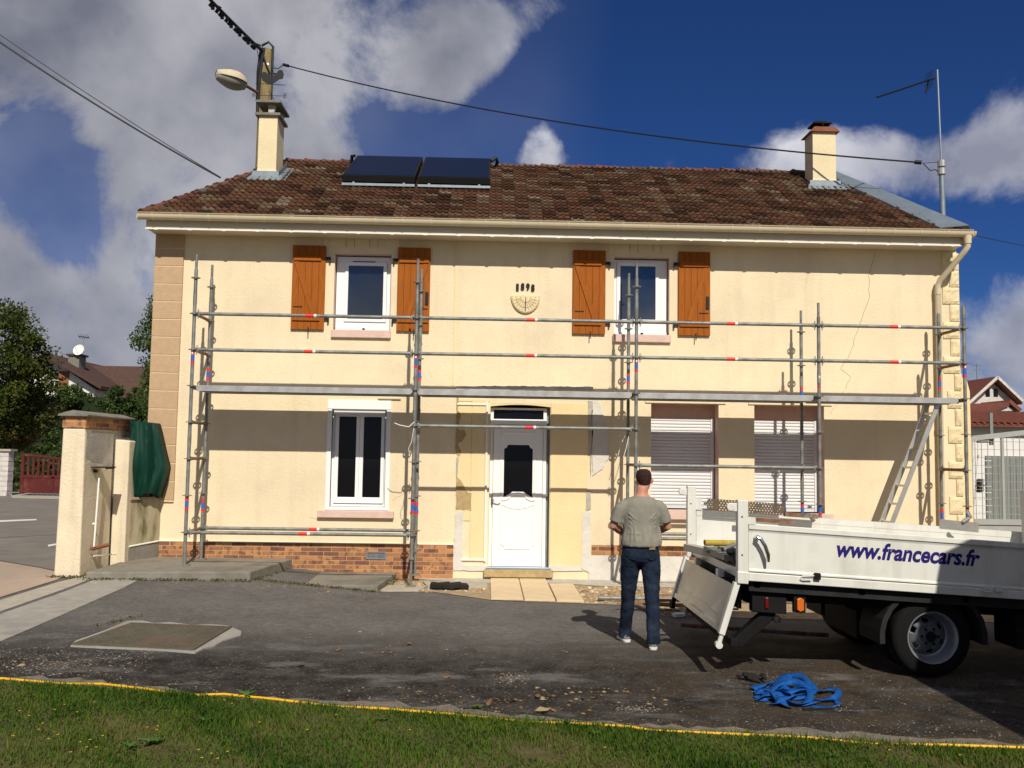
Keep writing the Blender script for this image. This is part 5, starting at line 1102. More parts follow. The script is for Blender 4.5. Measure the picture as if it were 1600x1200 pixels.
# weather vane on the ridge
WV = thing('weather_vane', 'dark rooster weather vane with letter arms above the left chimney', 'weather vane', (0, 0, 0))
vy = 3.68; vb = at(424, 165, y=vy); WV.location = (vb.x, vy, roof_z(0, vy)); reg(WV, WV.location)
ht = at(427, 108, y=vy).z
mb = MB(); mb.tube([(vb.x, vy, roof_z(0, vy)-.02), (vb.x, vy, ht-.05)], .012, 8); mb.build('mast', 'black_iron', WV)
mb = MB(); ar = at(445, 150, y=vy); mb.tube([(vb.x-.28, vy, ar.z), (ar.x-.01, vy, ar.z)], .005, 6); mb.tube([(vb.x, vy-.2, ar.z), (vb.x, vy+.2, ar.z)], .005, 6)
mb.build('direction_arms', 'black_iron', WV)
textmesh('letter', 'E', .055, 'black_iron', WV, lambda q: Vector((ar.x-.02+q.x, vy, ar.z-.04+q.z)), extrude=.006, height=.085)
textmesh('letter', 'W', .075, 'black_iron', WV, lambda q: Vector((vb.x-.36+q.x, vy, ar.z-.04+q.z)), extrude=.006, height=.085)
mb = MB(); a2 = at(444, 133, y=vy); mb.tube([(vb.x-.3, vy, a2.z+.02), (a2.x+.02, vy, a2.z)], .006, 6)
rp = [(424, 132), (431, 128), (436, 124), (442, 123), (443.5, 116), (441.5, 110), (437.5, 109), (434, 111), (431.5, 116), (427, 118), (422, 119), (416, 113), (411, 112), (408, 118), (410, 126), (416, 130)]
mb.prism([(at(u, v, y=vy).x, at(u, v, y=vy).z) for u, v in rp], 'y', vy-.006, vy+.006); mb.build('rooster', 'black_iron', WV)
# antenna mast on the right
ay = 1.8; mb_t, mb_b = at(1464.5, 109, y=ay), at(1474, 327, y=ay); AN = thing('tv_antenna', 'tall slim television antenna mast at the right roof end', 'antenna', (mb_b.x, ay, mb_b.z-.6))
mb = MB(); mb.tube([mb_t, mb_b.lerp(mb_t, .33)], .016, 10); mb.build('upper_mast', 'zinc', AN, smooth=True)
mb = MB(); mb.tube([mb_b.lerp(mb_t, .35), Vector((mb_b.x, ay, mb_b.z-.9))], .042, 10)
mb.build('lower_mast', 'lead', AN, smooth=True)
mb = MB()
for v in (256, 268): p = at(1471, v, y=ay); mb.lathe(p, (0, 0, 1), [(-.05, .065), (.05, .065)], 12)
mb.build('mast_clamp', 'alu', AN)
b0, b1 = at(1461, 122, y=ay-.05), at(1371, 152, y=ay-.9); mb = MB(); mb.tube([b0, b1], .014, 6); bd = (b1-b0)
for i in range(18):
    p = b0+bd*(.08+.9*i/17); l = .09-.03*i/17; mb.tube([p+Vector((-.3*l, l*.9, l*.3)), p-Vector((-.3*l, l*.9, l*.3))], .004, 5)
mb.build('boom', 'black_iron', AN)
mb = MB(); p = b0+bd*.12
for s_ in (-1, 1):
    for k in range(4): mb.tube([p+Vector((0, -.16, s_*(.03+.03*k))), p+Vector((.02, .16, s_*(.03+.035*k)))], .004, 5)
mb.tube([p, p+Vector((-.05, 0, -.22))], .012, 6); mb.build('reflector', 'black_iron', AN)
# cables
def cable(nm, lab, p0, p1, sag, r=.012, n=24, ext=None, m='black_plastic'):
    p = [Vector(p0).lerp(Vector(p1), i/n)-Vector((0, 0, sag*4*(i/n)*(1-i/n))) for i in range(n+1)]
    mb = MB(); mb.tube(p, r, 6)
    if ext: ext(mb, p)
    return tag(mb.build(nm, m, smooth=True), lab, 'cable')
def splice(mb, p):
    mb.tube([p[0]+Vector((-.26, -.0, -.08)), p[0]+Vector((-.12, 0, -.10)), p[0]], .012, 6); mb.tube([p[0], p[0].lerp(p[1], .35)], .035, 8); mb.tube([p[-1].lerp(p[-2], .25), p[-1]], .035, 8)
cable('overhead_cable', 'thin black cable from the pole across the sky to the antenna mast', at(443, 101, y=PY-.2), at(1440, 254, y=1.8), .30, .014, 32, splice)
mb = MB(); a = at(1442, 255, y=1.8); b = at(1469, 270, y=1.8); mb.tube([a, a+Vector((.12, 0, -.12)), a+Vector((.2, 0, -.10)), b], .009, 6); mb.tube([a, at(1468, 253, y=1.8)], .005, 5)
tag(mb.build('drop_wire', 'black_plastic', smooth=True), 'short drooping wire where the cable meets the antenna mast', 'cable')
def twist(mb, p):
    for i in range(3, 19):
        q = p[i]; mb.tube([q+Vector((.05*math.sin(i*2.1), 0, .05*math.cos(i*2.3))), q+Vector((-.05, .02, -.10))], .04, 6)
cable('overhead_cable', 'thick bundled cable rising from the pole top out of the frame', at(412, 82, y=PY-.15), at(300, -30, y=PY-3.0), .02, .035, 24, twist)
mb = MB(); mb.tube([at(401, 75, y=PY-.3), at(407, 105, y=PY-.16)], .008, 5); tag(mb.build('stay_wire', 'black_plastic'), 'thin short wire between bundled cable and pole top', 'cable')
cable('overhead_cable', 'lower black cable sloping down behind the left roof hip', at(-60, 25, y=6), at(345, 278, y=8), .10, .020, 24)
cable('overhead_cable', 'upper thin cable running close above the sloping left cable', at(-60, 12, y=6), at(345, 277, y=8), .08, .009, 24)
cable('overhead_cable', 'faint thin cable leaving the right roof corner', at(1516, 366, y=2.0), at(1700, 398, y=12), .05, .008, 12)

# ================================================================ BACKGROUND
def tree(nm, lab, cat, x, y, h, rad, n, size, m, seed, trunk_r=.25, crown_h=None, trunk_h=None, group=None, **kw):
    t = thing(nm, lab, cat, (x, y, .1), group); rg = random.Random(seed); mb = MB(); limbs(mb, (x, y, .1), h*.9, trunk_r, rg, rad[0]*.8); mb.build('trunk', 'bark', t, smooth=True)
    crown('crown', m, t, (x, y, crown_h if crown_h else h-rad[2]), rad, n, size, seed, **kw); return t
# large tree upper left, birch beside the house, hedge, brownish shrub, small bush
p = at(-10, 600, y=21); tree('broadleaf_tree', 'dense dark broadleaf tree at the left frame edge', 'tree', p.x-.5, 21, at(30, 474, y=21).z, (2.3, 2.2, 2.6), 26000, .13, 'foliage_dark', 31, nclump=120, spread=.24)
p = at(246, 600, y=24); tp = at(238, 425, y=24); tree('birch_tree', 'light green drooping birch rising behind the left house corner', 'tree', p.x+.35, 24, tp.z+.5, (1.15, 1.3, 2.9), 17000, .11, 'foliage_mid', 32, crown_h=(at(238, 560, y=24).z), nclump=75, spread=.22, droop=1.2, trunk_r=.14)
hx0, hx1 = at(-350, 650, y=29).x, at(300, 650, y=29).x; hz = at(150, 607, y=29).z
hg = thing('hedge', 'dark green conifer hedge behind the road', 'hedge', ((hx0+hx1)/2, 29, .1)); rngh = np.random.default_rng(40)
crown('hedge_foliage', 'conifer', hg, ((hx0+hx1)/2, 29.4, hz/2), ((hx1-hx0)/2, .8, hz/2+.05), 60000, .15, 41, nclump=520, spread=.085, box=True)
mb = MB(); [mb.tube([(hx0+.6+i*1.1, 29.6, 0), (hx0+.6+i*1.1, 29.6, hz*.9)], .07, 6) for i in range(int((hx1-hx0)/1.1))]
mb.box(hx0, hx1, 29.5, 29.9, .1, hz-.35); mb.build('hedge_core', 'conifer', hg)
p = at(35, 680, y=22.5); tree('shrub', 'large shrub with yellowing brown leaves in front of the hedge', 'shrub', p.x-.4, 22.5, at(50, 588, y=22.5).z, (2.0, 1.2, 1.45), 22000, .11, 'foliage_brown', 33, nclump=90, spread=.26, trunk_r=.08, shell=.3)
p = at(95, 705, y=21); tree('shrub', 'small rounded green bush above the red gate', 'shrub', p.x+.2, 21.2, at(95, 692, y=21).z, (.75, .5, .55), 5000, .07, 'foliage_mid', 34, nclump=30, spread=.3, trunk_r=.05)
p = at(10, 760, y=20.4); tree('shrub', 'low grassy bush behind the white gate pier', 'shrub', at(25, 740, y=20.5).x, 20.5, at(25, 738, y=20.5).z, (.35, .3, .35), 2500, .06, 'foliage_mid', 35, nclump=20, spread=.35, trunk_r=.04)
# far gate across the road
gy = 18.2; g0, g1 = at(31, 774, y=gy).x, at(132, 774, y=gy).x; zb_, zt0, zt1 = .26, at(32, 708, y=gy).z, at(116, 718, y=gy).z
GT = thing('driveway_gate', 'dark red wooden driveway gate across the road', 'gate', ((g0+g1)/2, gy, zb_))
def topz(x):
    t_ = (x-g0)/(g1-g0); return zt0+(zt1-zt0)*(.5-.5*math.cos(math.pi*min(1, t_)))-.05
zm = zb_+(zt0-zb_)*.43
mb = MB(); mb.box(g0, g0+.10, gy-.04, gy+.04, zb_, zt0+.02); mb.box(g1-.1, g1, gy-.04, gy+.04, zb_, zt1); mb.box(g0, g1, gy-.03, gy+.03, zb_+.03, zb_+.12); mb.box(g0, g1, gy-.03, gy+.03, zm-.05, zm+.05); mb.build('gate_frame', 'gate_red', GT)
mb = MB(); mb.box(g0+.1, g1-.1, gy-.012, gy+.012, zb_+.12, zm-.05); mb.box((g0+g1)/2-.04, (g0+g1)/2+.04, gy-.03, gy+.03, zb_+.1, zm); mb.build('gate_panel', 'gate_red', GT)
n = 11; mb = MB()
for i in range(n): x = g0+.14+(g1-g0-.28)*(i+.5)/n; mb.box(x-.035, x+.035, gy-.015, gy+.015, zm+.05, topz(x)-.02)
mb.build('gate_slats', 'gate_red', GT)
mb = MB(); NB = 12
for i in range(NB): a = g0+(g1-g0)*i/NB; b = g0+(g1-g0)*(i+1)/NB; mb.bar((a, gy, topz(a)), (b, gy, topz(b)), .06, .07)
mb.build('top_rail', 'gate_red', GT)
GP = thing('gate_pier', 'white stone gate pier with flat cap at the left frame edge', 'gate pier', (at(5, 780, y=17.8).x, 17.8, .2)); a, b = at(-22, 780, y=17.8).x, at(10, 780, y=17.8).x; z = at(5, 705, y=17.8).z
mb = MB(); [mb.box(a+(.0 if k % 2 else .006), b-(.0 if k % 2 else .006), 17.8, 18.15, .2+(z-.2)*k/9+.006, .2+(z-.2)*(k+1)/9-.006) for k in range(9)]; mb.box(a+.02, b-.02, 17.82, 18.13, .2, z-.01); mb.build('pier_shaft', 'white_brick', GP)
mb = MB(); mb.box(a-.06, b+.08, 17.74, 18.2, z, z+.07); mb.build('pier_cap', 'flagstone', GP)
# house behind the hedge at left
by = 46
def P2(u, v, y=by): q = at(u, v, y=y); return (q.x, q.z)
BH = thing('neighbour_house', 'white gabled house with brown tiled roof behind the hedge', 'house', (at(120, 640, y=by).x, by+3, .1))
apx = P2(78, 553); gl_ = P2(20, 585); gr_ = P2(165, 604); wl, wr = P2(25, 640)[0], P2(140, 640)[0]
mb = MB(); mb.prism([(wl, .1), (wr+.3, .1), (wr+.3, P2(140, 600)[1]-.35), (apx[0], apx[1]-.25), (wl, gl_[1]-.2)], 'y', by, by+9); mb.build('wall', 'white_wall', BH)
def slab_roof(p, q, y0_, y1_, th, nm='roof'):
    mb = MB(); mb.prism([p, q, (q[0], q[1]-th), (p[0], p[1]-th)], 'y', y0_, y1_); return mb.build(nm, 'roof_brown', BH)
r1 = slab_roof(apx, gr_, by-.7, by+9.3, .22); slab_roof(gl_, apx, by-.7, by+9.3, .22)
rr0, rr1 = P2(128, 569, by+4), P2(245, 571, by+4); mb = MB(); mb.add([(rr0[0]-1, by+5, rr0[1]), (rr1[0], by+5, rr1[1]), (rr1[0], by+.2, 2.4), (wr-1.2, by+.2, 2.4)], [(0, 1, 2, 3)]); mb.add([(rr1[0], by+5, rr1[1]), (rr1[0], by+.2, 2.4), (rr1[0], by+10, 2.4)], [(0, 1, 2)]); mb.build('wing_roof', 'roof_brown', BH, fix=False)
mb = MB(); mb.box(wr+.2, rr1[0], by+1, by+9, .1, 2.5); mb.build('wing_wall', 'white_wall', BH)
a, b = P2(106, 575, by+1), P2(124, 556, by+1); mb = MB(); mb.box(a[0], b[0], by+1, by+2, 3.6, b[1]); ch_ = mb.build('chimney', 'lichen_stone', BH)
mb = MB(); mb.box(a[0]-.12, b[0]+.12, by+.9, by+2.1, b[1], b[1]+.12); mb.build('chimney_slab', 'roof_brown', ch_)
a, b = P2(80, 582), P2(92, 603); mb = MB(); mb.box(a[0], b[0], by-.04, by+.02, b[1]-.4, a[1]); wn = mb.build('window', 'pane', BH)
mb = MB(); mb.box((a[0]+b[0])/2-.03, (a[0]+b[0])/2+.03, by-.06, by-.03, b[1]-.4, a[1]); mb.box(a[0], b[0], by-.06, by-.03, a[1]-.5, a[1]-.46); mb.build('frame', 'trim_white', wn)
a, b = P2(93, 580), P2(107, 603); mb = MB(); mb.box(a[0], b[0], by-.08, by-.01, b[1]-.4, a[1]); mb.build('shutter', 'terracotta', BH)
dc = at(123.5, 547, y=by+.9); SD = thing('satellite_dish', 'round white satellite dish on the neighbour chimney', 'satellite dish', (dc.x, dc.y, dc.z-.4))
mb = MB(); mb.lathe(dc, (-.15, -1, .35), [(-.04, .05), (-.02, .2), (.05, .36), (.055, .37), (.03, .36), (-.04, .18), (-.06, .02)], 20); mb.build('dish', 'trim_white', SD, smooth=True)
mb = MB(); mb.tube([dc+Vector((0, .1, 0)), dc+Vector((0, .15, -.5))], .03, 6); mb.tube([dc+Vector((0, -.05, -.3)), dc+Vector((-.05, -.45, .1))], .015, 5); mb.build('dish_arm', 'lead', SD)
aq = at(131, 527, y=by+2.2); AQ = thing('tv_antenna', 'small television antenna above the neighbour chimney', 'antenna', (aq.x, by+2.2, aq.z-1.2)); mb = MB(); mb.tube([(aq.x, by+2.2, aq.z-1.3), (aq.x, by+2.2, aq.z+.03)], .02, 5); mb.build('mast', 'lead', AQ)
mb = MB(); mb.tube([aq+Vector((-.35, 0, .05)), aq+Vector((.35, 0, -.02))], .03, 5)
for k in range(5): q = aq+Vector((-.3+.15*k, 0, .03)); mb.tube([q+Vector((0, -.2, .14)), q+Vector((0, .2, -.14))], .012, 5)
mb.build('boom', 'black_iron', AQ)
# ---- right side: mesh gate, white shed with red roof, gabled white house, tree
ry = 2.05
def P3(u, v, y=ry): q = at(u, v, y=y); return Vector((q.x, y, q.z))
RG = thing('mesh_gate', 'tall grey galvanised mesh gate beside the right house corner', 'gate', (P3(1560, 800).x, ry, 0))
rx0, rx1 = P3(1514, 700).x, P3(1745, 700).x; zt_ = P3(1516, 683).z; zt2 = P3(1600, 676).z; zmid = P3(1560, 815).z
mb = MB(); mb.box(rx0, rx0+.05, ry-.025, ry+.025, .05, zt_); mb.bar((rx0+.05, ry, zt_-.02), (P3(1600, 678).x, ry, zt2), .05, .08); mb.bar((P3(1600, 678).x, ry, zt2), (rx1, ry, zt2+.12), .05, .08); mb.box(rx1-.05, rx1, ry-.025, ry+.025, .05, zt2+.1)
mb.box(rx0+.05, rx1-.05, ry-.03, ry+.03, zmid-.05, zmid+.04); xc = P3(1567, 750).x; mb.box(xc-.02, xc+.02, ry-.02, ry+.02, zmid, zt2-.04); mb.box(rx0+.05, rx1-.05, ry-.02, ry+.02, .08, .14)
mb.build('gate_frame', 'gate_galv', RG)
mb = MB(); i = 0; x = rx0+.10
while x < rx1-.06: mb.tube([(x, ry, zmid+.04), (x, ry, zt_+(zt2-zt_)*min(1, (x-rx0)/(P3(1600, 678).x-rx0))-.05)], .006, 5); x += .105
z = zmid+.12
while z < zt_-.06: mb.tube([(rx0+.05, ry+.008, z), (rx1-.05, ry+.008, z)], .004, 5); z += .13
mb.build('wire_mesh', 'gate_galv', RG)
mb = MB(); mb.box(rx0+.05, rx1-.05, ry-.006, ry+.006, .14, zmid-.05); mb.build('kick_panel', 'gate_galv', RG)
# curved white fence end in front of gate
mb = MB()
for k in range(12): a = P3(1528, 690+k*10, 3.0); mb.tube([a, P3(1549-.06*k*k*.0, 690+k*10, 3.0)], .006, 5)
mb.tube([P3(1529, 684, 3.0), P3(1528, 720, 3.0), P3(1523, 780, 3.0), P3(1517, 812, 3.0)], .012, 6); mb.tube([P3(1521, 690, 3.0), P3(1519, 750, 3), P3(1515, 812, 3.0)], .010, 6)
tag(mb.build('curved_trellis', 'trim_white'), 'narrow white curved trellis behind the mesh gate', 'trellis')
sy = 13
def P4(u, v, y=sy): q = at(u, v, y=y); return Vector((q.x, y, q.z))
SH = thing('shed', 'low white shed with red tiled roof and grey double door', 'shed', (P4(1640, 700).x, sy+2, 0)); s0, s1 = P4(1500, 700).x, P4(1830, 700).x
zl, zr_ = P4(1520, 664).z, P4(1600, 684).z
mb = MB(); mb.box(s0, s1, sy, sy+5, 0, zl+.1); mb.build('wall', 'white_wall', SH)
mb = MB(); A = P4(1505, 661, sy-.3); B = P4(1590, 678, sy-.3); zt_r = P4(1560, 646, sy+3).z
mb.add([(s0-.1, sy-.35, zl+.03), (s1, sy-.35, zl-.0), (s1, sy+3, zt_r), (s0-.1, sy+3, zt_r)], [(0, 1, 2, 3)]); mb.add([(s0-.1, sy+3, zt_r), (s1, sy+3, zt_r), (s1, sy+5.4, zl), (s0-.1, sy+5.4, zl)], [(0, 1, 2, 3)])
ro = mb.build('roof', 'roof_red', SH, fix=False); q_ = ro.modifiers.new('s', 'SOLIDIFY'); q_.thickness = .08
mb = MB(); x = s0-.05; slp = Vector((0, 3.35, zt_r-zl-.03))
while x < s1: mb.tube([(x, sy-.37, zl+.05), (x, sy+3, zt_r+.03)], .045, 5); x += .19
mb.build('tile_rows', 'roof_red', ro)
a, b = P4(1539, 712), P4(1700, 800); mb = MB(); mb.box(a.x, b.x, sy-.05, sy+.01, .0, a.z); db = mb.build('door', 'grey_panel', SH)
mb = MB(); x = a.x
while x < b.x: mb.box(x, x+.02, sy-.065, sy-.05, .02, a.z); x += .17
mb.build('door_battens', 'grey_panel', db)
a, b = P4(1525, 748), P4(1536, 768); mb = MB(); mb.box(a.x, b.x, sy-.03, sy+.01, b.z, a.z); wn = mb.build('window', 'pane', SH); mb = MB(); mb.box(a.x-.03, b.x+.03, sy-.05, sy-.03, (a.z+b.z)/2-.015, (a.z+b.z)/2+.015); mb.box((a.x+b.x)/2-.015, (a.x+b.x)/2+.015, sy-.05, sy-.03, b.z, a.z); mb.build('frame', 'roof_brown', wn)
mb = MB(); q0, q1 = P3(1550.5, 645), P3(1550.5, 686); mb.box(q0.x-.025, q0.x+.025, ry+.03, ry+.07, q1.z-.1, q0.z); mb.build('post_stub', 'grey_panel', RG)
mb = MB(); mb.tube([P3(1526, 690.5, 2.6), P3(1545, 690.5, 2.6), P3(1551, 686, 2.6), P3(1554, 680, 2.6)], .014, 6); mb.tube([P3(1526, 687.5, 2.6), P3(1544, 687.5, 2.6), P3(1549, 684, 2.6), P3(1551, 680, 2.6)], .012, 6); tag(mb.build('bent_pipe', 'chassis', smooth=True), 'dark bent pipe hooked near the top of the mesh gate', 'pipe')
hy = 42
def P5(u, v, y=hy): q = at(u, v, y=y); return (q.x, q.z)
WH = thing('neighbour_house', 'white brick house with red roof and two small arched windows', 'house', (P5(1550, 640)[0], hy+4, 0))
ap, el, er = P5(1551, 589), P5(1500, 633), P5(1590, 626); wx0, wx1 = P5(1490, 640)[0], P5(1586, 640)[0]
mb = MB(); mb.prism([(wx0, 0), (wx1, 0), (wx1, er[1]-.1), (ap[0], ap[1]-.35), (wx0, P5(1490, 642)[1])], 'y', hy, hy+10); mb.build('wall', 'white_brick', WH)
ll = P5(1495, 640); mb = MB(); mb.prism([ll, ap, (ap[0], ap[1]-.25), (ll[0], ll[1]-.25)], 'y', hy-.5, hy+10); mb.build('roof', 'roof_red', WH)
mb = MB(); mb.prism([ap, er, (er[0], er[1]-.25), (ap[0], ap[1]-.25)], 'y', hy-.5, hy+10); mb.build('roof', 'roof_red', WH)
mb = MB(); 
for a, b in ((ll, ap), (ap, er)): mb.bar((a[0], hy-.55, a[1]-.05), (b[0], hy-.55, b[1]-.05), .06, .15)
mb.build('verge_board', 'white_brick', WH)
for u in (1543, 1555.5):
    c = P5(u, 614); mb = MB(); wq = .13; pq = [(c[0]-wq, c[1]-.22), (c[0]+wq, c[1]-.22), (c[0]+wq, c[1]+.14)]+[(c[0]+wq*math.cos(t_*math.pi/6), c[1]+.14+wq*math.sin(t_*math.pi/6)) for t_ in range(1, 6)]+[(c[0]-wq, c[1]+.14)]; mb.prism(pq, 'y', hy-.03, hy+.05); mb.build('window', 'pane', WH)
mb = MB(); a, b, c = P5(1544, 642, hy-3), P5(1573, 632, hy-3), P5(1585, 642, hy-3); mb.prism([a, (b[0]-.0, b[1]), c], 'y', hy-3, hy); mb.build('porch_gable', 'white_brick', WH)
mb = MB(); mb.add([(a[0]-.2, hy-3.2, a[1]-.05), (b[0], hy-3.2, b[1]+.12), (b[0]-1.6, hy, b[1]+.12), (a[0]-1.6, hy, a[1]-.05)], [(0, 1, 2, 3)]); mb.add([(c[0]+.2, hy-3.2, c[1]-.05), (b[0], hy-3.2, b[1]+.12), (b[0], hy, b[1]+.12), (c[0], hy, c[1]-.05)], [(0, 1, 2, 3)]); q_ = mb.build('porch_roof', 'roof_red', WH, fix=False); q_.modifiers.new('s', 'SOLIDIFY').thickness = .2
mb = MB(); am = at(1526.5, 568, y=hy+4); mb.tube([(am.x, hy+4, am.z-3), (am.x, hy+4, am.z)], .04, 5); mb.tube([(am.x-.3, hy+4, am.z-.1), (am.x+.3, hy+4, am.z-.1)], .03, 5); mb.tube([(am.x-.2, hy+4, am.z-.4), (am.x+.2, hy+4, am.z-.4)], .03, 5)
tag(mb.build('tv_antenna', 'lead'), 'thin antenna mast on the far white brick house', 'antenna')
p = at(1605, 640, y=38); tree('broadleaf_tree', 'dark broadleaf tree at the right frame edge', 'tree', p.x+7.2, 44, at(1590, 577, y=44).z+.2, (3.3, 2.6, 3.0), 16000, .2, 'foliage_dark', 36, nclump=90, spread=.22)

# unseen gabled building, added at the right to cast the shadow over the truck
GA = thing('shadow_building', 'unseen plain building with pitched roof added right of the camera to shade the truck', 'shadow_building', (10.7, -9.5, 0))
gxl, gxr, gyb, gyf, gh, gp = 8.40, 13.5, -7.22, -13.5, 3.05, 4.35
mb = MB(); mb.prism([(gxl+.12, -.1), (gxr-.12, -.1), (gxr-.12, gh), ((gxl+gxr)/2, gp-.1), (gxl+.12, gh)], 'y', gyf, gyb-.12); mb.build('wall', 'pillar_render', GA)
mb = MB(); mb.prism([(gxl-.02, gh-.06), ((gxl+gxr)/2, gp-.06), ((gxl+gxr)/2, gp+.05), (gxl-.02, gh+.04)], 'y', gyf-.2, gyb); mb.build('roof', 'roof_brown', GA)
mb = MB(); mb.prism([((gxl+gxr)/2, gp-.06), (gxr+.02, gh-.06), (gxr+.02, gh+.04), ((gxl+gxr)/2, gp+.05)], 'y', gyf-.2, gyb); mb.build('roof', 'roof_brown', GA)
mb = MB(); mb.box(gxl+.10, gxl+.13, -11, -10, 0.02, 2.05); mb.build('door', 'wood_shutter', GA)

# ================================================================ TRUCK
TX, TYN, TYF = 6.27, -4.95, -2.95; TP = .056
def TT(q): return Vector((TX+q.x, TYN+q.y, q.z-TP*q.x))
TK = thing('flatbed_truck', 'white dropside flatbed truck with its tailgate lowered', 'truck', (TX+3, (TYN+TYF)/2, 0))
def tb(mb, nm, m, par=TK, **k): mb.T = TT; return mb.build(nm, m, par, **k)
BL, BW = 3.55, 2.0
mb = MB(); mb.box(0.02, BL, .03, BW-.03, .865, .90); tb(mb, 'bed_floor', 'truck_inner')
mb = MB(); mb.box(.03, BL, -.012, .03, .825, .895); mb.box(.03, BL, BW-.03, BW+.012, .825, .895); mb.box(-.005, .03, 0, BW, .825, .90); tb(mb, 'bed_frame', 'truck_white', bevel=.006)
def side(y0, s, lab):
    mb = MB(); prof = [(0, .905), (0, 1.235), (.004, 1.24), (.004, 1.30), (-.022, 1.305), (-.03, 1.298), (-.03, 1.262), (-.018, 1.252), (-.012, 1.236), (-.012, .93), (-.022, .915), (-.022, .905)]
    mb.prism([(y0+s*a, z) for a, z in [(p[0]+.028, p[1]) for p in prof]], 'x', .045, BL)
    o = tb(mb, 'side_board', 'truck_white', label=lab); return o
sn = side(-.012, 1, 'near side board carrying the blue lettering'); sf = side(BW+.012, -1, 'far side board')
# latches and bolts on the lower edge
for x in (.62, 2.17, 3.3):
    mb = MB(); mb.cbox((x, -.028, .905), (.055, .03, .055)); mb.build; tb(mb, 'hinge', 'chassis' if x < 1 else 'truck_white', sn, bevel=.006)
    mb = MB(); mb.tube([(x-.03, -.034, .908), (x-.13, -.036, .905), (x-.14, -.036, .88), (x-.12, -.036, .872), (x-.05, -.034, .875)], .006, 6); tb(mb, 'latch_hook', 'truck_white', sn)
mb = MB(); mb.lathe((.11, -.035, 1.195), (0, 1, 0), [(-.012, .02), (.02, .022)], 12)
pth = [(.095, -.05, 1.20), (.13, -.065, 1.185), (.165, -.068, 1.13), (.19, -.066, 1.06), (.195, -.06, 1.0)]
mb.tube(pth, [.016, .017, .018, .019, .012], 10); tb(mb, 'latch_handle', 'chrome', sn, smooth=True)
# corner posts
for (y, nm, z1) in ((-.03, 'near', 1.50), (BW-.045, 'far', 1.545)):
    mb = MB(); mb.box(-.055, .035, y, y+.075, .86, z1); ps = tb(mb, 'corner_post', 'truck_white', label=nm+' rear corner post', bevel=.006)
    mb = MB(); mb.box(.035, .10, y+.012, y+.055, 1.30, 1.36 if nm == 'near' else 1.42); tb(mb, 'post_tab', 'truck_white', ps); mb = MB(); mb.box(-.12, -.055, y+.02, y+.05, z1-.10, z1-.03); mb.lathe((-.11, y+.035, z1-.065), (0, 1, 0), [(-.02, .034), (.02, .034)], 14); tb(mb, 'post_bracket', 'truck_white', ps, bevel=.004)
    mb = MB(); [mb.lathe((-.02, y-.003, z_), (0, 1, 0), [(-.001, .007), (.004, .007)], 8) for z_ in (1.04, 1.36)]; tb(mb, 'bolt_head', 'chassis', ps)
    mb = MB(); mb.prism([(-.06, .80), (.03, .80), (.045, .90), (-.06, .90)], 'y', y-.008, y+.078); tb(mb, 'post_foot', 'truck_white', ps, bevel=.006)
# hanging tailgate
th = math.radians(17); hx, hz_ = -.05, .80; dvx, dvz = -math.sin(th), -math.cos(th); nx, nz_ = -math.cos(th), math.sin(th)
def TG(a, y, n): return Vector((hx+dvx*a+nx*n, y, hz_+dvz*a+nz_*n))
def tgbox(a0, a1, y0, y1, n0, n1, mb):
    V_ = [TG(a, y, n) for n in (n0, n1) for a, y in ((a0, y0), (a1, y0), (a1, y1), (a0, y1))]; return mb.add(V_, [(0, 3, 2, 1), (4, 5, 6, 7), (0, 1, 5, 4), (1, 2, 6, 5), (2, 3, 7, 6), (3, 0, 4, 7)])
mb = tgbox(.03, .44, .03, BW-.03, -.012, .012, MB()); tgl = tb(mb, 'tailgate', 'truck_inner')
mb = tgbox(.31, .316, .03, BW-.03, .012, .015, MB()); tgbox(.40, .45, .03, BW-.03, -.02, .022, mb); tb(mb, 'panel_fold', 'truck_inner', tgl)
mb = tgbox(-.0, .46, -.02, .045, -.02, .032, MB()); tb(mb, 'end_rail', 'truck_white', tgl, bevel=.006)
mb = tgbox(-.0, .46, BW-.045, BW+.02, -.02, .032, MB()); tb(mb, 'end_rail', 'truck_white', tgl, bevel=.006)
mb = MB(); mb.tube([TG(.46, .01, .0), TG(.54, .01, .0)], .020, 10); mb.lathe(TG(.55, .01, 0), (0, 1, 0), [(-.026, .030), (.026, .030)], 14); tb(mb, 'pivot_pin', 'truck_white', tgl, smooth=True)
mb = MB(); mb.tube([TG(.46, BW-.01, .0), TG(.52, BW-.01, .0)], .024, 10); mb.cbox(TG(.54, BW-.01, 0), (.05, .06, .07)); tb(mb, 'pivot_pin', 'rubber', tgl)
for y in (.6, 1.5): mb = MB(); mb.cbox((-.05, y, .81), (.06, .10, .07)); tb(mb, 'tailgate_hinge', 'truck_white', tgl, bevel=.01)
# chassis
mb = MB()
for y in (.55, 1.38): mb.box(.05, BL+1.9, y, y+.07, .60, .76)
for x in (.1, 1.0, 1.9, 2.8, 3.5): mb.box(x, x+.06, .05, BW-.05, .76, .86)
mb.box(.10, .16, .3, BW-.3, .6, .76); mb.box(1.2, 2.0, .6, 1.4, .30, .55)
tb(mb, 'chassis_frame', 'chassis', bevel=.004)
mb = MB(); mb.box(.06, BL, .05, .075, .735, .826); tb(mb, 'side_skirt', 'subframe')
mb = MB(); mb.box(.02, .05, .25, BW-.25, .55, .82); tb(mb, 'rear_crossbar', 'subframe')
mb = MB(); mb.box(.10, .40, .10, .20, .55, .745); tb(mb, 'lamp_box', 'chassis', bevel=.01)
mb = MB(); mb.box(.21, .24, .083, .10, .59, .685); tb(mb, 'tail_light', 'tail_red', bevel=.008)
mb = MB(); mb.prism([(.475, .60), (.505, .585), (.535, .60), (.535, .69), (.505, .705), (.475, .69)], 'y', .055, .08); tb(mb, 'marker_light', 'amber', bevel=.006)
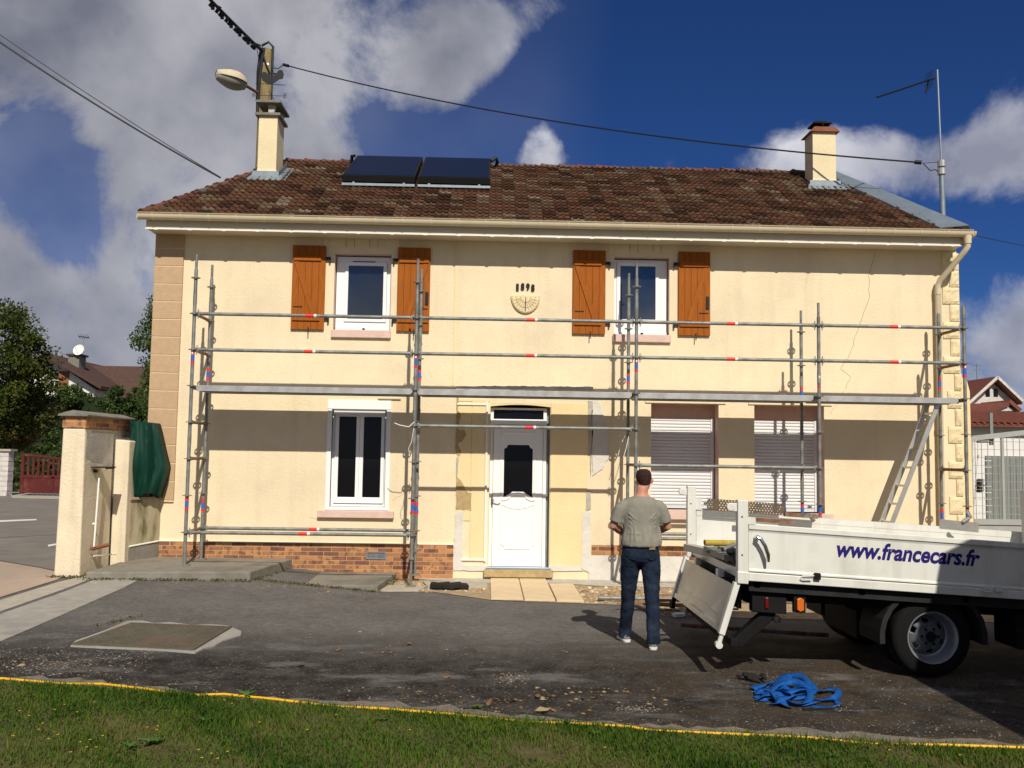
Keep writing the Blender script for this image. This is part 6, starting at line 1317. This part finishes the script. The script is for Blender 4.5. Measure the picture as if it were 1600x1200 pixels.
mb = MB(); mb.box(.455, .555, .08, .13, .575, .745); tb(mb, 'lamp_mount', 'chassis')
mb = MB(); mb.box(2.66, 2.76, .03, .05, .60, .63); tb(mb, 'marker_light', 'amber')
for y in (.15, 1.7):
    mb = MB(); mb.bar((.30, y+.05, .56), (-.02, y+.05, .26), .10, .11, up=(0, 1, 0)); tb(mb, 'support_leg', 'chassis', bevel=.01)
mb = MB(); mb.bar((-.05, .1, .28), (-.05, BW-.1, .28), .07, .07); tb(mb, 'underrun_bar', 'chassis', bevel=.01)
mb = MB(); mb.lathe((.32, .12, .50), (0, 1, 0), [(-.008, .035), (.008, .035), (.008, .02), (-.008, .02)], 14, closed=True); tb(mb, 'tow_eye', 'chassis')
# wheels stand on the ground, so they are not tilted with the chassis
WX = 7.93
def wheel(x, y, s, dual, lab=None):
    mb = MB(); R_ = .345; w_ = .19
    mb.lathe((x, y, R_), (0, s, 0), [(0, .215), (.0, .30), (.012, .33), (.035, R_-.002), (w_-.035, R_-.002), (w_-.012, .33), (w_, .30), (w_, .215)], 40, closed=True)
    if dual: mb.lathe((x, y+s*.26, R_), (0, s, 0), [(0, .215), (.0, .30), (.012, .33), (.035, R_-.002), (w_-.035, R_-.002), (w_-.012, .33), (w_, .30), (w_, .215)], 40, closed=True)
    wh = mb.build('wheel', 'rubber', TK, smooth=True, label=lab)
    mb = MB(); mb.lathe((x, y, R_), (0, s, 0), [(-.006, .222), (-.004, .212), (.015, .202), (.03, .196), (.10, .188), (.115, .176), (.120, .168), (.135, .168), (.135, .188), (.03, .205), (.0, .222)], 40, closed=True); mb.build('rim', 'rim', wh, smooth=True)
    # dished disc with hand holes
    mb = MB(); n = 48; rr = [.168, .150, .118, .092, .088, .05, .048]; dd = [.122, .112, .085, .08, .06, .055, .035]
    V_ = []
    ax_ = Vector((0, s, 0)); e1 = Vector((1, 0, 0)); e2 = Vector((0, 0, 1))
    for r_, d_ in zip(rr, dd):
        for k in range(n): t_ = 2*math.pi*k/n+.2; V_.append(Vector((x, y, R_))+ax_*d_+(e1*math.cos(t_)+e2*math.sin(t_))*r_)
    F_ = []
    for i in range(len(rr)-1):
        for k in range(n):
            if i == 1 and (k % 8) in (2, 3, 4): continue
            F_.append((i*n+k, i*n+(k+1) % n, (i+1)*n+(k+1) % n, (i+1)*n+k))
    F_.append(tuple((len(rr)-1)*n+k for k in range(n))); mb.add(V_, F_); o = mb.build('wheel_disc', 'rim_disc', wh, smooth=True, fix=False); o.modifiers.new('s', 'SOLIDIFY').thickness = .006
    mb = MB(); mb.lathe((x, y, R_), (0, s, 0), [(.02, .04), (.03, .046), (.2, .046)], 16); [mb.lathe((x+.07*math.cos(k*1.047), y, R_+.07*math.sin(k*1.047)), (0, s, 0), [(.045, .012), (.09, .012)], 6) for k in range(6)]; mb.build('hub', 'chassis', wh)
wheel(WX, TYN+.10, 1, True, 'near rear wheel with dished silver rim'); wheel(WX, TYF-.10, -1, True, 'far rear wheel'); wheel(WX+3.35, TYN+.12, 1, False, 'near front wheel'); wheel(WX+3.35, TYF-.12, -1, False, 'far front wheel')
for y0_, y1_ in ((TYN+.08, TYN+.52), (TYF-.52, TYF-.08)):
    mb = MB(); po = []; pi_ = []
    for i in range(15): t_ = math.pi*1.04-(math.pi*1.08)*i/14; po.append((WX+.47*math.cos(t_), .345+.44*math.sin(t_))); pi_.append((WX+.425*math.cos(t_), .345+.405*math.sin(t_)))
    V_ = [(x, y, z) for y in (y0_, y1_) for x, z in po+pi_]; n = 15; mb.add(V_, [(i, i+1, n*2+i+1, n*2+i) for i in range(n-1)]+[(n+i, n*3+i, n*3+i+1, n+i+1) for i in range(n-1)]+[(i, n+i, n+i+1, i+1) for i in range(n-1)]+[(2*n+i, 2*n+i+1, 3*n+i+1, 3*n+i) for i in range(n-1)]+[(0, 2*n, 3*n, n), (n-1, 2*n-1, 4*n-1, 3*n-1)])
    mb.build('mudguard', 'subframe', TK)
mb = MB(); mb.tube([(WX, TYN+.35, .345), (WX, TYF-.35, .345)], .06, 10); mb.lathe((WX, (TYN+TYF)/2, .345), (0, 1, 0), [(-.18, .08), (-.1, .17), (.1, .17), (.18, .08)], 16); mb.tube([(WX+3.35, TYN+.3, .33), (WX+3.35, TYF-.3, .33)], .045, 8); mb.build('axle', 'chassis', TK)
mb = MB(); mb.box(2.4, 3.1, .12, .5, .38, .70); tb(mb, 'fuel_tank', 'chassis', bevel=.03)
# cab (outside the frame)
mb = MB(); cabp = [(BL+.10, .62), (BL+1.95, .62), (BL+2.35, .66), (BL+2.42, 1.05), (BL+2.25, 1.30), (BL+1.55, 1.42), (BL+1.02, 2.12), (BL+.85, 2.20), (BL+.18, 2.20), (BL+.10, 2.1)]
mb.prism(cabp, 'y', .06, BW-.06); cb = tb(mb, 'cab', 'truck_white', bevel=.05)
mb = MB(); mb.prism([(BL+.30, 1.45), (BL+1.42, 1.45), (BL+.98, 2.03), (BL+.30, 2.06)], 'y', .050, .062); tb(mb, 'side_window', 'pane', cb)
mb = MB(); mb.box(BL+.085, BL+.10, .3, BW-.3, 1.5, 2.0); tb(mb, 'rear_window', 'pane', cb)
mb = MB(); mb.add([(BL+1.56, .18, 1.44), (BL+1.56, BW-.18, 1.44), (BL+1.06, BW-.22, 2.09), (BL+1.06, .22, 2.09)], [(0, 1, 2, 3)]); o = tb(mb, 'windscreen', 'pane', cb); o.modifiers.new('s', 'SOLIDIFY').thickness = .02
mb = MB(); mb.box(BL-.02, BL+.02, .05, BW-.05, .9, 1.75); tb(mb, 'headboard', 'truck_white')
# lettering
textmesh('lettering', 'www.francecars.fr', 1.235, 'lettering', sn, lambda q: TT(Vector((.80+q.x, .0032, 1.075+q.z))), shear=.28, offset=.032, extrude=.0012, height=.145)
# load on the bed
def loose(nm, lab, cat, mb, m, **k): mb.T = TT; return tag(mb.build(nm, m, **k), lab, cat)
LT = thing('scaffold_tube', 'scaffold tube with yellow end lying on the truck bed', 'scaffold tube', TT(Vector((.3, .8, 1.0))))
mb = MB(); mb.tube([(.20, .75, 1.075), (1.4, .95, 1.12)], .026, 12); tb(mb, 'tube', 'galv', LT, smooth=True)
mb = MB(); mb.tube([(-.17, .69, 1.062), (.20, .75, 1.075)], .028, 12); tb(mb, 'tube_end', 'yellow_paint', LT, smooth=True)
rng = random.Random(15)
mb = MB(); mb.cbox((.2, .85, .96), (.5, .8, .05))
for k in range(9):
    a = rng.uniform(-.6, .6); x = rng.uniform(-.0, .4); y = rng.uniform(.4, 1.3); l = rng.uniform(.12, .28); d = Vector((math.cos(a), math.sin(a), rng.uniform(-.3, .4))); mb.tube([Vector((x, y, .98+.01*k))-d*l*.5, Vector((x, y, .98+.01*k))+d*l*.5], .021, 8)
loose('coupler_heap', 'heap of grey scaffold couplers on the truck bed', 'couplers', mb, 'galv', smooth=True)
mb = MB(); mb.cbox((.10, .45, 1.03), (.16, .10, .05)); mb.cbox((.05, .43, .98), (.04, .04, .13)); mb.cbox((.16, .43, .985), (.03, .03, .10)); mb.lathe((.0, .43, 1.02), (0, 1, 0), [(-.02, .035), (.02, .035)], 12); loose('clamp', 'black scaffold clamp on the rear edge of the truck bed', 'clamp', mb, 'black_iron', bevel=.006)
mb = MB(); mb.bar((-.12, 1.6, .93), (.1, .95, .93), .12, .07); loose('steel_offcut', 'short grey steel channel at the open rear of the bed', 'steel channel', mb, 'truck_inner', bevel=.004)
mb = MB(); mb.cbox((.02, .55, .93), (.05, .03, .03)); loose('orange_cap', 'small orange cap on the open rear of the bed', 'cap', mb, 'amber')
# perforated steel panel standing against the far board
def perf(x0, x1, y, z0, z1, nx, nzz):
    mb = MB(); 
    for i in range(nx):
        for j in range(nzz):
            ox = (x1-x0)/nx; oz = (z1-z0)/nzz; cx = x0+(i+.5)*ox+(ox*.25 if j % 2 else -ox*.25)*0; cz = z0+(j+.5)*oz
            a = [(cx-ox/2, cz-oz/2), (cx+ox/2, cz-oz/2), (cx+ox/2, cz+oz/2), (cx-ox/2, cz+oz/2)]; r_ = .0055
            sh = ox*.22 if j % 2 else -ox*.22
            b = [(cx+sh-r_, cz-r_), (cx+sh+r_, cz-r_), (cx+sh+r_, cz+r_), (cx+sh-r_, cz+r_)]
            mb.ring(a, b, 'y', y, y+.003)
    return mb
loose('perforated_plank', 'dark perforated steel plank standing behind the near corner post on the bed', 'scaffold plank', perf(.13, .95, 1.86, 1.31, 1.43, 26, 5), 'plank_brown', fix=False)
mb = MB(); mb.box(.95, 1.30, 1.84, 1.90, 1.30, 1.345); mb.tube([(1.2, 1.86, 1.34), (1.26, 1.84, 1.27)], .02, 8); mb.box(.45, 1.05, 1.84, 1.87, 1.225, 1.265); loose('plank_hook', 'rusty hooked plank end above the far side board', 'plank end', mb, 'rust_tube')
mb = MB(); mb.bar((2.55, 1.75, 1.34), (2.95, 1.75, 1.33), .03, .10); mb.tube([(2.78, 1.72, 1.38), (2.85, 1.7, 1.44), (2.8, 1.68, 1.5)], .02, 8); loose('deck_end', 'shiny galvanised deck end on the far side board', 'deck end', mb, 'alu')

# ================================================================ BLUE STRAP AND BLACK RAG
ST = thing('ratchet_strap', 'crumpled blue ratchet strap lying on the asphalt before the truck', 'strap', ag(1245, 1090))
def band(path, wd, mb, tw):
    P = [Vector(p) for p in path]; Q = []
    for i in range(len(P)-1):                                  # Catmull-Rom
        p0, p1, p2, p3 = P[max(i-1, 0)], P[i], P[i+1], P[min(i+2, len(P)-1)]
        for k in range(6): t = k/6; Q.append(.5*((2*p1)+(p2-p0)*t+(2*p0-5*p1+4*p2-p3)*t*t+(3*p1-p0-3*p2+p3)*t**3))
    Q.append(P[-1]); V_ = []; F_ = []
    for i, q in enumerate(Q):
        d = (Q[min(i+1, len(Q)-1)]-Q[max(i-1, 0)]).normalized(); a = .3+.55*math.sin(i*.30+tw[0]*3)
        s = d.cross(Vector((0, 0, 1))); s = s.normalized() if s.length > .01 else Vector((1, 0, 0)); n = s.cross(d); w_ = s*math.cos(a)+n*math.sin(a)
        for e in (-1, 1):
            r = q+w_*e*wd/2; r.z = max(r.z, .008); V_.append(r)
    F_ = [(2*i, 2*i+1, 2*i+3, 2*i+2) for i in range(len(Q)-1)]; mb.add(V_, F_)
rng = random.Random(77); mb = MB()
SP = lambda l: [Vector((*ag(u, v)[:2], z*.62)) for u, v, z in l]
band(SP([(1185, 1095, .02), (1205, 1085, .05), (1225, 1072, .09), (1250, 1066, .10), (1268, 1074, .07), (1270, 1088, .05), (1250, 1094, .04), (1215, 1092, .05), (1190, 1088, .05)]), .055, mb, (.6, 1.5))
band(SP([(1178, 1090, .02), (1200, 1094, .03), (1222, 1100, .05), (1248, 1106, .045), (1266, 1098, .06), (1262, 1085, .08), (1240, 1076, .09), (1215, 1080, .08), (1200, 1092, .05)]), .055, mb, (1.2, .3))
band(SP([(1262, 1087, .03), (1280, 1086, .05), (1300, 1083, .06), (1311, 1088, .06), (1305, 1096, .05), (1290, 1096, .03), (1270, 1094, .02)]), .05, mb, (.3, 1.4))
band(SP([(1225, 1098, .02), (1250, 1104, .03), (1275, 1102, .045), (1298, 1099, .04), (1310, 1101, .03), (1300, 1106, .015), (1270, 1108, .015)]), .05, mb, (.9, .2))
band(SP([(1195, 1080, .02), (1212, 1073, .06), (1238, 1084, .05), (1262, 1082, .09), (1250, 1070, .11), (1222, 1068, .08), (1202, 1086, .03)]), .05, mb, (.2, 1.2))
band(SP([(1182, 1088, .03), (1192, 1084, .06), (1204, 1088, .06), (1196, 1096, .03), (1182, 1094, .02)]), .05, mb, (1.0, 1.8))
for k in range(7):
    c0 = (rng.uniform(1205, 1258), rng.uniform(1074, 1100)); an = rng.uniform(-.5, .5); L0 = rng.uniform(22, 38)
    band(SP([(c0[0]+L0*t*math.cos(an)-4*math.sin(t*3+k), c0[1]+L0*t*math.sin(an)*.5+5*math.sin(t*2.2+k), .02+.06*(1-abs(t))+.02*math.sin(k+t*4)) for t in (-1, -.6, -.2, .2, .6, 1)]), .062, mb, (rng.uniform(0, 2), 0))
o = mb.build('webbing', 'strap_blue', ST, smooth=True, fix=False); o.modifiers.new('s', 'SOLIDIFY').thickness = .003
mb = MB(); mb.tube(SP([(1302, 1106, .02), (1309, 1106, .03), (1314, 1108, .03), (1316, 1112, .02), (1311, 1114, .012)]), .005, 6); mb.build('hook', 'chrome', ST, smooth=True)
mb = MB(); a = SP([(1255, 1110, .012), (1302, 1109, .014)]); mb.bar(a[0], a[1], .03, .012); mb.build('strap_end', 'black_plastic', ST)
RG_ = MB(); c = ag(1172, 1064)
for k in range(16):
    a = rng.uniform(0, 6.28); r = rng.uniform(0, .10); p = c+Vector((r*math.cos(a)*1.3, r*math.sin(a)*.8, .02+rng.uniform(0, .035))); RG_.tube([p+Vector((rng.uniform(-.06, .06), rng.uniform(-.05, .05), -.01)), p, p+Vector((rng.uniform(-.06, .06), rng.uniform(-.05, .05), rng.uniform(-.02, .0)))], [.012, .024, .010], 6)
o = RG_.build('work_glove', 'tarry_wood', smooth=True, fix=False); rm = o.modifiers.new('r', 'REMESH'); rm.mode = 'VOXEL'; rm.voxel_size = .007; sm = o.modifiers.new('s', 'SMOOTH'); sm.iterations = 3
tag(o, 'crumpled black work glove on the ground left of the blue strap', 'glove')

# ================================================================ PERSON
# local frame: x to the picture's right, y away from the camera (the way he faces), z up, feet at z = 0
PX, PYY = 5.615, -3.62
MAN = thing('person', 'man seen from behind in grey t-shirt and dark jeans facing the house', 'person', (PX, PYY, 0))
def ell(mb, rings, n=20):
    """closed loft through elliptical rings (cx, cy, cz, rx, ry)"""
    V_ = []; m = len(rings)
    for (cx, cy, cz, rx, r_y) in rings:
        for k in range(n): t = 2*math.pi*k/n; V_.append(Vector((PX+cx+rx*math.cos(t), PYY+cy+r_y*math.sin(t), cz)))
    F_ = [(i*n+k, i*n+(k+1) % n, (i+1)*n+(k+1) % n, (i+1)*n+k) for i in range(m-1) for k in range(n)]+[tuple(range(n-1, -1, -1)), tuple((m-1)*n+k for k in range(n))]
    mb.add(V_, F_)
def limb(mb, pts_, rad, n=14): mb.tube([Vector((PX+a, PYY+b, c)) for a, b, c in pts_], rad, n)
def organic(mb, nm, m, vox, it, par=MAN, disp=None):
    o = mb.build(nm, m, par, smooth=False, fix=True); r = o.modifiers.new('r', 'REMESH'); r.mode = 'VOXEL'; r.voxel_size = vox; r.use_smooth_shade = True
    s = o.modifiers.new('s', 'SMOOTH'); s.iterations = it; s.factor = .5
    if disp:
        tx = bpy.data.textures.new(nm, 'CLOUDS'); tx.noise_scale = disp[1]; tx.noise_depth = 2; d = o.modifiers.new('d', 'DISPLACE'); d.texture = tx; d.strength = disp[0]; d.mid_level = .5; d.texture_coords = 'LOCAL'
    return o
HX, HY = .038, .078                         # head centre
LE, LWr = (-.272, .02, 1.165), (-.105, .225, 1.055); RE, RW = (.272, .03, 1.16), (.12, .235, 1.07)
B = MB()
ell(B, [(0, 0, .86, .11, .07), (0, 0, .90, .15, .10), (0, .0, 1.02, .145, .10), (0, .0, 1.18, .155, .105), (0, .0, 1.32, .175, .105), (0, .0, 1.40, .16, .09), (.005, .01, 1.45, .09, .065), (.012, .02, 1.49, .058, .055), (.025, .035, 1.56, .057, .058)])
ell(B, [(HX, HY+.005, 1.50, .035, .045), (HX, HY+.012, 1.525, .052, .070), (HX, HY+.008, 1.56, .066, .082), (HX, HY, 1.60, .073, .090), (HX, HY-.004, 1.645, .077, .097), (HX, HY-.006, 1.68, .073, .092), (HX, HY-.004, 1.705, .056, .072), (HX, HY, 1.72, .028, .036)], 24)
# face, looking a little to the right: nose, brow, chin, mouth, ears
hd = Vector((.35, .94, 0)).normalized(); hs = Vector((.94, -.35, 0))
def hp(a, b, c): q = Vector((HX, HY, 0))+hs*a+hd*b; return (q.x, q.y, c)
limb(B, [hp(0, .085, 1.635), hp(0, .108, 1.605), hp(0, .112, 1.595)], [.008, .013, .010], 8); limb(B, [hp(-.045, .085, 1.645), hp(0, .092, 1.65), hp(.045, .085, 1.645)], [.008, .010, .008], 8)
limb(B, [hp(-.02, .088, 1.567), hp(0, .094, 1.568), hp(.02, .088, 1.567)], [.006, .009, .006], 8); limb(B, [hp(-.02, .075, 1.527), hp(.02, .075, 1.527)], .018, 8)
for s in (-1, 1): limb(B, [(HX+s*.078, HY-.005, 1.635), (HX+s*.088, HY-.012, 1.622), (HX+s*.086, HY-.008, 1.60), (HX+s*.078, HY+.0, 1.585)], [.008, .014, .012, .007], 8)
for s, E_, W_ in ((-1, LE, LWr), (1, RE, RW)):
    limb(B, [(s*.16, 0, 1.375), (s*.205, .0, 1.33), ((s*.215+E_[0])/2, .01, 1.25), E_, tuple((Vector(E_)*.6+Vector(W_)*.4)), W_], [.052, .052, .047, .041, .041, .028])
    w = Vector(W_); d = (w-Vector(E_)).normalized(); up_ = Vector((0, 0, 1)); side_ = d.cross(up_).normalized()*(-s)
    pc = w+d*.05; limb(B, [tuple(w), tuple(w+d*.03), tuple(w+d*.085)], [.027, .034, .030], 12)
    for k in range(4):
        off = (k-1.5)*.019; b0 = w+d*.08+up_*(-off); l = (.066, .078, .074, .058)[k]; inn = Vector((-s*.55, .5, -.1)).normalized()
        limb(B, [tuple(b0-d*.02), tuple(b0+d*l*.4+inn*.003), tuple(b0+d*l*.75+inn*.020), tuple(b0+d*l*.85+inn*.042)], [.0095, .0092, .0085, .007], 8)
    limb(B, [tuple(w+d*.025+up_*.022), tuple(w+d*.05+up_*.042+inn*.01), tuple(w+d*.085+up_*.040+inn*.02)], [.012, .011, .008], 8)
# legs
LF, RF = (-.115, .22, .07), (.105, -.13, .07)
for s, A in ((-1, LF), (1, RF)):
    limb(B, [(s*.085, 0, .86), (s*.095, A[1]*.45, .50), (A[0], A[1], .09)], [.085, .055, .038])
organic(B, 'body', 'skin', .0065, 4)
T = MB()
ell(T, [(.0, -.010, .968, .186, .142), (0, -.012, .985, .199, .152), (0, -.012, 1.03, .197, .148), (0, -.006, 1.10, .176, .128), (0, 0, 1.2, .178, .124), (0, 0, 1.32, .190, .118), (0, 0, 1.385, .182, .108), (0, .002, 1.42, .165, .098), (.003, .005, 1.443, .12, .086), (.008, .012, 1.462, .075, .070)], 28)
for s, E_ in ((-1, LE), (1, RE)):
    limb(T, [(s*.12, 0, 1.375), (s*.17, 0, 1.36), (s*.198, 0, 1.335), (s*.228, .008, 1.26), (s*.242, .014, 1.205)], [.062, .067, .068, .068, .071])
for i in range(9):                              # draped folds at the back and waist
    a = -1.57+(-1.25+2.5*i/8); x = .18*math.cos(a); y = .128*math.sin(a); limb(T, [(x*1.05, y*1.1-.008, .978+.012*math.sin(i*2)), (x*1.0+.02*math.sin(i*1.7), y*1.07-.008, 1.05), (x*.9+.03*math.sin(i*1.7), y*.96, 1.17)], [.017, .016, .005], 8)
for q in range(4): limb(T, [(-.15, -.085, 1.01+q*.03), (-.02*q, -.135, .995+q*.035), (.15, -.085, 1.02+q*.022)], [.006, .013, .006], 6)
for sg in (-1, 1):
    for q in range(4): limb(T, [(sg*.150, -.095, 1.31-.045*q), (sg*(.09-.02*q), -.112, 1.25-.05*q), (sg*(.03-.01*q), -.118, 1.22-.05*q)], [.003, .006, .003], 6)
organic(T, 't_shirt', 'tshirt', .008, 7, disp=(.010, .10))
J = MB()
ell(J, [(0, 0, .79, .10, .09), (0, 0, .83, .168, .125), (0, -.01, .88, .186, .135), (0, -.008, .95, .182, .130), (0, -.004, 1.0, .170, .122)], 28)
for s, A in ((-1, LF), (1, RF)):
    limb(J, [(s*.09, -.005, .87), (s*.10, -.005+A[1]*.2, .72), (s*.105, A[1]*.42, .50), (s*.108, A[1]*.7, .30), (A[0], A[1], .14), (A[0], A[1], .055)], [.103, .094, .073, .066, .064, .070])
    for q in range(5): limb(J, [(A[0]-.06, A[1]-.02, .075+q*.028), (A[0], A[1]-.062, .082+q*.028+.01*(q % 2)), (A[0]+.06, A[1]-.015, .074+q*.028)], .0085, 6)
    for q in range(3): limb(J, [(s*.105-.05, A[1]*.42-.03, .52+q*.035), (s*.105, A[1]*.42-.066, .505+q*.035), (s*.105+.05, A[1]*.42-.03, .515+q*.03)], .008, 6)
jo = organic(J, 'jeans', 'denim', .009, 4, disp=(.018, .07))
mb = MB(); mb.add([(PX+.045, PYY-.138, .945), (PX+.135, PYY-.110, .94), (PX+.135, PYY-.108, .86), (PX+.09, PYY-.124, .845), (PX+.05, PYY-.134, .86)], [(0, 1, 2, 3, 4)]); o = mb.build('back_pocket', 'denim', jo, fix=False); o.modifiers.new('s', 'SOLIDIFY').thickness = .004
mb = MB(); mb.add([(PX-.045, PYY-.138, .945), (PX-.135, PYY-.110, .94), (PX-.135, PYY-.108, .86), (PX-.09, PYY-.124, .845), (PX-.05, PYY-.134, .86)], [(0, 1, 2, 3, 4)]); o = mb.build('back_pocket', 'denim', jo, fix=False); o.modifiers.new('s', 'SOLIDIFY').thickness = .004
mb = MB(); mb.cbox((PX+.09, PYY-.138, .965), (.06, .006, .03)); mb.build('leather_patch', 'debris_wood', jo)
HR = MB()
ell(HR, [(HX, HY-.034, 1.553, .036, .040), (HX, HY-.030, 1.58, .056, .060), (HX, HY-.024, 1.61, .071, .074), (HX, HY-.012, 1.645, .0795, .092), (HX, HY-.008, 1.683, .0765, .094), (HX, HY-.008, 1.712, .062, .076), (HX, HY-.004, 1.729, .033, .042)], 24)
organic(HR, 'hair', 'hair', .007, 3)
for s, A in ((-1, LF), (1, RF)):
    S = MB(); dy = Vector((s*.18, .98, 0)).normalized()
    def sh(t, z, r): return (A[0]+dy.x*t, A[1]+dy.y*t, z)
    limb(S, [sh(-.055, .045, 0), sh(0, .06, 0), sh(.06, .052, 0), sh(.13, .038, 0), sh(.175, .030, 0)], [.032, .042, .042, .036, .022], 12)
    limb(S, [sh(-.02, .06, 0), sh(-.01, .10, 0)], [.038, .038], 12)
    so_ = organic(S, 'shoe', 'shoe', .007, 3)
    mb = MB(); out = [(PX+A[0]+dy.x*t+dy.y*w, PYY+A[1]+dy.y*t-dy.x*w) for t, w in ((-.085, -.022), (-.085, .022), (-.06, .038), (.05, .042), (.14, .043), (.19, .022), (.195, 0), (.19, -.022), (.14, -.043), (.05, -.040), (-.06, -.038))]
    mb.prism(out, 'z', .002, .028); mb.build('sole', 'shoe_sole', so_, bevel=.005)
